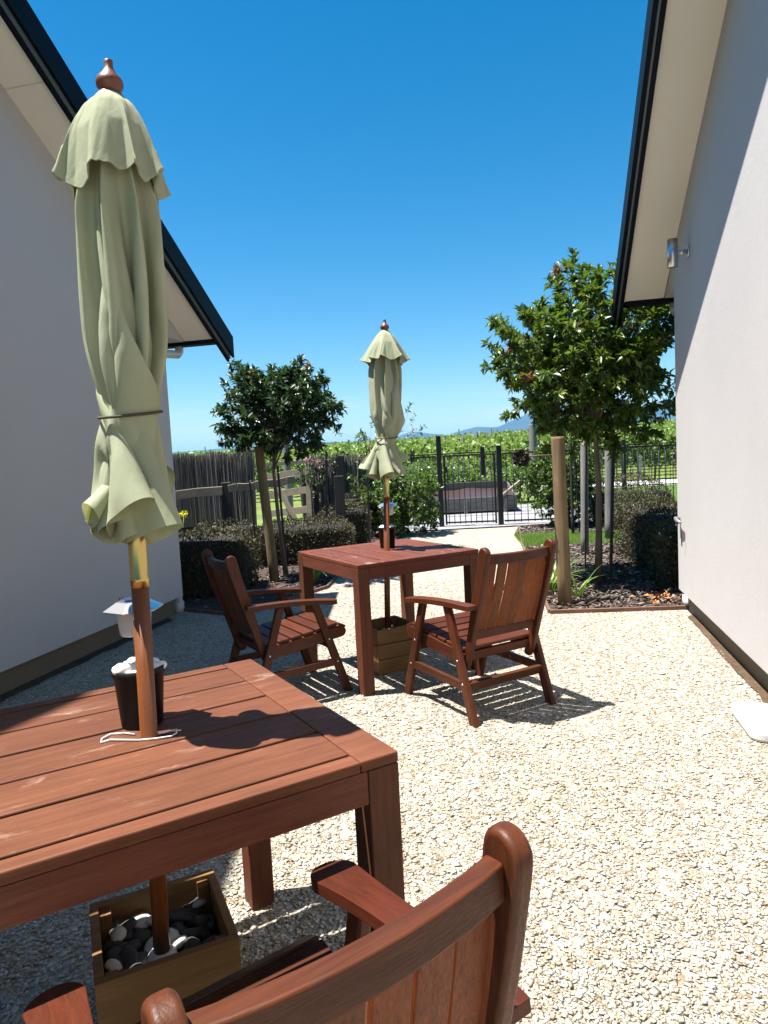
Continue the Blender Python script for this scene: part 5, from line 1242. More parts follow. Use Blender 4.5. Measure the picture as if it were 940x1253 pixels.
    -1,0,0,-2,0,0,1,1,0,2,1,0,0,0,-2,2,2,-3,0,3,4,-1,8,-2,-3,2,-5,-2,3,1,-5,-5,0,2,0,2,1,-1,-1,-1,0,1,-2,-1,0,0,2,2,-2,1,1,1,0,-1,-1,3,-29,-4,0,0,2,
    1,0,0,-1,-2,0,0,-1,-1,1,1,1,1,-1,0,13,0,-14,1,2,-1,1,-2,2,2,0,0,0,-1,0,-3,1,2,0,-2,-2,-2,2,1,0,0,0,-1,-1,1,-1,-1,-1,1,0,1,1,1,0,1,1,-1,0,-2,-1,2,
    0,5,2,2,5,-5,-3,3,-2,-2,4,0,-5,-4,-1,1,1,1,0,0,-1,0,-2,1,0,-2,0,2,1,0,-1,1,1,1,0,-3,5,-1,-29,-2,-2,1,1,1,0,0,-1,-1,1,-1,0,-2,0,1,1,0,1,4,8,1,-12,
    -4,5,-2,0,2,0,2,-2,0,1,0,-1,-1,-2,1,2,-1,-2,-1,0,1,0,1,-2,-1,0,0,0,-1,-1,0,2,1,0,1,1,0,0,1,-2,0,-1,0,1,5,2,6,0,13,-17,2,-5,1,-1,3,-3,-5,-2,2,0,1,
    1,0,-2,-1,3,-2,-1,-2,0,2,1,0,-1,3,-1,0,2,0,-2,1,-30,-1,-2,2,1,1,-1,0,0,-1,-2,1,-1,-1,1,0,1,1,0,10,2,1,-2,-12,2,0,-1,-1,4,0,0,-1,1,0,-1,-1,-3,4,1,
    -1,-3,-2,1,1,0,0,0,-1,0,0,0,-2,-1,1,1,0,2,0,1,1,0,0,-1,-1,-1,1,0,7,0,8,2,4,-12,3,-1,-7,1,3,-1,-6,-2,3,0,1,0,-1,0,-1,0,1,-2,0,-1,1,1,-1,1,1,0,1,0,
    -1,0,1,-29,-2,-1,2,0,0,1,0,-1,-2,1,0,-1,-2,0,2,1,-1,1,15,-4,3,-1,-9,-2,0,-2,4,0,-1,-3,3,2,-1,-2,-1,-3,4,0,0,-2,-2,1,0,0,0,0,0,-2,0,0,0,-1,0,1,1,
    1,1,0,0,1,0,0,-2,-1,1,1,5,5,6,8,-10,-9,3,7,-9,-5,6,-1,-4,-3,2,1,0,0,0,-1,-1,0,0,0,-1,-1,1,1,0,1,1,0,0,1,-1,-3,3,
]
DRAPE_FAR = [
    0,-3,-5,-5,-6,-5,-6,-1,4,2,-2,-6,-6,-7,5,6,6,5,-2,-6,2,7,7,7,5,4,0,6,1,7,3,8,3,7,-2,-4,-2,6,6,7,-4,-7,-5,-7,2,7,-3,-7,-7,-7,-4,0,0,-1,0,0,0,-1,0,
    -1,1,1,1,-2,-2,-1,1,2,1,0,-1,-1,1,0,1,1,0,-1,1,0,0,2,-1,0,2,1,-2,0,-1,0,3,1,-1,-2,-1,-1,2,1,0,-1,-2,-1,1,0,0,-1,0,-1,2,-1,-1,-1,0,2,1,-2,-1,-1,1,
    1,1,1,-2,-1,0,2,0,2,-1,-2,2,0,0,2,-2,1,1,1,-1,0,-1,0,2,1,-1,-1,0,-1,0,2,-1,-1,-1,0,-1,1,0,-1,-1,0,2,-1,-1,-2,2,2,0,-1,-2,-2,2,1,1,1,-2,0,0,0,2,0,
    1,-2,1,0,1,2,-3,1,2,0,-1,-1,0,0,1,3,-3,0,-1,0,0,1,1,-2,-1,1,-1,-1,0,-1,-1,-1,3,0,-3,1,0,1,1,-1,-2,-2,3,1,0,1,-1,-1,0,1,1,0,0,1,-1,0,1,1,-3,2,2,0,
    -1,0,-1,-1,2,3,-2,-2,0,0,0,1,0,-1,-1,0,-1,1,0,-1,-1,-1,5,-2,-1,-2,2,2,0,-1,-1,-2,1,1,1,0,0,-2,0,1,1,0,1,-2,1,0,2,1,-4,2,0,1,-1,1,-1,-1,1,2,-2,0,
    -1,2,-3,2,1,-2,-1,2,-1,0,0,-1,-1,0,6,-4,0,-1,0,2,0,0,-1,0,-1,1,1,-2,2,-1,0,0,0,1,0,-2,1,1,1,1,-4,1,0,2,-1,2,-1,-3,1,0,2,-1,0,3,-4,-1,1,0,-2,2,-1,
    1,0,-2,-1,1,0,3,0,-3,2,1,0,-1,0,0,0,0,1,-3,2,0,1,-2,1,1,-1,-1,1,0,3,1,-3,-3,1,3,-2,2,0,-4,1,1,0,1,-2,5,-5,0,1,-1,-1,3,-2,1,0,-1,-2,2,-3,6,-1,-2,
    1,2,0,-2,1,-1,0,0,2,-5,4,-2,1,0,1,2,-7,4,0,0,2,2,-1,-6,3,1,-2,4,-1,-5,2,1,1,-1,0,4,-4,-1,1,-1,-1,1,1,1,0,-2,-1,2,1,3,-2,-2,1,1,0,0,0,-1,0,1,1,-6,
    5,-1,0,0,0,2,-4,4,-2,0,3,0,1,-8,3,2,0,1,0,-4,2,0,0,0,-3,5,-2,-1,1,-1,-2,1,3,-1,0,-2,0,1,0,4,-3,0,2,3,-3,-2,1,-1,1,0,1,-5,4,-1,1,0,-1,1,-1,2,-2,0,
    3,1,-1,-7,2,2,-2,5,-1,-3,-1,2,-1,1,-3,3,3,-2,-1,-2,-1,1,4,-1,0,-1,-2,2,1,-5,6,-1,2,1,-2,0,0,0,-1,1,2,-4,0,2,-1,2,-1,0,1,-6,4,1,2,0,-3,-5,4,2,-2,
    4,-1,-3,-1,1,1,-1,-2,3,4,-4,-1,0,-2,1,5,-4,0,-2,0,1,0,-7,9,0,2,0,-3,2,0,-2,1,1,0,-2,0,0,1,1,-1,0,-1,2,-2,1,3,0,-3,0,-3,2,0,3,-2,1,-3,1,-1,0,-3,2,
    7,-3,-2,-2,-1,1,6,-5,0,-1,0,1,1,-6,6,0,2,-1,-4,4,-1,-1,0,1,2,-1,-4,3,0,2,-2,0,-6,8,-3,1,2,0,-2,7,-9,0,0,3,0,2,-6,2,-1,-2,0,1,8,-5,-2,-1,-1,0,7,
    -4,0,0,-1,1,0,-3,5,-1,2,-4,-4,9,-2,-2,1,1,1,-1,-6,5,0,2,-2,1,-4,3,-1,1,3,-1,-2,-1,-1,0,2,2,-1,3,-8,3,-3,0,-1,2,8,-7,0,-1,-1,2,4,-4,0,-1,0,2,-1,
    -2,0,4,2,-8,-1,9,-3,-1,2,1,0,0,-8,6,0,2,0,-1,-5,4,-1,1,3,0,-3,-7,6,-1,2,3,-3,4,-8,3,-2,-1,-2,4,5,-5,-1,-1,-1,2,2,1,0,-1,0,2,0,-2,-3,9,0,-10,0,9,
    -3,-1,1,2,0,-2,-6,6,0,3,-2,1,-3,-3,3,3,1,-1,0,-6,2,0,3,3,-3,2,-6,2,-3,-1,0,1,6,-3,-1,-1,-1,2,-1,4,0,-2,3,0,-1,-2,-3,8,2,-9,1,6,0,-2,1,2,0,-2,-7,
    6,1,2,-1,2,-4,-5,4,2,3,-2,-4,-2,1,0,5,0,-1,0,-5,2,-2,-1,-2,4,2,1,-3,-1,-1,2,-3,7,0,-2,-1,4,-1,-1,-3,7,1,-8,1,3,2,2,-2,1,1,-1,-4,0,4,-1,3,-1,0,
    -10,6,2,2,0,-2,-3,-2,2,4,0,-1,0,-1,-5,-1,1,1,1,1,2,-3,-2,0,2,-1,8,0,-2,1,3,-1,-1,-2,8,-2,-7,1,2,5,-1,-2,3,-1,0,-5,4,0,1,3,-1,-2,-10,6,2,3,-1,2,
    -7,-2,0,7,-2,0,1,-4,-3,0,-1,1,1,1,3,-4,0,-1,3,-3,10,0,0,-1,4,-1,-2,-1,6,-5,-4,3,-4,11,-2,-1,2,0,-3,0,-2,3,-1,4,1,-2,-9,4,2,2,2,2,-4,-8,0,9,-6,2,
    3,-6,-2,0,-2,1,2,-1,5,-3,-3,1,3,-2,7,0,4,-4,3,-2,0,-1,4,-5,-3,2,-3,11,-2,-1,2,0,-3,0,0,1,-4,6,2,0,-8,1,3,1,-1,4,-2,-9,4,6,-13,11,1,-2,-7,0,-2,1,
    1,-1,6,-5,1,0,1,0,5,0,4,-2,2,-2,-1,0,2,-6,-1,4,3,1,-1,2,1,-1,-1,0,-3,1,-3,5,-1,3,-4,-2,3,0,-6,7,4,-12,0,9,-14,20,-5,3,-12,-1,-2,0,2,-2,7,-4,-1,0,
    2,-1,3,0,1,0,2,1,-3,1,2,-9,-1,6,4,-4,4,0,2,-1,-2,1,-5,5,0,5,-14,13,-2,-6,4,-4,-7,4,6,-5,2,0,-8,7,5,7,-15,1,-4,1,1,-2,8,-5,1,1,1,-3,2,0,-2,3,3,1,
    -4,8,-6,-8,-1,8,1,-13,13,1,1,0,-1,2,-4,0,5,1,-10,6,4,-8,1,-5,-4,0,15,-11,7,-10,0,-1,8,5,-8,-1,-2,1,-1,-2,9,-4,-1,3,1,-3,0,0,-3,5,1,2,-3,-9,9,-7,
    14,-7,3,-11,6,5,2,-1,-1,4,-14,9,2,0,-7,1,10,-10,0,-5,-3,-7,22,-5,1,-12,7,-15,7,7,3,-1,-5,1,0,-4,9,0,-2,0,0,-1,-2,4,-7,5,1,1,-4,-4,3,-7,10,2,0,
    -12,6,7,1,-2,1,-7,-1,7,4,-4,-5,-4,15,-15,7,-12,0,-5,14,7,-6,-10,0,-5,-2,16,-6,4,-3,1,1,-2,5,-1,0,-2,2,1,-3,10,-13,3,1,2,-2,-3,0,-3,6,7,-1,-8,8,
    -2,2,-2,-1,0,-3,-2,9,-10,0,-1,11,-12,7,-1,-15,3,9,12,-14,-3,-10,0,0,2,15,-7,-2,8,-3,-3,3,2,-3,-3,5,0,-3,2,-4,2,1,0,0,-4,-1,8,11,2,-10,-1,-8,7,0,
    -1,1,0,-2,2,1,-12,4,3,1,4,-4,-9,-6,6,2,16,-18,-2,-7,1,-1,-1,19,-8,-2,2,-2,2,0,4,-3,3,1,3,-7,-2,1,4,-1,1,-2,-3,0,12,5,1,-9,5,-12,5,1,-2,-2,3,-1,3,
    -3,-7,1,-2,1,11,-8,-10,-5,9,7,8,-14,-9,1,-2,0,1,12,-4,-3,4,3,-5,2,3,-3,0,2,2,-4,-2,3,0,1,1,-1,4,-11,17,4,-2,-2,-1,-6,-1,2,-3,-2,5,-5,1,-3,3,-5,
    -7,11,10,-11,-14,6,1,0,15,-15,-7,0,-1,-2,6,4,-1,-1,4,4,-5,1,2,-2,1,2,-3,-1,-3,2,2,1,2,-2,7,-3,10,-5,5,-14,11,-7,-3,4,-3,-2,4,-4,1,-9,8,-3,7,-1,8,
    -19,-9,12,-12,3,17,-23,7,10,-15,0,-1,1,9,-2,5,2,-7,3,2,-1,1,3,-2,-3,-2,1,2,1,3,-2,6,5,-2,-1,1,-5,7,-4,-3,-1,-2,-1,3,-4,3,-11,6,-1,18,-8,1,-23,1,
    4,-3,-4,8,1,3,11,-18,3,-4,-2,6,-1,4,2,-4,-1,4,-2,2,2,-3,-2,-2,0,5,0,1,-1,6,5,-2,-3,-3,8,-6,8,-12,2,-1,-2,3,-3,1,-2,1,-10,23,-2,-5,-27,9,4,-4,-3,
    -3,17,-13,7,0,3,0,-9,-1,2,3,1,-2,0,3,-1,2,2,-1,-4,-4,4,1,2,1,0,5,4,-6,5,-21,21,-4,9,-12,1,-3,0,5,-4,-3,6,-5,0,14,0,-10,-15,-8,3,18,-14,-2,18,-10,
    -7,15,6,1,-27,0,8,3,2,-3,-1,3,-2,3,3,-2,-5,-4,5,1,1,2,-2,6,1,-4,6,-19,16,-2,8,-10,2,-2,1,2,0,-8,10,-12,12,2,6,-12,0,-17,11,8,-19,-5,22,3,-17,19,
    6,-3,-26,-4,9,2,1,-2,-2,4,-1,2,1,0,-4,-4,7,0,0,2,-1,4,-6,0,7,-13,2,9,8,-6,-3,-2,1,3,0,-8,8,-15,18,-2,8,-12,4,-5,-4,10,-18,-9,9,11,0,-4,16,-14,-8,
    -7,7,3,-2,0,-2,3,-1,3,2,-1,-5,-6,10,0,-1,2,0,4,-8,2,0,-7,-3,19,2,-3,-4,-3,1,4,0,-6,3,-15,19,-2,7,-10,5,-4,5,-2,-21,-5,2,12,12,-11,13,-19,-5,0,-1,
    9,1,-2,-2,3,-1,4,1,-2,-4,46,-7,-6,-6,-2,6,5,-6,-7,-7,-7,-4,-4,-1,-5,-4,-4,-5,-7,-4,-6,3,3,1,-5,-6,-7,4,9,5,7,-3,-7,1,8,7,8,4,4,-1,6,3,6,2,7,5,5,
    -2,-2,-2,6,7,5,-1,-2,-1,-1,1,1,0,0,-1,-1,0,1,-1,-1,0,0,0,0,-2,0,2,0,0,-1,-2,-1,2,2,-1,2,-2,-2,2,0,2,0,1,-2,1,1,0,1,-2,2,0,1,-1,0,-1,1,1,4,-1,-1,
    -1,-2,2,2,0,-2,-1,-1,2,0,-1,0,-1,-1,2,-2,-1,1,0,1,1,-2,-2,0,2,0,1,2,-3,0,-1,2,0,2,1,-2,0,0,2,1,-2,0,2,0,0,-1,-2,1,2,5,-2,-1,-1,-1,1,1,0,-1,0,-1,
    0,0,0,0,-1,0,1,-1,-1,-1,2,1,-1,0,-1,-3,3,2,-2,2,0,-2,0,1,1,0,1,-2,1,1,0,1,-3,3,0,1,-1,0,-2,1,2,5,-2,-2,-1,-1,1,1,1,-1,-1,-1,1,1,-1,-1,-1,0,2,0,
    -2,0,1,0,0,0,-2,-2,3,1,0,0,2,-3,0,1,1,0,2,-3,1,0,2,1,-3,0,3,0,-1,1,-3,0,1,3,-1,-1,-2,1,0,1,1,-1,-1,-1,1,1,-1,-1,-1,-1,4,-2,-1,0,1,-1,1,1,-1,-2,2,
    1,-1,-1,3,-2,-1,1,1,0,1,0,-1,2,0,1,-4,2,1,0,0,0,-1,-1,1,0,0,-1,-1,5,-3,1,-2,0,1,-2,2,1,-1,-1,-1,0,4,-1,-1,-2,2,-1,0,2,-1,0,0,0,-1,-2,4,-1,0,0,1,
    0,1,-1,-1,1,2,-1,-3,0,1,2,-1,1,-1,-2,1,0,1,-1,-2,8,-7,2,-1,-1,1,-1,-1,2,0,-1,-1,0,4,-1,0,-3,2,-2,0,3,-1,0,1,-1,0,-4,6,-2,0,-1,2,0,0,0,-1,2,0,1,
    -2,-2,1,2,-1,1,-1,-3,2,0,-1,0,-1,1,2,0,-2,1,-1,0,-1,4,-2,-2,-1,1,3,0,0,-2,1,-2,-1,5,-1,-1,1,0,0,-3,2,0,0,1,0,0,-1,2,-2,1,2,-1,0,-4,3,1,-1,0,0,-3,
    1,0,0,-1,-2,2,1,0,0,-2,1,-1,-1,4,-1,-1,-1,1,0,2,0,-2,2,-3,-1,5,-2,0,1,-1,2,-2,-1,1,0,2,-1,1,-4,4,-2,1,2,0,1,-7,3,1,0,0,1,-5,1,0,0,-1,-2,1,7,-4,
    -2,0,3,-3,-2,4,-1,-1,-2,2,-2,5,-2,0,1,-4,1,4,-1,-1,1,-1,3,0,-5,2,1,-1,2,1,-5,2,0,1,2,-1,2,-7,0,3,0,0,0,-2,1,-1,0,-1,-2,3,9,-8,-1,2,0,-1,-3,2,1,
    -1,-1,1,-2,6,-2,-2,1,-3,-1,6,0,-1,0,-1,3,1,-10,5,1,2,0,1,-7,4,0,2,2,-3,3,-7,2,2,0,0,-2,-1,0,0,0,-2,-1,0,3,0,-1,2,-1,0,-3,2,1,-1,-1,2,-3,5,-1,-1,
    1,-4,0,4,1,-2,2,1,0,2,-14,8,2,2,-1,2,-8,4,0,1,1,-1,1,-3,-2,3,-1,0,-1,2,-1,0,-1,-2,-1,3,-2,1,1,2,-2,2,-4,2,1,-1,-1,2,-3,6,-3,0,0,-4,0,-1,6,-1,3,
    -4,4,2,-9,4,2,2,0,0,-7,4,-1,2,1,-2,1,-2,-1,1,0,0,-1,3,-3,0,-2,-1,-1,2,0,4,-2,3,-6,3,-2,-1,3,-1,-1,2,-1,3,-1,-1,0,-3,1,-3,7,-2,2,-1,3,0,1,-7,4,2,
    -1,1,-5,0,1,-1,4,-2,0,2,-3,0,-1,0,-1,6,-6,0,-2,-2,0,2,-1,8,-6,3,-3,2,-2,-1,2,-1,-1,2,-2,2,0,1,-3,-2,1,-2,8,-3,2,-2,4,0,0,-11,8,3,0,2,-4,-4,2,2,1,
    -3,-1,5,-5,1,-1,0,-1,8,-8,0,-2,-1,-1,1,1,6,-4,1,-2,1,3,-6,3,-1,-1,2,1,-2,2,1,-3,-3,4,-5,8,-3,2,-1,3,-2,3,-7,4,2,-1,0,1,-8,4,1,2,-3,1,4,-6,0,-1,0,
    0,6,-6,-1,-1,-3,0,1,0,6,-2,-1,2,0,6,-7,0,-1,0,2,-1,-3,5,0,-3,-2,4,-7,8,-1,2,-1,3,3,-3,-3,0,2,0,1,0,-11,6,2,0,-4,1,6,-8,2,0,-1,-1,6,-5,-4,1,-1,-2,
    2,0,2,0,-1,3,-1,11,-11,1,-3,2,1,1,-5,7,0,-5,-1,5,-5,2,5,-1,-1,3,-1,1,-1,-1,1,1,0,0,-16,11,-1,4,-5,0,6,-7,2,1,-2,0,3,-4,-4,1,-1,-1,0,1,0,2,-2,8,
    -7,12,-9,0,-2,0,4,-2,-4,8,-2,-3,5,-2,-6,4,4,0,-1,3,-7,6,-4,2,-1,3,2,-3,1,-5,1,0,-3,0,6,-7,1,2,-3,0,3,1,-4,0,0,-2,2,-1,1,5,-5,5,-3,8,-4,-2,-2,2,1,
    1,-4,6,0,-7,8,-11,5,-3,8,0,-1,3,-14,10,0,0,-2,7,1,-4,3,-7,1,0,-3,0,5,-5,0,0,-2,0,3,5,-4,-1,0,1,-1,0,1,6,-6,4,-3,-1,8,-4,-1,1,2,0,-5,7,-2,-5,11,
    -5,-2,-7,10,0,0,2,-13,6,4,1,-6,7,0,0,0,-5,2,-1,-4,1,5,-5,0,2,-4,1,1,6,-3,-3,2,1,-2,-1,1,7,-3,2,-5,-2,11,-5,0,0,2,-1,-2,4,2,-9,11,1,-10,-2,7,0,2,
    1,-8,-6,12,-1,-1,3,1,-1,-6,1,2,-3,-3,2,4,-2,-3,2,-3,2,1,6,-4,-3,2,0,1,-3,3,5,0,2,-6,-4,15,-8,0,0,2,0,-4,5,-3,-3,6,13,-10,-8,6,-3,5,0,-1,-19,26,
    -10,4,-1,2,-2,-10,5,2,-3,-4,3,3,0,-6,6,-4,0,2,5,-3,1,-2,1,1,-8,1,10,0,1,-3,-6,10,-3,-2,1,3,-2,-1,4,4,-5,2,9,-1,-9,0,-6,10,0,-1,-11,4,2,4,1,0,0,
    -2,-4,1,-4,-2,4,4,-2,-8,7,-4,0,2,5,0,3,-5,0,2,-6,5,0,4,-9,2,-4,-5,13,1,1,2,-5,1,-1,2,8,-2,4,1,-7,-5,-5,13,1,-4,3,-15,7,6,2,-11,11,-1,-7,2,-6,-2,
    4,0,9,-16,9,-4,1,2,2,-3,5,-5,4,-2,-2,0,-2,1,-12,13,-2,-7,13,-1,1,1,-2,-9,8,0,-3,14,2,-3,-13,8,-4,8,0,-1,7,-20,10,0,1,-9,8,6,-15,6,-5,-3,5,6,3,
    -15,6,-1,1,0,8,-9,8,-5,-5,8,-1,0,-4,-6,-1,16,-8,-8,17,-3,2,1,-2,-3,-2,2,6,7,2,-1,-6,-5,5,5,-5,3,3,-9,5,1,-11,-4,5,8,-4,-1,-4,-3,4,3,4,-3,-4,0,-2,
    1,4,-1,-1,-3,-1,2,-1,1,-8,-4,10,9,-18,2,2,9,-3,6,-1,-3,-2,5,6,3,0,4,-3,-12,9,1,-5,7,0,-2,0,1,-13,-2,0,7,10,-11,-3,-2,1,3,5,-5,0,-3,0,2,3,1,-6,1,
    -2,1,2,-2,-10,2,14,-8,-1,4,-9,11,2,1,1,-6,-2,9,5,3,1,-1,0,-13,11,-2,-13,14,5,-2,-4,-3,-9,-1,2,9,10,-16,-3,-2,1,4,5,-2,-5,-1,2,0,3,2,-7,0,0,0,0,0,
    -11,5,11,5,1,-7,-12,10,3,2,-1,-5,-1,0,15,-2,1,-1,3,-9,5,-5,-16,24,-1,2,-6,-12,-2,2,5,15,2,-17,-2,-1,1,2,5,-4,-2,-1,1,0,3,1,-6,-1,0,1,0,-1,-6,13,
    7,-6,16,-25,-6,11,2,1,0,-3,-3,1,12,2,3,1,-1,-8,5,-16,-11,13,4,17,-15,-15,-4,9,3,5,7,-13,2,-2,3,3,4,-4,-2,-3,1,1,1,0,-3,-3,0,1,0,0,2,11,2,-19,22,
    -10,-14,15,-3,3,-3,-3,-3,3,11,1,2,-6,7,-2,-6,-16,-2,1,8,21,0,-33,2,6,-7,2,1,9,-2,0,1,2,5,-3,-3,-1,0,0,3,0,-5,0,-2,2,0,2,2,11,1,-14,8,4,-14,5,2,1,
    -1,-3,-3,8,7,-2,-10,2,9,4,-14,-14,-2,4,12,7,-5,-16,-4,6,-5,0,4,21,-13,-1,2,2,5,-5,-1,-2,0,1,2,0,-4,-2,0,0,1,0,8,9,-4,-4,-3,9,-11,-3,6,1,-3,-1,-3,
    12,-2,3,-21,20,-3,12,-1,-22,-2,-6,17,9,-14,3,-7,-7,-1,0,4,19,-15,1,1,1,6,-3,-3,-2,-1,3,1,0,-6,1,-2,2,0,0,16,2,-10,2,-13,17,-6,-9,8,2,-3,-2,0,10,
    -5,4,-17,19,-6,14,-8,1,-29,8,4,14,-4,-2,-3,-9,7,-8,5,4,-5,1,1,2,5,-2,-3,-3,2,1,0,0,-5,-1,0,0,1,3,16,-1,-16,10,-18,19,-3,-13,11,1,-3,-2,0,11,-4,
    -3,-8,14,-7,15,-15,8,-15,-1,-6,14,10,-8,-3,-11,3,-11,17,-7,2,1,2,0,5,-1,-4,-3,2,0,1,0,-5,-1,-1,1,2,3,15,0,-18,11,-13,10,0,-12,11,1,-3,-2,-1,9,1,
    -13,0,12,2,7,-18,11,6,-23,4,6,1,2,9,-27,0,4,5,-6,12,-7,0,2,6,-2,-5,-1,0,1,1,1633,2,1,2,-1,-1,-1,0,1,1,1,-2,-1,-2,2,1,1,0,-1,-1,0,1,1,1,-2,-1,-2,
    3,1,2,-1,-2,-2,1,1,2,0,-1,-2,-2,3,1,1,-1,-2,-1,1,1,1,0,-1,-1,-18,0,0,-1,1,0,0,-1,1,0,-1,1,0,0,0,0,0,-1,1,0,0,0,0,-1,1,-1,1,0,0,0,0,-1,1,0,0,0,0,
    -1,1,0,-1,0,1,0,0,0,-1,0,0,1,0,0,-18,0,0,1,-1,0,-1,1,0,0,1,0,-1,0,0,0,0,1,-1,-1,1,0,0,1,-1,1,-1,0,0,1,-1,0,0,0,1,-1,0,1,-1,0,0,1,0,-1,0,0,0,1,0,
    -1,0,0,-18,0,0,0,0,-1,1,0,0,0,0,-1,1,0,-1,1,0,-1,0,1,-1,1,0,-1,1,0,0,-1,1,0,0,0,-1,1,-1,1,0,0,0,0,0,0,0,0,0,-1,1,-1,0,1,0,-1,-18,0,1,0,0,0,-1,1,
    -1,1,0,0,-1,0,1,0,0,0,0,-1,1,-1,1,0,0,-1,0,1,0,1,-1,0,0,-1,1,0,1,-1,-1,0,0,1,0,0,-1,1,-1,1,0,0,-1,1,-18,0,0,1,-2,0,1,-1,1,0,0,0,0,0,0,-1,1,0,-1,
    1,-1,1,0,0,0,0,0,-1,1,0,1,-2,0,1,0,1,-1,0,0,0,0,0,1,-1,0,-1,1,-1,1,0,0,-1,-18,0,0,1,0,-1,0,0,0,1,0,0,-1,0,0,1,0,-1,0,0,0,0,1,0,-1,0,0,0,1,1,-1,0,
    -1,0,0,0,1,-1,0,0,0,0,1,0,-1,0,0,1,0,-1,0,0,-18,-1,1,0,2,-2,-1,1,0,0,0,0,0,0,-1,1,0,0,0,-1,1,0,0,1,-1,-1,1,0,0,1,0,-2,1,-1,1,1,0,-1,-1,1,0,0,0,1,
    -1,0,0,-1,1,0,0,0,-18,1,0,1,-1,-1,0,0,1,0,1,-1,-1,0,0,0,1,1,-1,-1,0,1,0,0,0,0,-1,0,1,0,1,-1,-1,0,1,0,0,0,0,-1,0,1,1,-1,0,-1,0,1,0,1,-1,-1,-19,0,
    1,0,0,0,0,0,0,0,0,0,0,-1,1,0,1,-1,-1,1,0,-1,1,1,-1,-1,0,1,1,0,0,-1,0,0,-1,2,0,-1,0,-1,1,0,1,0,-1,0,-1,1,0,0,0,0,-18,1,0,0,0,0,-1,0,0,2,0,-1,-1,0,
    0,1,0,0,0,-1,0,1,0,0,0,0,-1,1,-1,2,0,-1,-1,0,1,0,1,-1,-1,0,0,1,0,1,-2,0,0,0,1,0,0,-1,-18,-1,1,0,0,2,-3,0,1,1,0,-1,0,0,0,0,0,1,-1,0,-1,1,1,0,0,-1,
    0,-1,2,0,0,0,-1,0,0,1,1,-1,-1,0,0,0,1,-1,1,-1,0,0,0,1,-1,0,-18,1,0,1,0,0,-2,1,0,0,0,0,-1,0,0,1,0,0,-1,0,1,-1,1,1,-2,0,0,1,0,1,0,2,-4,0,1,1,-1,0,
    -1,0,0,1,0,1,-1,-1,0,1,1,-1,0,-1,-18,0,0,0,0,0,0,-1,2,0,1,-1,-1,0,0,0,1,-1,0,0,-1,2,0,0,1,-2,0,0,1,1,0,-1,-1,0,1,0,1,0,-2,0,0,1,0,0,0,-1,0,0,0,1,
    -1,0,-18,0,1,1,-2,1,-1,0,1,0,1,-1,-1,0,0,1,0,0,0,-1,0,0,1,1,0,-2,0,0,1,0,1,-1,-1,0,0,2,0,-1,-1,0,0,1,1,-2,1,-1,0,0,1,0,1,-2,-18,0,0,1,0,-1,0,0,1,
    1,0,-2,0,0,0,0,1,0,0,-2,1,1,-1,2,-1,-1,0,1,-1,2,-1,0,0,-2,2,0,1,0,-2,0,1,-1,1,0,0,-1,0,1,0,0,0,-1,-18,1,1,0,-1,-1,1,0,0,1,0,0,-1,-1,1,0,1,-1,0,0,
    -1,1,1,0,0,-1,-1,0,2,1,-1,0,-2,1,0,1,0,-1,0,-1,0,2,0,0,0,-2,0,0,1,0,0,-1,-18,0,0,1,0,0,-1,0,1,0,1,0,-2,0,0,0,1,-1,1,-2,1,1,0,1,-1,-1,0,1,0,1,0,
    -1,-1,-1,2,1,1,-1,-1,-1,0,1,1,-1,-1,1,-2,2,0,1,-1,0,-19,1,2,0,-1,-1,0,0,1,0,1,1,-2,-2,1,1,0,0,-1,1,0,0,1,1,-2,0,-2,1,1,1,0,-1,0,-1,1,1,0,0,0,-3,
    2,0,1,-1,0,-1,0,0,1,0,0,0,-18,0,1,0,1,-1,-2,2,1,0,0,2,-4,0,0,1,0,0,-1,0,0,1,1,0,0,0,-2,1,0,2,0,-2,-1,1,0,1,2,-2,-1,-1,1,-1,1,0,-1,0,0,1,0,0,0,0,
    -18,1,0,2,-2,0,0,0,0,1,0,0,-1,-1,1,1,1,-2,0,0,-1,1,2,1,-3,0,-1,1,1,2,1,-4,-1,0,1,1,1,-1,0,-2,0,2,1,-1,-1,0,-1,1,1,0,-1,0,-18,1,0,0,1,-2,-1,1,1,1,
    0,0,-1,-1,0,1,1,-1,-1,0,0,0,3,0,-1,-1,-1,0,1,1,2,-2,-2,0,2,2,-1,0,-3,0,1,0,1,0,-1,-1,0,1,0,-1,0,1,-18,2,0,-1,0,1,-1,-1,1,1,-1,1,0,-2,1,0,1,-1,0,
    -1,1,0,2,0,-1,-2,0,1,1,1,-1,2,-3,0,0,4,2,-4,0,-3,0,2,1,-2,1,-2,0,1,1,0,0,-2,-18,1,0,1,0,-1,0,-1,1,3,-2,1,-2,-1,0,2,-1,0,-1,0,0,1,2,8,-7,-3,-1,0,
    1,3,-1,4,-5,-2,1,3,-2,0,3,-5,1,1,1,-1,-1,-1,1,0,0,0,0,0,-18,1,0,1,0,1,0,-2,1,-1,1,1,0,-3,1,1,0,0,0,-2,2,0,2,4,-2,-3,-3,0,3,3,-3,0,-3,0,3,1,0,-2,
    -2,0,0,2,1,0,0,-3,2,-1,1,0,-1,-1,-18,0,1,1,-1,0,-1,-1,3,4,-4,1,1,-4,1,1,0,-1,1,-2,0,3,1,1,2,-3,-4,1,2,4,6,-11,-2,0,4,-1,13,-11,-2,-3,1,1,2,-2,0,
    -2,2,-3,2,0,0,0,-17,0,1,-1,0,0,0,0,1,18,-19,3,4,-8,0,1,2,-1,1,-3,1,1,2,2,-2,-1,-2,-1,6,2,9,-10,-5,-1,3,1,13,-4,-11,-1,-2,2,2,-2,0,0,0,0,-1,0,0,1,
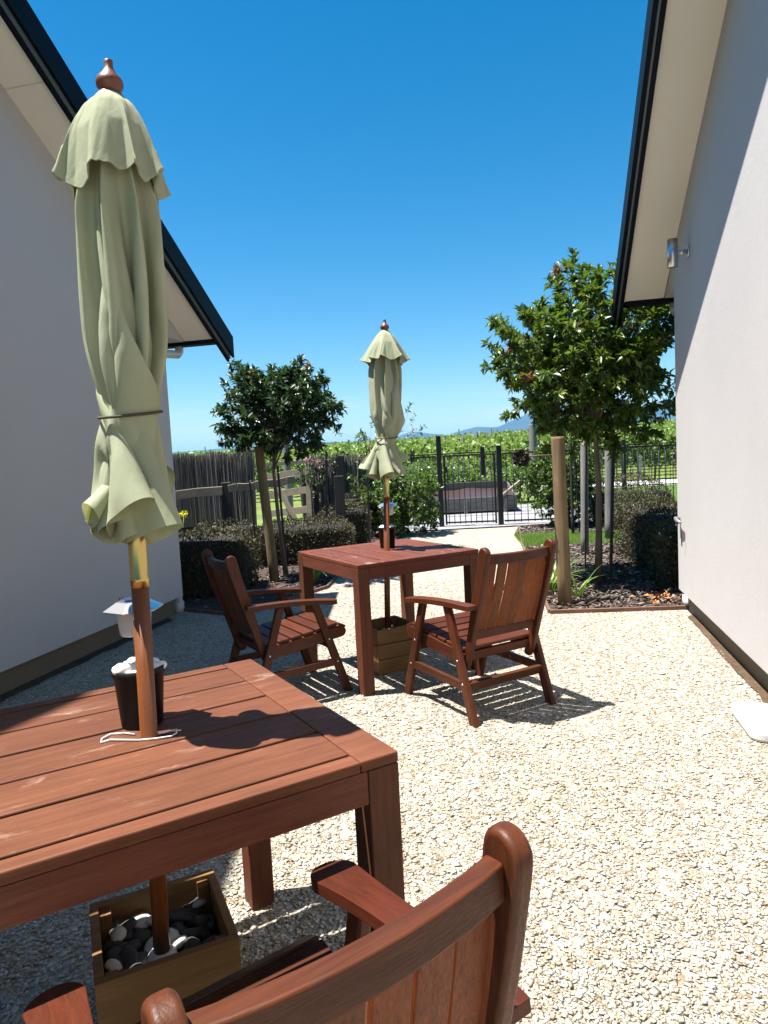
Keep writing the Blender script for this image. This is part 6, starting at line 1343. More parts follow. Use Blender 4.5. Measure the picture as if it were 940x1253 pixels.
    -14,-4,1,3,-2,-2,1,1,7,5,-10,1,3,-7,1,0,-1,0,0,0,0,1,2,2,-1,-2,-2,-1,4,5,-2,-2,-3,0,2,9,4,1,-10,-8,1,2,-1,0,0,-2,-1,1,3,-1,-1,-1,-18,1,1,1,-2,0,
    0,4,7,-1,5,-2,-8,-3,-2,2,-1,1,-1,-1,-1,3,3,-1,1,-2,-4,2,3,5,-4,0,-1,-2,4,7,3,-3,0,-10,-3,2,0,0,-1,0,-1,1,0,-1,0,0,-17,-1,2,0,-1,0,-1,7,5,3,5,-14,
    -1,1,-5,0,0,0,1,0,0,2,0,1,2,-3,-2,0,4,5,-4,-1,0,-3,4,7,3,-2,-5,-2,-7,3,-1,-1,0,-1,-1,1,1,0,-1,0,-18,1,1,0,1,-2,1,11,-1,0,12,-18,-1,1,-4,0,0,0,0,
    -2,1,2,1,1,1,-1,-2,-1,6,6,-9,0,1,-3,7,2,7,-2,-4,-3,-8,2,-1,-1,0,-1,-1,2,0,0,0,-1,-18,1,1,1,-1,-1,4,0,5,0,10,-6,-5,-3,-6,2,0,-1,1,-1,0,2,1,3,0,0,
    -2,-2,8,6,-8,-4,4,-1,6,5,-4,0,-5,0,-6,-1,0,-2,1,0,-1,0,1,0,-1,0,-18,1,1,1,-1,0,1,5,1,0,5,-2,-6,2,-5,-1,0,-1,0,0,0,3,0,2,11,-9,-1,1,5,3,-3,-4,11,
    5,-8,1,-9,6,-3,0,-10,2,-1,-1,0,-1,0,1,1,-1,0,0,-17,0,1,1,0,-1,2,3,1,1,-6,4,-2,5,-9,1,1,-1,0,-1,0,3,0,-3,20,-8,-5,5,1,1,-4,-5,3,28,-18,0,-14,11,
    -1,-5,-5,0,-2,-1,1,-1,-2,1,1,0,0,-1,-18,1,1,1,0,-2,2,4,1,2,-6,3,-2,5,-9,1,0,-1,2,-2,1,2,0,3,9,1,-4,5,-2,-1,-6,-4,6,23,2,-28,0,11,0,-1,2,-16,0,-1,
    -1,0,-1,1,0,0,-1,1,-17,0,1,1,-1,0,2,2,2,-2,-2,1,0,5,-7,0,0,-1,0,-1,3,0,0,3,4,7,0,16,-6,-7,-13,-2,14,14,-1,-31,7,14,-5,13,-4,-23,-1,-1,0,0,-1,1,1,
    -1,0,0,-18,1,1,2,0,-2,1,4,0,-3,0,0,0,4,-3,-3,0,1,0,0,-1,2,-1,4,-1,12,5,10,-1,-30,4,2,15,8,4,-35,4,17,1,13,-10,-21,-1,0,-1,0,-1,1,0,1,-2,1,-17,1,
    1,0,0,-1,1,6,-1,-6,2,0,2,1,0,-4,0,-1,1,-1,1,0,1,2,-1,10,11,6,-2,-16,-8,1,16,3,7,-22,-3,11,12,0,-6,-17,-5,-1,0,0,-1,1,0,0,0,0,
]
CANOPY = [(39, 104, 0.0006, DRAPE_NEAR), (38, 52, 0.0012, DRAPE_FAR)]


def canopy_parts(t, which):
    nr, nc, step, data = CANOPY[which]
    d = np.array(data, dtype=np.int64).reshape(3, nr, nc).transpose(1, 2, 0)
    Q = np.cumsum(np.cumsum(d, 0), 1) * step
    zz = Q[..., 2]
    k = np.interp(zz, [1.1, 1.36, 1.44, 1.56, 2.0], ((0.95, 0.97, 1.0, 1.1, 1.12), (1.28, 1.22, 1.1, 1.34, 1.36))[which])
    Q[..., 0] *= k
    Q[..., 1] *= k
    F = [(j * nc + i, (j + 1) * nc + i, (j + 1) * nc + (i + 1) % nc, j * nc + (i + 1) % nc) for j in range(nr - 1) for i in range(nc)]
    me = mesh_np('canopy', Q.reshape(-1, 3), F)
    me.polygons.foreach_set('use_smooth', [True] * len(me.polygons))
    cn = link('canopy', me, M['fabric'], t)
    m = cn.modifiers.new('Sub', 'SUBSURF')
    m.levels = m.render_levels = 2
    valance(t, which)


def valance(t, which):
    """short top flap hanging in loose flutes below the finial"""
    NT, NZ = 288, 34
    V = []
    p0, p1, p2 = ((0.35, 2.1, 0.9), (1.7, 0.4, 2.6))[which]
    for j in range(NZ):
        f = j / (NZ - 1)
        for i in range(NT):
            a = 2 * math.pi * i / NT
            b = a + 0.26 * math.sin(a + p0) + 0.14 * math.sin(3 * a + p1)
            amp = 0.75 + 0.35 * math.sin(2 * a + p2)
            x = 7 * b + p1
            lob = math.sin(x) + 0.28 * math.sin(2 * x + 0.8)
            fold = np.interp(f, [0, .12, .45, 1], [0, .045, .18, .29]) * amp
            R = np.interp(f, [0, .04, .13, .3, .6, .9, 1], [.025, .037, .050, .064, .083, .101, .109]) * (1 + fold * lob)
            R = max(R, np.interp(f, [0, .13, .4, 1], [.024, .049, .072, .097]))
            a2 = a + 0.17 * f * amp * math.cos(x + 0.3)
            drop = 0.178 - 0.017 * lob * amp + 0.012 * math.sin(2 * a + p0)
            z = 2.088 - 0.006 * min(f / .03, 1) - (drop - 0.006) * f ** 1.03 + 0.0012 * math.sin(31 * a + 9 * f) * f
            R *= np.interp(f, [0, 0.15, 1], [1, 1, (0.84, 1.12)[which]])
            V.append((R * math.cos(a2), R * math.sin(a2), z))
    F = [(j * NT + i, (j + 1) * NT + i, (j + 1) * NT + (i + 1) % NT, j * NT + (i + 1) % NT) for j in range(NZ - 1) for i in range(NT)]
    me = mesh_np('top_valance', V, F)
    me.polygons.foreach_set('use_smooth', [True] * len(me.polygons))
    o = link('top_valance', me, M['fabric'], t)
    s = o.modifiers.new('Thick', 'SOLIDIFY')
    s.thickness = 0.002
    s.offset = -1
    hv = []
    for j in (NZ - 3, NZ - 2, NZ - 1):
        for i in range(NT):
            x, y, z = V[j * NT + i]
            r = math.hypot(x, y)
            hv.append((x * (r + 0.0012) / r, y * (r + 0.0012) / r, z + (0.0008 if j == NZ - 3 else 0)))
    hf = [(j * NT + i, (j + 1) * NT + i, (j + 1) * NT + (i + 1) % NT, j * NT + (i + 1) % NT) for j in range(2) for i in range(NT)]
    hm = mesh_np('hem', hv, hf)
    hm.polygons.foreach_set('use_smooth', [True] * len(hm.polygons))
    link('hem', hm, M['fabric'], o)
    b = MB()
    n = 64
    rr = (0.0635, 0.0695)[which]
    b.tube([(0.004 + rr * math.cos(2 * math.pi * k / n), -0.006 + rr * math.sin(2 * math.pi * k / n), 1.441 + 0.008 * math.sin(2 * math.pi * k / n + 0.5)) for k in range(n + 1)], 0.003, 8, False)
    b.build('tie_cord', M['cord'], t)




def make_parasol(label, loc, rz, lean, which=0):
    t = thing('closed_parasol', label, 'parasol', loc, 0, 'closed green parasols')
    t.rotation_euler = (lean[1], lean[0], rz)
    b = MB()
    b.tube([(0, 0, 0.10), (0, 0, 1.085)], 0.0185, 24)
    b.build('pole', M['pole'], t)
    b = MB()
    b.lathe([(0.0192, 1.073), (0.0192, 1.085), (0.0205, 1.086), (0.0205, 1.092), (0.0193, 1.093), (0.0193, 1.17), (0.019, 1.30)], (0, 0, 0), 24)
    b.build('brass_ferrule', M['brass'], t)
    b = MB()
    b.tube([(0, 0, 1.15), (0, 0, 2.085)], 0.017, 16)
    b.build('upper_pole', M['pole'], t)
    b = MB()
    b.lathe([(0.023, 2.072), (0.026, 2.080), (0.0245, 2.090), (0.019, 2.094), (0.0195, 2.097), (0.026, 2.104), (0.0275, 2.112), (0.024, 2.121), (0.015, 2.131), (0.0095, 2.140), (0.0085, 2.150), (0.009, 2.156), (0.006, 2.158)], (0, 0, 0), 28)
    b.build('finial', M['finial'], t)
    b = MB()
    b.lathe([(0.034, 0.03), (0.034, 0.16), (0.032, 0.235), (0.024, 0.245), (0.0187, 0.246)], (0, 0, 0), 24)
    b.build('base_sleeve', M['pvc'], t)
    canopy_parts(t, which)
    return t


par1 = make_parasol('closed sage green parasol standing through the nearest table, filling the left of the view', (-0.553, 1.492, 0.0), 0.0, (0.018, 0.0))
par2 = make_parasol('closed sage green parasol standing through the farther table, small against the sky', (-0.024, 4.338, 0.0), 0.0, (0.040, 0.0), 1)

# ------------------------------------------------------------------ planter boxes with stones, pots and solar lights


def stone(name, rx, ry, rz_, mat, seed):
    r = np.random.default_rng(seed)
    bm_v, bm_f = [], []
    nu, nv = 12, 7
    ph = r.uniform(0, 6, 4)
    for j in range(1, nv):
        a = math.pi * j / nv
        for i in range(nu):
            b = 2 * math.pi * i / nu
            k = 1 + 0.10 * math.sin(2 * b + ph[0]) + 0.06 * math.sin(3 * b + ph[1]) + 0.05 * math.cos(2 * a + ph[2])
            bm_v.append((rx * k * math.sin(a) * math.cos(b), ry * k * math.sin(a) * math.sin(b), rz_ * math.cos(a) * (1 + 0.1 * math.sin(b + ph[3]))))
    for j in range(nv - 2):
        for i in range(nu):
            bm_f.append((j * nu + i, (j + 1) * nu + i, (j + 1) * nu + (i + 1) % nu, j * nu + (i + 1) % nu))
    bm_v += [(0, 0, rz_), (0, 0, -rz_)]
    k = len(bm_v)
    for i in range(nu):
        bm_f.append((k - 2, i, (i + 1) % nu))
        bm_f.append((k - 1, (nv - 2) * nu + (i + 1) % nu, (nv - 2) * nu + i))
    b = MB()
    b.add(bm_v, bm_f, True)
    return b.build(name, mat)


def make_box(label, loc, rz, tiers):
    t = thing('planter_box', label, 'planter box', loc, rz, 'pine planter boxes weighting the parasols')
    W_ = 0.30
    h = 0.275
    th = 0.02
    hh = h / tiers
    for side in range(4):
        a = side * math.pi / 2
        R = Matrix.Rotation(a, 3, 'Z')
        b = MB()
        for k in range(tiers):
            ln = W_ - 0.002 if side % 2 == 0 else W_ - 2 * th - 0.002
            b.box(R @ Vector((0, -(W_ / 2 - th / 2), hh * (k + 0.5) + 0.003)), (ln, th, hh - 0.004), R)
        b.build('side_panel', M['pine'], t, 0.002)
    for sx in (-1, 1):
        for sy in (-1, 1):
            b = MB()
            b.box((sx * (W_ / 2 - th - 0.014), sy * (W_ / 2 - th - 0.014), h / 2 - 0.004), (0.027, 0.027, h - 0.012))
            b.build('corner_batten', M['pine_z'], t, 0.002)
    b = MB()
    b.box((0, 0, 0.10), (W_ - 2 * th - 0.003, W_ - 2 * th - 0.003, 0.18))
    b.build('sand_fill', M['mulch'], t)
    return t


box1 = make_box('yellow pine planter box of pebbles on the gravel beneath the nearest table', Vector((-0.565, 1.545, 0.004)), 0.43, 2)
box2 = make_box('yellow pine planter box of three boards beneath the farther table', Vector((-0.02, 4.335, 0.004)), 0.50, 3)


def pebbles(box, pole, rz, n, lab, grp, white, labw, grpw):
    protos = [stone('pebble', 0.030, 0.021, 0.013, M['pebble'], 3), stone('pebble', 0.024, 0.020, 0.014, M['pebble'], 4)]
    wp = stone('pale_pebble', 0.026, 0.018, 0.011, M['palepebble'], 5) if white else None
    used = set()
    R = Matrix.Rotation(rz, 3, 'Z')
    for i in range(n):
        for _ in range(40):
            p = Vector((random.uniform(-0.11, 0.11), random.uniform(-0.11, 0.11), 0))
            q = R @ p + box.location
            if (Vector((q.x, q.y)) - Vector(pole)).length > 0.05:
                break
        isw = i >= n - white
        src = wp if isw else protos[i % 2]
        o = src if src not in used else src.copy()
        if src in used:
            COL.objects.link(o)
        used.add(src)
        lay = i / n
        o.location = (q.x, q.y, box.location.z + 0.198 + (0.022 * lay) + random.uniform(0, 0.008))
        o.rotation_euler = (random.uniform(-0.6, 0.6), random.uniform(-0.6, 0.6), random.uniform(0, 6.28))
        s = random.uniform(0.8, 1.15)
        o.scale = (s, s, s)
        tag(o, labw if isw else lab, 'pebble', grpw if isw else grp)


pebbles(box1, (-0.553, 1.492), 0.43, 60, 'smooth dark grey pebble lying in the box beneath the nearest table', 'dark pebbles in the near box', 9,
        'pale grey pebble among darker ones in the box beneath the nearest table', 'pale pebbles in the near box')
pebbles(box2, (-0.02, 4.335), 0.50, 30, 'smooth grey pebble lying in the box beneath the farther table', 'pebbles in the far box', 0, '', '')


def make_pot(label, loc, grp='black pots on the tables'):
    t = thing('plant_pot', label, 'pot', loc, 0.3, grp)
    b = MB()
    b.lathe([(0.044, 0.0), (0.046, 0.002), (0.055, 0.118), (0.059, 0.119), (0.0595, 0.135), (0.056, 0.136), (0.053, 0.112), (0.001, 0.112)], (0, 0, 0), 36)
    b.build('body', M['blackplastic'], t)
    b = MB()
    b.lathe([(0.001, 0.1125), (0.0525, 0.1125), (0.0525, 0.118), (0.001, 0.121)], (0, 0, 0), 20)
    b.build('filling', M['whitestone'], t)
    return t


pot1 = make_pot('black plastic pot of white stones behind the near parasol pole', Vector((-0.582, 1.575, 0.7402)))
pot2 = dup(pot1, Vector((0.012, 4.46, 0.7402)), 0.9, 'black plastic pot of white stones on the farther table beside the pole')


def pot_stones(pot, n, lab, grp):
    src = stone('white_pebble', 0.016, 0.012, 0.009, M['whitestone'], 9)
    for i in range(n):
        o = src if i == 0 else src.copy()
        if i:
            COL.objects.link(o)
        a = i * 2.4
        r = 0.0465 * math.sqrt((i + 0.5) / n)
        o.location = pot.location + Vector((r * math.cos(a), r * math.sin(a), 0.124 + random.uniform(0, 0.008) + (0.007 if r < 0.03 else 0.004)))
        o.rotation_euler = (random.uniform(-0.6, 0.6), random.uniform(-0.6, 0.6), random.uniform(0, 6.28))
        s = random.uniform(0.8, 1.2)
        o.scale = (s, s, s * random.uniform(0.9, 1.4))
        tag(o, lab, 'pebble', grp)


pot_stones(pot1, 22, 'bright white stone heaped in the black pot on the nearest table', 'white stones in the near pot')
pot_stones(pot2, 14, 'bright white stone heaped in the black pot on the farther table', 'white stones in the far pot')


def make_solar(label, loc):
    t = thing('solar_light', label, 'garden light', loc, 0.5, 'solar garden lights stuck in pots')
    b = MB()
    b.tube([(0, 0, 0.0), (0, 0, 0.095)], 0.006, 12)
    b.build('stake', M['steel'], t)
    b = MB()
    b.lathe([(0.020, 0.090), (0.031, 0.092), (0.034, 0.097), (0.039, 0.150), (0.037, 0.151), (0.032, 0.099), (0.001, 0.096)], (0, 0, 0), 32)
    b.build('lens_cup', M['clear'], t)
    b = MB()
    n = 6
    b.lathe([(0.040, 0.150), (0.066, 0.149), (0.067, 0.152), (0.036, 0.170), (0.030, 0.171)], (0, 0, 0), n)
    b.sm = [False] * len(b.sm)
    cp = b.build('cap', M['solarcap'], t, 0.001)
    b = MB()
    b.box((0, 0, 0.173), (0.040, 0.040, 0.004))
    b.build('solar_panel', M['panel'], cp)
    for a in (0.5, 2.6, 4.7):
        b = MB()
        b.tube([(0.030 * math.cos(a), 0.030 * math.sin(a), 0.170), (0.032 * math.cos(a), 0.032 * math.sin(a), 0.177), (0.024 * math.cos(a), 0.024 * math.sin(a), 0.178)], 0.0016, 6)
        b.build('clip', M['iron'], cp)
    return t


make_solar('solar garden light with a shiny flared cap, behind the near parasol pole', pot1.location + Vector((0.0, 0.0, 0.118)))
s2 = dup(bpy.data.objects['solar_light'], pot2.location + Vector((0.012, 0, 0.118)), 0.2, 'solar garden light rising from the pot on the farther table')

# loop of white string round the foot of the near pole
b = MB()
pc = Vector((-0.553, 1.492, 0.7425))
loop = [(0.021, 0.0), (0.045, 0.012), (0.068, 0.024), (0.072, 0.006), (0.066, -0.012), (0.035, -0.022), (0.0, -0.023), (-0.03, -0.020), (-0.066, -0.016), (-0.082, -0.026), (-0.088, -0.006), (-0.078, 0.016), (-0.05, 0.022), (-0.022, 0.010)]
b.tube([pc + Vector((x, y, 0.0006 * (i % 3))) for i, (x, y) in enumerate(loop)], 0.0016, 8)
tag(b.build('string_loop', M['string']), 'thin white string looped on the nearest tabletop round the pole foot', 'string')
# ------------------------------------------------------------------ foliage
def unit(v):
    return v / (np.linalg.norm(v, axis=1, keepdims=True) + 1e-9)


def leaves_vf(P, D, Nn, Ln, wr=0.42, fold=0.12, droop=0.12):
    D = unit(D)
    S = unit(np.cross(D, Nn))
    Nn = np.cross(S, D)
    Ln = Ln[:, None]
    base = P
    tip = P + D * Ln - Nn * Ln * droop
    mid = P + D * Ln * 0.5 - Nn * Ln * 0.02
    lf = P + D * Ln * 0.47 + S * Ln * wr * 0.5 + Nn * Ln * fold
    rg = P + D * Ln * 0.47 - S * Ln * wr * 0.5 + Nn * Ln * fold
    V = np.stack([base, lf, tip, rg, mid], 1)
    n = len(P)
    F = (np.array([(0, 3, 2, 4), (0, 4, 2, 1)])[None] + (np.arange(n) * 5)[:, None, None]).reshape(-1, 4)
    return V.reshape(-1, 3), F


def leaf_mesh(name, P, D, Nn, Ln, mat, parent=None, **kw):
    V, F = leaves_vf(P, D, Nn, Ln, **kw)
    return link(name, mesh_np(name, V, F), mat, parent, parent is not None)


def randdir(n, rng=RNG):
    return unit(rng.normal(0, 1, (n, 3)))


def make_tree(name, label, base, trunk, crown_c, crown_r, ntw, nlf, leaf, mat, seed, red=0.15, trunk_r=0.035, stemmat='bark', group=None, lump=0.25, spread=0.13, cat='tree', wr=0.42):
    rng = np.random.default_rng(seed)
    t = thing(name, label, cat, base, 0, group)
    base = np.array(base, float)
    cc, cr = np.array(crown_c, float), np.array(crown_r, float)
    dirs = randdir(ntw, rng)
    lum = 1 + lump * (np.sin(dirs[:, 0] * 4.1 + seed) * np.sin(dirs[:, 1] * 3.7 + 1.3 * seed) + 0.7 * np.sin(dirs[:, 2] * 5 + 0.7 * seed + dirs[:, 0] * 3)) + rng.normal(0, 0.05, ntw)
    lum = np.clip(lum, 0.7, 1.16)
    rad = rng.random(ntw) ** 0.42
    tw = cc + dirs * rad[:, None] * lum[:, None] * cr
    tw[:, 2] = np.maximum(tw[:, 2], cc[2] - cr[2] * 1.02 + rng.uniform(0, 0.12, ntw))
    out = unit(dirs * np.array([1, 1, 0.7]) + np.array([0, 0, 0.45]) + rng.normal(0, 0.25, (ntw, 3)))
    tl = spread * rng.uniform(0.8, 1.7, ntw)
    # trunk and limbs
    mb = MB()
    tp = [Vector(p) for p in trunk]
    n = len(tp)
    mb.tube(tp, [trunk_r * (1 - 0.45 * i / (n - 1)) * (1.25 if i == 0 else 1) for i in range(n)], 10)
    mb.build('trunk', M[stemmat], t, 0, True)
    mb = MB()
    top = np.array(tp[-1])
    start = np.array(tp[-2])
    nl = max(5, ntw // 9)
    order = rng.permutation(ntw)
    hubs = []
    for i in order[:nl]:
        e = tw[i] * 0.72 + cc * 0.28
        f = rng.random()
        s = start * (1 - f) + top * f
        m = (s + e) / 2 + rng.normal(0, 0.04, 3) * cr
        mb.tube([s, m, e], [trunk_r * 0.45, trunk_r * 0.3, trunk_r * 0.16], 6)
        hubs += [m, e]
    hubs = np.array(hubs)
    for i in range(ntw):
        d = np.linalg.norm(hubs - tw[i], axis=1)
        h = hubs[np.argmin(d)]
        mb.tube([h, (h + tw[i]) / 2 + rng.normal(0, 0.015, 3), tw[i] + out[i] * tl[i]], [trunk_r * 0.13, trunk_r * 0.1, trunk_r * 0.05], 5, False)
    mb.build('branches', M[stemmat], t, 0, True)
    # leaves
    P, D, Nn, Ln, isred = [], [], [], [], []
    for i in range(ntw):
        k = nlf + int(rng.integers(-nlf // 3, nlf // 3 + 1))
        f = rng.random(k) ** 0.7
        p = tw[i] + out[i] * (f * tl[i])[:, None]
        d = out[i] * (0.25 + 0.5 * f)[:, None] + randdir(k, rng) * 0.85
        d[:, 2] -= 0.12
        nn = np.array([0, 0, 1.0]) + rng.normal(0, 0.45, (k, 3)) + out[i] * 0.4
        ln = leaf * rng.uniform(0.6, 1.2, k)
        P.append(p); D.append(d); Nn.append(nn); Ln.append(ln)
        hi = (tw[i, 2] - cc[2]) / cr[2]
        rr = (rng.random() < red * (0.4 + 1.6 * max(hi, 0))) and rad[i] > 0.72
        isred.append(np.full(k, rr) & (f > 0.45))
    P, D, Nn, Ln, isred = map(np.concatenate, (P, D, Nn, Ln, isred))
    leaf_mesh('crown', P[~isred], D[~isred], Nn[~isred], Ln[~isred], M[mat], t, wr=wr)
    if isred.any():
        leaf_mesh('new_growth', P[isred], D[isred], Nn[isred], Ln[isred] * 0.8, M['leafnew'], t, wr=wr)
    return t


make_tree('young_tree', 'bushy glossy green tree with reddish shoots, beside the right house', (2.02, 6.62, 0), [(2.02, 6.62, 0), (2.04, 6.63, 0.5), (2.05, 6.63, 1.0), (2.03, 6.64, 1.45), (1.98, 6.64, 2.0)],
          (1.97, 6.66, 2.10), (0.77, 0.76, 0.82), 620, 36, 0.088, 'leafR', 4, 0.07, 0.034)
make_tree('young_tree', 'round dark green standard tree beside a pale stake, left of the farther parasol', (-1.16, 7.95, 0), [(-1.16, 7.95, 0), (-1.20, 7.93, 0.6), (-1.22, 7.90, 1.2), (-1.15, 7.85, 1.75)],
          (-1.06, 7.75, 1.89), (0.55, 0.54, 0.47), 330, 34, 0.082, 'leafL', 9, 0.025, 0.026)
make_tree('sapling', 'slender sapling with loose light green branches, directly behind the farther parasol', (-0.22, 9.9, 0), [(-0.22, 9.9, 0), (-0.22, 9.9, 0.6), (-0.2, 9.9, 1.1), (-0.15, 9.9, 1.6)],
          (0.02, 9.9, 1.42), (0.56, 0.45, 0.55), 34, 15, 0.07, 'leafshrub', 14, 0.25, 0.016, lump=0.4)


def make_shrub(name, label, base, cc, cr, ntw, nlf, leaf, mat, seed, group=None, wr=0.5, cat='shrub'):
    return make_tree(name, label, base, [(base[0], base[1], 0), (base[0], base[1], cc[2] * 0.4), (cc[0], cc[1], cc[2] * 0.8)], cc, cr, ntw, nlf, leaf, mat, seed, 0, 0.02, 'bark', group, 0.16, 0.09, cat, wr)


make_shrub('shrub', 'broad leafy green shrub left of the black metal gate', (0.32, 11.5, 0), (0.30, 11.5, 0.52), (0.62, 0.5, 0.58), 420, 24, 0.066, 'leafshrub', 21)
make_shrub('shrub', 'tall leafy green shrub right of the black metal gate', (2.95, 11.6, 0), (2.98, 11.6, 0.78), (0.52, 0.5, 0.76), 460, 24, 0.066, 'leafshrub', 22)
make_shrub('shrub', 'small bright green shrub climbing the brush fence left of the farther parasol', (-0.42, 11.3, 0), (-0.40, 11.3, 0.68), (0.16, 0.2, 0.5), 46, 16, 0.055, 'leafshrub', 23)
make_shrub('shrub', 'leafy shrub with faded pink flower heads, right of the pale timber gate', (-0.95, 10.4, 0), (-0.93, 10.4, 1.15), (0.28, 0.25, 0.36), 60, 16, 0.06, 'leafL', 24)
fl = bpy.data.objects['shrub.003']


def flowerball(center, r, mat, parent, name='flower_head', n=160, ln=0.022):
    d = randdir(n)
    P = np.array(center) + d * r * RNG.uniform(0.6, 1, (n, 1))
    return leaf_mesh(name, P, d + randdir(n) * 0.5, randdir(n), np.full(n, ln), mat, parent, wr=0.9)


for c in ((-1.05, 10.15, 1.32), (-0.90, 10.13, 1.27), (-0.78, 10.2, 1.18)):
    flowerball(c, 0.065, M['flower'], fl)


def make_hedge(name, label, cx, cy, hx, hy, h, rz, n, leaf, mat, seed, group=None, roundness=0.12, z0=0.0, dome=0.0):
    """clipped hedge: rounded block of small leaves over a woody core"""
    rng = np.random.default_rng(seed)
    t = thing(name, label, 'hedge', (cx, cy, 0), 0, group)
    A = np.array([4 * hx * hy, 2 * hx * h, 2 * hx * h, 2 * hy * h, 2 * hy * h])
    f = rng.choice(5, n, p=A / A.sum())
    a, b = rng.uniform(-1, 1, n), rng.uniform(-1, 1, n)
    P = np.zeros((n, 3))
    Nn = np.zeros((n, 3))
    zz = (b * 0.5 + 0.5) * h
    for k in range(5):
        m = f == k
        if k == 0:
            P[m] = np.stack([a[m] * hx, b[m] * hy, np.full(m.sum(), h)], 1); Nn[m] = (0, 0, 1)
        elif k in (1, 2):
            s = -1 if k == 1 else 1
            P[m] = np.stack([a[m] * hx, np.full(m.sum(), s * hy), zz[m]], 1); Nn[m] = (0, s, 0)
        else:
            s = -1 if k == 3 else 1
            P[m] = np.stack([np.full(m.sum(), s * hx), a[m] * hy, zz[m]], 1); Nn[m] = (s, 0, 0)
    # round off the upper edges, roughen
    e = np.stack([np.abs(P[:, 0]) / hx, np.abs(P[:, 1]) / hy], 1)
    edge = np.clip(e.max(1) - (1 - roundness / min(hx, hy)), 0, None) * min(hx, hy) / roundness
    top = np.clip(P[:, 2] - (h - roundness), 0, None) / roundness
    k = np.clip(edge * top, 0, 1)
    P[:, 2] -= k * roundness * 0.55
    P[:, :2] *= (1 - k * 0.25 * roundness / np.array([hx, hy])[None].repeat(n, 0).min(1))[:, None]
    if dome:
        P[:, 2] *= 1 - dome * np.clip((P[:, 0] / hx) ** 2 * 0.7 + (P[:, 1] / hy) ** 2 * 0.3, 0, 1)
    P += Nn * (0.035 * np.sin(P[:, 0:1] * 9 + seed) * np.sin(P[:, 1:2] * 8 + P[:, 2:3] * 10) + rng.normal(-0.01, 0.02, (n, 1)))
    c, s = math.cos(rz), math.sin(rz)
    R = np.array([[c, -s, 0], [s, c, 0], [0, 0, 1]])
    P = P @ R.T + np.array([cx, cy, z0])
    Nn = Nn @ R.T
    D = Nn * 0.6 + randdir(n, rng) * 0.9 + np.array([0, 0, 0.35])
    leaf_mesh('foliage', P, D, randdir(n, rng) + Nn, leaf * rng.uniform(0.6, 1.3, n), M[mat], t, wr=0.5)
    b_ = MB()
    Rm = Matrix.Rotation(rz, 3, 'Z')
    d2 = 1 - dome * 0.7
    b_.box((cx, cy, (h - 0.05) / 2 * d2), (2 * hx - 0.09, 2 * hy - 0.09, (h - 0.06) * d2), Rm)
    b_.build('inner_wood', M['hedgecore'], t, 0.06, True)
    return t


# left of the path
make_hedge('hedge', 'long dark hedge in deep shade behind the left house corner', -2.15, 7.25, 0.75, 0.42, 0.62, 0.1, 7500, 0.032, 'leafhedge', 31)
make_hedge('hedge', 'low bronze topped clipped hedge behind the left tree and its stake', -1.05, 9.2, 0.62, 0.45, 0.52, 0.1, 8500, 0.028, 'leafhedge', 32)
make_hedge('hedge', 'rounded bronze hedge by the path, just left of the farther parasol', -0.60, 10.35, 0.36, 0.36, 0.62, 0.1, 5500, 0.028, 'leafhedge', 33)
make_hedge('hedge', 'small bronze hedge against the dark brush fence', -0.45, 11.55, 0.30, 0.25, 0.70, 0.0, 3000, 0.028, 'leafhedge', 34)
make_hedge('hedge', 'brown topped hedge along the foot of the brush fence, left of the timber gate', -2.1, 9.15, 0.42, 0.35, 0.55, 0.1, 4500, 0.028, 'leafhedge', 39)
# right of the path
make_hedge('hedge', 'square dark hedge beside the right tree, its top lit brown', 3.05, 7.55, 0.36, 0.75, 0.62, -0.1, 9500, 0.030, 'leafhedge', 35)
make_hedge('hedge', 'narrow olive hedge hugging the right house corner', 2.66, 6.35, 0.19, 0.34, 0.60, -YW, 6000, 0.026, 'leafhedgegreen', 36)
make_hedge('hedge', 'rounded olive hedge block behind the strip of lawn', 3.95, 10.75, 0.42, 0.40, 0.55, 0.1, 7500, 0.030, 'leafhedgegreen', 37, dome=0.25)
make_hedge('hedge', 'taller russet topped hedge sloping down behind the olive one', 4.15, 11.75, 0.62, 0.40, 0.82, -0.1, 8500, 0.030, 'leafhedge', 38, dome=0.45)

# strap leaved plants at the round post


def strap_plant(label, x, y, n, ln, seed):
    rng = np.random.default_rng(seed)
    V, F = [], []
    for i in range(n):
        a = rng.uniform(0, 2 * np.pi)
        l = ln * rng.uniform(0.6, 1.15)
        lean = rng.uniform(0.25, 0.95)
        d = np.array([math.cos(a), math.sin(a), 0])
        sd = np.array([-math.sin(a), math.cos(a), 0])
        o = np.array([x, y, 0.0]) + d * rng.uniform(0, 0.04)
        ns = 7
        b0 = len(V)
        for k in range(ns + 1):
            f = k / ns
            th = lean * f * 1.7
            p = o + d * l * f * math.sin(0.2 + th * 0.8) + np.array([0, 0, 1]) * l * f * math.cos(0.15 + th * 0.75)
            wv = 0.009 * (1 - f ** 2.2) + 0.0008
            V += [p - sd * wv, p + sd * wv]
        F += [(b0 + 2 * k, b0 + 2 * k + 1, b0 + 2 * k + 3, b0 + 2 * k + 2) for k in range(ns)]
    o = link('strap_leaf_plant', mesh_np('strap_leaf_plant', V, F), M['flax'])
    return tag(o, label, 'plant')


strap_plant('arching green strap leaved plant left of the round timber post', 1.50, 6.35, 46, 0.42, 3)
strap_plant('smaller green strap leaved plant just behind the round timber post', 1.62, 6.75, 30, 0.40, 4)
strap_plant('small strap leaved tuft at the right foot of the round timber post', 1.66, 6.05, 18, 0.30, 5)
strap_plant('shaded strap leaved plant seen beneath the farther table', -0.78, 7.45, 30, 0.30, 6)

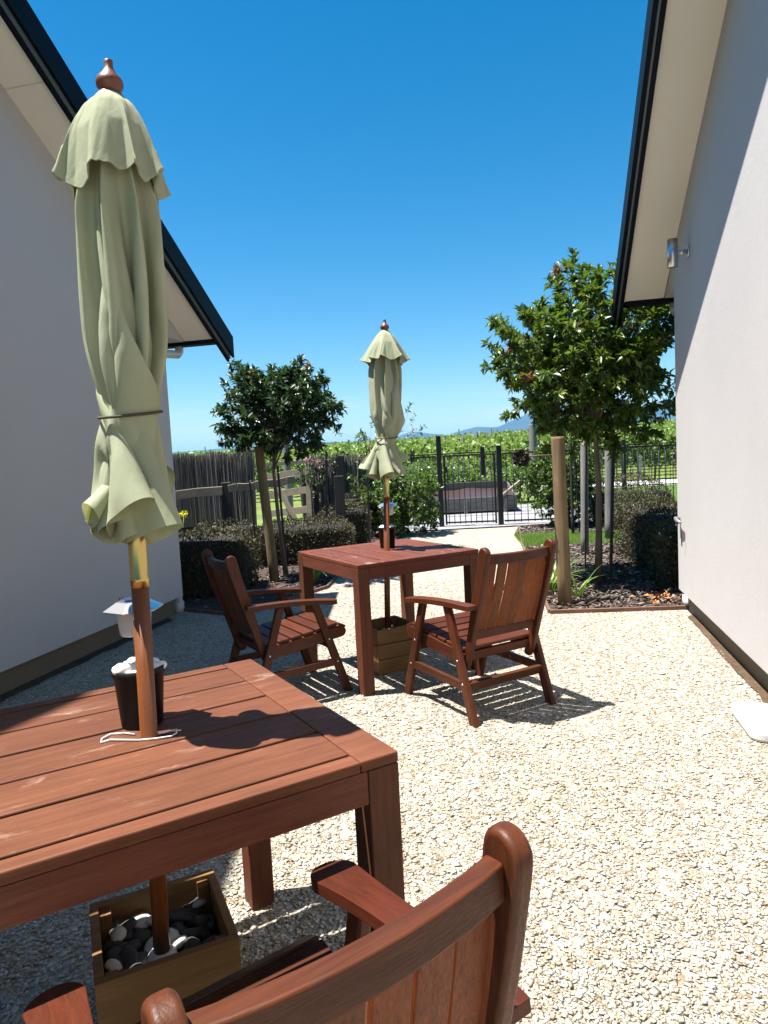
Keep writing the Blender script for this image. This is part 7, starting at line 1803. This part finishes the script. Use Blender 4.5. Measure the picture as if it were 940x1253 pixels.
# fallen leaves, stick
nl = 46
P = np.stack([RNG.normal(2.25, 0.08, nl), RNG.normal(5.74, 0.09, nl), RNG.uniform(0.02, 0.06, nl)], 1)
o = leaf_mesh('dry_leaves', P, randdir(nl) * np.array([1, 1, 0.3]), randdir(nl) + np.array([0, 0, 1.5]), RNG.uniform(0.035, 0.06, nl), M['dryleaf'], wr=0.6)
tag(o, 'heap of orange brown fallen leaves at the right house corner', 'leaves', kind='stuff')
mb = MB()
mb.tube([(1.44, 5.77, 0.012), (1.58, 5.80, 0.022), (1.74, 5.84, 0.020), (1.90, 5.93, 0.024), (2.06, 5.96, 0.012)], [0.010, 0.017, 0.019, 0.017, 0.009], 9)
tag(mb.build('stick', M['bark']), 'dark fallen branch lying on the mulch beside the round post', 'branch')

# ------------------------------------------------------------------ posts and stakes


def round_post(label, p, q, r, mat, cat='post', name='timber_post', cut=True, n=18):
    mb = MB()
    p, q = Vector(p), Vector(q)
    d = q - p
    pts = [p + d * f for f in (0, 0.2, 0.45, 0.7, 0.985, 1.0)]
    mb.tube(pts, [r * 1.02, r * 1.03, r, r * 0.985, r * 0.97, r * 0.93], n)
    return tag(mb.build(name, M[mat]), label, cat)


round_post('round yellowish timber post standing in the mulch in front of the right tree', (1.475, 5.76, -0.05), (1.455, 5.765, 1.415), 0.056, 'post')
round_post('pale round stake leaning beside the standard tree on the left', (-1.235, 7.62, -0.05), (-1.33, 7.66, 1.50), 0.052, 'post')
round_post('weathered grey split post on the mulch behind the right tree trunk', (2.41, 8.41, -0.05), (2.44, 8.41, 1.36), 0.046, 'greywood_z')
round_post('thick grey post in shade behind the right tree', (3.10, 9.6, -0.05), (3.13, 9.6, 1.50), 0.062, 'greywood_z')
round_post('tall grey post rising among the vines, left of the right tree', (4.34, 20.0, -0.3), (4.34, 20.0, 2.02), 0.11, 'greywood_z')
round_post('tall grey post behind the pale timber gate', (-2.15, 16.0, -0.3), (-2.17, 16.0, 2.15), 0.085, 'greywood_z')
round_post('thin dark post against the right shrub, left of a thinner cane', (2.80, 10.35, -0.05), (2.80, 10.35, 1.40), 0.022, 'darkpost')


def iron_stake(label, p, q, w_=0.018):
    mb = MB()
    mb.beam(p, q, w_, w_, (1, 0, 0))
    d = Vector(q) - Vector(p)
    b = Vector(p) + d * 0.93
    o = mb.build('iron_stake', M['iron'], None, 0.002)
    tag(o, label, 'stake', 'black iron stakes')
    m2 = MB()
    m2.tube([b + Vector((0, -w_ * 0.5, 0)), b + Vector((w_ * 1.6, -w_ * 0.7, 0.004))], 0.004, 6)
    m2.build('lug', M['galv'], o)
    return o


iron_stake('black iron stake between the dark fence post and the pale round stake', (-1.575, 8.5, -0.05), (-1.615, 8.5, 1.19))
iron_stake('black iron stake just right of the pale round stake', (-1.235, 8.55, -0.05), (-1.27, 8.55, 1.28), 0.026)
iron_stake('black iron stake in front of the dark brush panel, with a light clip', (-0.80, 9.3, -0.05), (-0.72, 9.3, 1.42), 0.028)
iron_stake('tall black iron stake immediately left of the farther parasol', (-0.22, 9.75, -0.05), (-0.20, 9.75, 1.40), 0.022)
iron_stake('black iron stake tight against the right tree trunk', (2.10, 6.52, -0.05), (2.19, 6.60, 1.36), 0.026)
iron_stake('slim grey black stake left of the right tree trunk', (1.92, 6.72, -0.05), (1.97, 6.72, 1.36), 0.014)
iron_stake('slim black stake at the edge of the right shrub', (2.93, 10.45, -0.05), (2.88, 10.45, 1.36), 0.018)
iron_stake('second slim black stake at the edge of the right shrub', (3.02, 10.5, -0.05), (2.97, 10.5, 1.20), 0.016)

# ornament on an arm of the round post: a dry flower ball on a rusty rod
mb = MB()
mb.tube([(1.42, 5.76, 1.265), (1.30, 5.762, 1.268), (1.17, 5.765, 1.265)], 0.006, 8)
rod = mb.build('rod', M['edging'])
tag(rod, 'thin rusty rod sticking out sideways from the round timber post', 'rod')
fb_ = thing('dried_flower', 'dry brown flower ball hanging at the end of the rusty rod', 'flower', (1.15, 5.765, 1.25))
flowerball((1.15, 5.765, 1.25), 0.055, M['hedgecore'], fb_, 'flower_head', 260, 0.03)
flowerball((1.15, 5.765, 1.25), 0.05, M['flower'], fb_, 'petals', 40, 0.025)

# ------------------------------------------------------------------ fences and gates on the left


def brush_fence(label, p, q, h, n, seed):
    rng = np.random.default_rng(seed)
    t = thing('brush_fence', label, 'fence', (p[0], p[1], 0))
    p, q = np.array([p[0], p[1], 0.0]), np.array([q[0], q[1], 0.0])
    f = rng.random(n)
    nrm = unit(np.cross(q - p, [0, 0, 1.0])[None])[0]
    b = p + (q - p) * f[:, None] + nrm * rng.normal(0, 0.02, (n, 1))
    hh = h * (0.93 + 0.10 * rng.random(n) + 0.015 * np.sin(f * 40))
    z0 = rng.uniform(0, 0.35, n) * (rng.random(n) < 0.4)
    top = b + (q - p) / np.linalg.norm(q - p) * rng.normal(0, 0.035, (n, 1)) + nrm * rng.normal(0, 0.012, (n, 1))
    b[:, 2] = z0
    top[:, 2] = hh
    w_ = 0.005 * rng.uniform(0.6, 1.5, n)[:, None]
    e = (q - p) / np.linalg.norm(q - p)
    sd1 = e * w_
    sd2 = (e * 0.5 + nrm * 0.87) * w_
    V = np.stack([b, b + sd1 * 2, b + sd2 * 2, top, top + sd1, top + sd2], 1).reshape(-1, 3)
    F = (np.array([(0, 1, 4, 3), (1, 2, 5, 4), (2, 0, 3, 5)])[None] + (np.arange(n) * 6)[:, None, None]).reshape(-1, 4)
    link('brushwood', mesh_np('brushwood', V, F), M['brush'], t, True)
    mb = MB()
    for z in (0.3, h * 0.55, h * 0.82):
        mb.beam(p + np.array([0, 0, z]) - nrm * 0.045, q + np.array([0, 0, z]) - nrm * 0.045, 0.006, 0.012, (0, 1, 0))
    mb.build('binding_wire', M['greywood'], t, 0, True)
    return t


brush_fence('long grey brushwood fence behind the dark rail fence on the left', (-6.3, 12.9), (-2.35, 12.75), 1.52, 5200, 3)
brush_fence('short dark brushwood screen right of the timber gate, behind the farther parasol', (-1.25, 12.1), (0.25, 12.4), 1.36, 2000, 4)
brush_fence('short brushwood screen closing the gap beside the timber gate', (-1.35, 11.7), (-0.98, 11.72), 1.15, 420, 5)

rf = thing('rail_fence', 'low fence of one rough pale rail on dark square posts, left garden bed', 'fence', (-3.4, 9.6, 0))
for (x, y) in ((-4.9, 9.35), (-2.12, 9.5), (-0.62, 9.95)):
    mb = MB()
    mb.box((x, y, 0.53), (0.13, 0.13, 1.10))
    mb.build('post', M['darkpost'], rf, 0.008, True)
for (a, b_, hh) in (((-4.9, 9.27, 0.90), (-2.16, 9.43, 0.965), 0.12), ((-2.08, 9.43, 0.99), (-1.2, 9.62, 1.06), 0.105)):
    mb = MB()
    a, b_ = Vector(a), Vector(b_)
    k = 8
    for i in range(k):
        p0, p1 = a + (b_ - a) * (i / k), a + (b_ - a) * ((i + 1) / k)
        z0, z1 = 0.012 * math.sin(i * 1.9), 0.012 * math.sin((i + 1) * 1.9)
        mb.beam(p0 + Vector((0, 0, z0)), p1 + Vector((0, 0, z1)), 0.05, hh, (0, 1, 0))
    mb.build('rail', M['palewood'], rf, 0.006, True)
mb = MB()
mb.beam((-4.9, 9.30, 0.36), (-2.2, 9.45, 0.50), 0.03, 0.05, (0, 1, 0))
mb.build('lower_rail', M['darkpost'], rf, 0.004, True)

tg = thing('timber_gate', 'pale timber farm gate of wide boards with a diagonal brace, seen past the left tree', 'gate', (-1.45, 11.2, 0))
gx0, gx1, gy0, gy1 = -1.95, -1.14, 11.35, 10.95


def gp(f, z):
    return Vector((gx0 + (gx1 - gx0) * f, gy0 + (gy1 - gy0) * f, z))


for z0, z1, hh in ((1.07, 1.14, 0.13), (0.77, 0.87, 0.11), (0.48, 0.56, 0.11), (0.2, 0.27, 0.1)):
    mb = MB()
    mb.beam(gp(0, z0), gp(1.02, z1), 0.025, hh, (0.4, 1, 0))
    mb.build('board', M['palewood'], tg, 0.003, True)
for f in (0.03, 0.96):
    mb = MB()
    mb.beam(gp(f, 0.12) + Vector((0.01, -0.03, 0)), gp(f, 1.10) + Vector((0.01, -0.03, 0)), 0.09, 0.025, (1, -0.5, 0))
    mb.build('stile', M['palewood'], tg, 0.003, True)
mb = MB()
mb.beam(gp(0.28, 0.98) + Vector((0.01, -0.032, 0)), gp(0.78, 0.2) + Vector((0.01, -0.032, 0)), 0.085, 0.025, (1, -0.5, 0))
mb.build('brace', M['palewood'], tg, 0.003, True)
b = thing('rail_fence', 'two rail pale fence far behind the timber gate', 'fence', (-2.0, 13.5, 0))
for z in (0.95, 1.28):
    mb = MB()
    mb.beam((-2.9, 13.6, z - 0.02), (-1.3, 13.4, z + 0.02), 0.03, 0.07, (0, 1, 0))
    mb.build('rail', M['palewood'], b, 0.003, True)
for x, y in ((-2.85, 13.64), (-1.36, 13.44)):
    mb = MB()
    mb.box((x, y, 0.68), (0.09, 0.07, 1.4))
    mb.build('post', M['greywood_z'], b, 0.004, True)
mb = MB()
mb.box((-1.02, 11.05, 0.62), (0.13, 0.12, 1.25))
tag(mb.build('gate_post', M['darkpost'], None, 0.006), 'dark square post at the hinge side of the pale timber gate', 'post')
mb = MB()
mb.box((-0.70, 11.85, 0.68), (0.14, 0.12, 1.38))
tag(mb.build('gate_post', M['darkpost'], None, 0.006), 'dark square post in front of the short brushwood screen', 'post')
yf = thing('yellow_flower', 'small yellow flowers glowing in front of the brushwood fence at far left', 'flower', (-2.9, 9.9, 0))
flowerball((-2.80, 9.75, 0.66), 0.05, M['yellow'], yf, 'petals', 60, 0.028)
mb = MB()
mb.tube([(-2.85, 9.78, 0), (-2.83, 9.76, 0.35), (-2.80, 9.75, 0.64)], 0.006, 6)
mb.build('stem', M['flax'], yf, 0, True)

# ------------------------------------------------------------------ black metal gate and fence panels


def metal_panel(t, a, b, z0, z1, npk, r=0.007, name='pickets', mesh_low=True):
    a, b = Vector(a), Vector(b)
    mb = MB()
    for i in range(npk):
        p = a + (b - a) * ((i + 0.5) / npk)
        mb.tube([p + Vector((0, 0, z0)), p + Vector((0, 0, z1 + 0.03))], r, 6)
    mb.build(name, M['iron'], t, 0, True)
    for nm, z, h_ in [('bottom_rail', z0 + 0.03, 0.028), ('top_rail', z1, 0.028)] + ([('wire', z0 + 0.14, 0.006), ('wire', z0 + 0.26, 0.006)] if mesh_low else []):
        mb = MB()
        mb.beam(a + Vector((0, 0, z)), b + Vector((0, 0, z)), min(h_, 0.022), h_, (0, 1, 0))
        mb.build(nm, M['iron'], t, 0, True)


mg = thing('metal_gate', 'black metal picket gate closing the gravel path', 'gate', (1.55, 12.4, 0))
metal_panel(mg, (1.12, 12.5, 0), (1.98, 12.36, 0), 0.05, 1.27, 9)
for x, y in ((1.115, 12.5), (1.985, 12.36)):
    mb = MB()
    mb.box((x, y, 0.66), (0.03, 0.03, 1.24))
    mb.build('stile', M['iron'], mg, 0, True)
mb = MB()
mb.box((1.135, 12.46, 1.03), (0.05, 0.06, 0.12))
mb.build('latch_box', M['iron'], mg, 0.004, True)
for x, y, h, lab in ((1.03, 12.52, 1.62, 'tall black square gate post on the left side of the metal gate'), (2.07, 12.35, 1.40, 'black square gate post on the right side of the metal gate')):
    mb = MB()
    mb.box((x, y, h / 2), (0.085, 0.085, h))
    pst = tag(mb.build('gate_post', M['iron'], None, 0.004), lab, 'post')
    m2 = MB()
    m2.box((x, y, h + 0.008), (0.095, 0.095, 0.016))
    m2.build('cap', M['iron'], pst, 0.004)
mf = thing('metal_fence', 'black metal picket fence running left from the gate behind the shrub', 'fence', (0.2, 12.6, 0))
metal_panel(mf, (-0.9, 12.75, 0), (0.97, 12.54, 0), 0.05, 1.27, 16)
mf = thing('metal_fence', 'black metal picket fence running right from the gate', 'fence', (3.5, 12.2, 0))
metal_panel(mf, (2.13, 12.33, 0), (5.3, 12.0, 0), 0.05, 1.27, 27)
mf = thing('metal_fence', 'black metal picket fence with dark posts far beyond the gate, in front of the vines', 'fence', (2.0, 20.2, 0))
metal_panel(mf, (-1.0, 20.3, 0), (9.5, 19.9, 0), 0.1, 1.30, 70, 0.008, mesh_low=False)
for x in (-1.0, 0.9, 2.9, 4.9, 6.9, 9.5):
    mb = MB()
    mb.box((x, 20.25 - (x + 1) * 0.038, 0.72), (0.11, 0.11, 1.46))
    mb.build('post', M['iron'], mf, 0, True)

# ------------------------------------------------------------------ old timber trough beyond the gate
tr = thing('timber_trough', 'weathered grey timber trough with a brown plastic cover, beyond the black gate', 'trough', (1.75, 15.2, 0))
x0, x1, yb0, yb1 = 0.55, 2.85, 14.9, 15.9
for k in range(3):
    mb = MB()
    mb.box(((x0 + x1) / 2, yb0, 0.10 + k * 0.10), (x1 - x0, 0.035, 0.095))
    mb.build('front_board', M['greywood'], tr, 0.004, True)
mb = MB()
mb.box(((x0 + x1) / 2, yb1, 0.33), (x1 - x0, 0.035, 0.62))
mb.build('back_board', M['greywood'], tr, 0.004, True)
for x in (x0 + 0.02, x1 - 0.02):
    mb = MB()
    mb.prism([(yb0, 0.03), (yb1, 0.03), (yb1, 0.62), (yb0, 0.36)], (0, 0, 0), (0, 1, 0), ZV, (1, 0, 0), x - 0.02, x + 0.02)
    mb.build('end_board', M['greywood'], tr, 0.003, True)
mb = MB()
V = []
nx, ny = 22, 8
for j in range(ny):
    for i in range(nx):
        fx, fy = i / (nx - 1), j / (ny - 1)
        V.append((x0 + 0.03 + (x1 - x0 - 0.06) * fx, yb0 + 0.02 + 0.93 * fy, 0.345 + 0.14 * fy + 0.02 * math.sin(9 * fx + 2 * fy) + 0.012 * math.sin(23 * fx)))
mb.add(V, [(j * nx + i, j * nx + i + 1, (j + 1) * nx + i + 1, (j + 1) * nx + i) for j in range(ny - 1) for i in range(nx - 1)], True)
mb.build('plastic_cover', M['cover'], tr, 0, True)
mb = MB()
mb.beam((2.50, 14.86, 0.34), (2.92, 14.80, 0.66), 0.13, 0.05, (0, 1, 0))
mb.build('handle_plank', M['palewood'], tr, 0.004, True)
for x in (0.9, 1.75, 2.6):
    mb = MB()
    mb.box((x, 14.872, 0.16), (0.07, 0.02, 0.3))
    mb.build('batten', M['greywood_z'], tr, 0.003, True)
tb = thing('black_tub', 'small black tub standing left of the timber trough', 'tub', (0.85, 14.6, 0.01))
mb = MB()
mb.lathe([(0.12, 0), (0.15, 0.2), (0.165, 0.2), (0.165, 0.24), (0.15, 0.24), (0.145, 0.16), (0.001, 0.15)], (0, 0, 0), 20)
mb.build('body', M['blackplastic'], tb)
b = MB()
b.tube([(0.155 * math.cos(a), 0.155 * math.sin(a) * 0.2 - 0.16, 0.20 - 0.07 * math.sin(a)) for a in np.linspace(0, math.pi, 9)], 0.005, 6)
b.build('handle', M['iron'], tb)

# ------------------------------------------------------------------ edging boards
eb_ = [((1.285, 5.50), (2.85, 5.385)), ((1.285, 5.52), (1.40, 6.3)), ((1.40, 6.3), (1.88, 9.56)), ((1.88, 9.56), (2.30, 11.93)), ((-2.15, 6.48), (-1.28, 5.96)), ((-1.28, 5.98), (-0.62, 7.1)), ((-0.62, 7.1), (-0.455, 8.7)), ((-0.455, 8.7), (0.25, 11.93))]
labs = ['brown timber edging along the front of the right mulch bed', 'brown timber edging at the left corner of the right mulch bed', 'brown timber edging between path and mulch beside the round post', 'brown timber edging where the path meets the lawn and the gate', 'dark timber edging at the left house end of the garden bed', 'dark timber edging behind the shaded armchair', 'dark timber edging of the left bed beyond the farther table', 'timber edging of the left bed running to the metal gate']
for (a, b_), lb in zip(eb_, labs):
    mb = MB()
    mb.beam((a[0], a[1], 0.012), (b_[0], b_[1], 0.012), 0.022, 0.05, (-(b_[1] - a[1]), b_[0] - a[0], 0))
    tag(mb.build('edging_board', M['edging'], None, 0.003), lb, 'edging', 'timber garden edging')

# ------------------------------------------------------------------ vines, far hedge, mountains


def leaf_row(P, n, ln, mat, name, parent=None, rng=RNG):
    D = randdir(n, rng) + np.array([0, 0, 0.25])
    return leaf_mesh(name, P, D, randdir(n, rng) * 0.8 + np.array([0, -0.3, 1.0]), ln * rng.uniform(0.6, 1.3, n), M[mat], parent, wr=0.85)


def row_points(n, x0, x1, y, hw, z0, z1, rng, slope=0.0):
    x = rng.uniform(x0, x1, n)
    u = rng.random(n)
    bump_ = 0.16 * np.sin(x * 2.3 + y) + 0.1 * np.sin(x * 5.1 + 2 * y)
    yy = y + slope * x + rng.normal(0, hw, n)
    z = z0 + (z1 - z0 + bump_) * u ** 0.7
    g = np.array([hillz(a, b) for a, b in zip(x, yy)])
    return np.stack([x, yy, z + g], 1)


hb = thing('far_hedge', 'leafy green hedge growing behind the timber trough beyond the gate', 'hedge', (2.5, 17.6, 0))
r_ = np.random.default_rng(5)
leaf_row(row_points(7500, -0.5, 5.2, 17.6, 0.28, 0.05, 0.92, r_), 7500, 0.085, 'leafshrub', 'foliage', hb, r_)
mb = MB()
for x in np.linspace(-0.4, 5.1, 24):
    mb.tube([(x, 17.65, 0), (x + 0.05, 17.62, 0.45), (x - 0.03, 17.6, 0.8)], [0.02, 0.014, 0.006], 6)
mb.build('stems', M['bark'], hb, 0, True)

vr = thing('vine_row', 'near row of bright green grape vines on wires, right beyond the lawn', 'vines', (9.5, 25.5, 0))
r_ = np.random.default_rng(6)
leaf_row(row_points(9000, 5.2, 16, 25.4, 0.28, 0.45, 1.75, r_), 9000, 0.15, 'leafvine', 'foliage', vr, r_)
mb = MB()
for x in np.arange(5.4, 16, 1.5):
    mb.tube([(x, 25.4, 0), (x + 0.05, 25.4, 0.5), (x - 0.03, 25.4, 1.2)], [0.035, 0.03, 0.02], 6)
mb.build('stems', M['bark'], vr, 0, True)
mb = MB()
for z in (0.55, 1.0, 1.45):
    mb.tube([(5.2, 25.1, z), (16, 25.1, z)], 0.006, 5)
mb.build('wires', M['galv'], vr, 0, True)
dp = thing('irrigation_pipe', 'black drip pipe strung along the near vines by the right house', 'pipe', (9.5, 24.9, 0))
mb = MB()
mb.tube([(6.0, 24.9, 0.72), (8.0, 24.9, 0.66), (9.5, 24.9, 0.72), (12, 24.9, 0.68)], 0.03, 8)
mb.build('pipe', M['iron'], dp, 0, True)
mb = MB()
mb.box((9.15, 24.85, 0.45), (0.12, 0.12, 0.9))
mb.build('stand', M['greywood_z'], dp, 0, True)

Pv = []
r_ = np.random.default_rng(8)
y = 23.5
while y < 84:
    x0, x1 = -0.50 * y - 3, 0.62 * y + 4
    if y < 27:
        x1 = 4.6
    n = int((x1 - x0) * (190 if y < 45 else 105))
    Pv.append(row_points(n, x0, x1, y, 0.26, 0.4, 1.55, r_, 0.0))
    y += 2.3
Pv = np.concatenate(Pv)
vo = leaf_row(Pv, len(Pv), 0.175, 'leafvine', 'vineyard', None, r_)
tag(vo, 'rows of green grape vines covering the low rise beyond the gate', 'vineyard', kind='stuff')
pr = None
k = 0
for (x, y, h) in [(2.8, 30.5, 2.0), (4.4, 37.4, 2.0), (6.1, 44.3, 2.1), (7.6, 51.2, 2.1), (9.2, 58.1, 2.2), (10.8, 65, 2.2), (7.4, 30.5, 2.0), (9.4, 37.4, 2.0), (11.3, 44.3, 2.0), (13.2, 51.2, 2.1), (15.1, 58.1, 2.1), (16.9, 65, 2.1), (1.2, 74, 2.3), (3.6, 74, 2.3), (8.3, 74, 2.35), (-9, 58, 2.2), (-14, 65, 2.1), (-18.5, 74, 2.3), (-12.5, 74, 2.3), (-23, 74, 2.3)]:
    if pr is None:
        mb = MB()
        mb.tube([(0, 0, -0.2), (0, 0, 1.0), (0, 0, 1.96), (0, 0, 2.0)], [0.06, 0.06, 0.055, 0.045], 8)
        pr = mb.build('vine_post', M['greywood_z'])
        o = pr
    else:
        o = pr.copy()
        COL.objects.link(o)
    o.location = (x, y, hillz(x, y))
    o.scale = (1, 1, h / 2.0 * (0.92 + 0.12 * ((k * 7) % 5) / 5))
    k += 1
    tag(o, 'thin grey vineyard post sticking up from the vines on the rise', 'post', 'vineyard posts')

# mountains
def mountains(name, prof, Y0, depth):
    """ridge built as a solid range: profile of (x/Y, height/Y)"""
    xs = np.linspace(prof[0][0], prof[-1][0], 160)
    hs = np.interp(xs, [p[0] for p in prof], [p[1] for p in prof])
    rng = np.random.default_rng(2)
    hs = hs + 0.0006 * np.convolve(rng.normal(0, 1, len(xs)), np.ones(4) / 4, 'same')
    V = []
    for j, f in enumerate((-1, -0.6, -0.25, 0, 0.5, 1)):
        k = (0, 0.42, 0.8, 1, 0.5, 0)[j]
        for i, (x, h) in enumerate(zip(xs, hs)):
            V.append((x * Y0, Y0 + f * depth, max(h, 0) * Y0 * k * (1 + (0.12 * math.sin(i * 0.7 + j) if j in (1, 2) else 0)) - (2 if k == 0 else 0)))
    n = len(xs)
    F = [(j * n + i, j * n + i + 1, (j + 1) * n + i + 1, (j + 1) * n + i) for j in range(5) for i in range(n - 1)]
    me = mesh_np(name, V, F)
    me.polygons.foreach_set('use_smooth', [True] * len(me.polygons))
    return tag(link(name, me, M['mountain']), kind='structure')


mountains('mountains', [(-0.9, 0.012), (-0.6, 0.02), (-0.4, 0.016), (-0.25, 0.022), (-0.13, 0.026), (-0.08, 0.024), (-0.03, 0.023), (0.02, 0.026), (0.045, 0.0335), (0.07, 0.029), (0.095, 0.026), (0.115, 0.031), (0.14, 0.036), (0.165, 0.033), (0.185, 0.040), (0.21, 0.0495), (0.26, 0.055), (0.36, 0.048), (0.5, 0.055), (0.8, 0.04)], 5200, 900)

# the air between the courtyard and the mountains
hz = MB()
hz.box((0, 6000, 149.0), (20000, 13000, 300.0))
m = bpy.data.materials.new('thin_air')
m.use_nodes = True
m.node_tree.nodes.remove(m.node_tree.nodes['Principled BSDF'])
pv = m.node_tree.nodes.new('ShaderNodeVolumePrincipled')
pv.inputs['Color'].default_value = (0.22, 0.58, 1.0, 1)
pv.inputs['Density'].default_value = 0.00010
m.node_tree.links.new(pv.outputs[0], m.node_tree.nodes['Material Output'].inputs['Volume'])
tag(hz.build('haze', m), kind='stuff', label='thin blue haze in front of the far mountains', cat='haze')
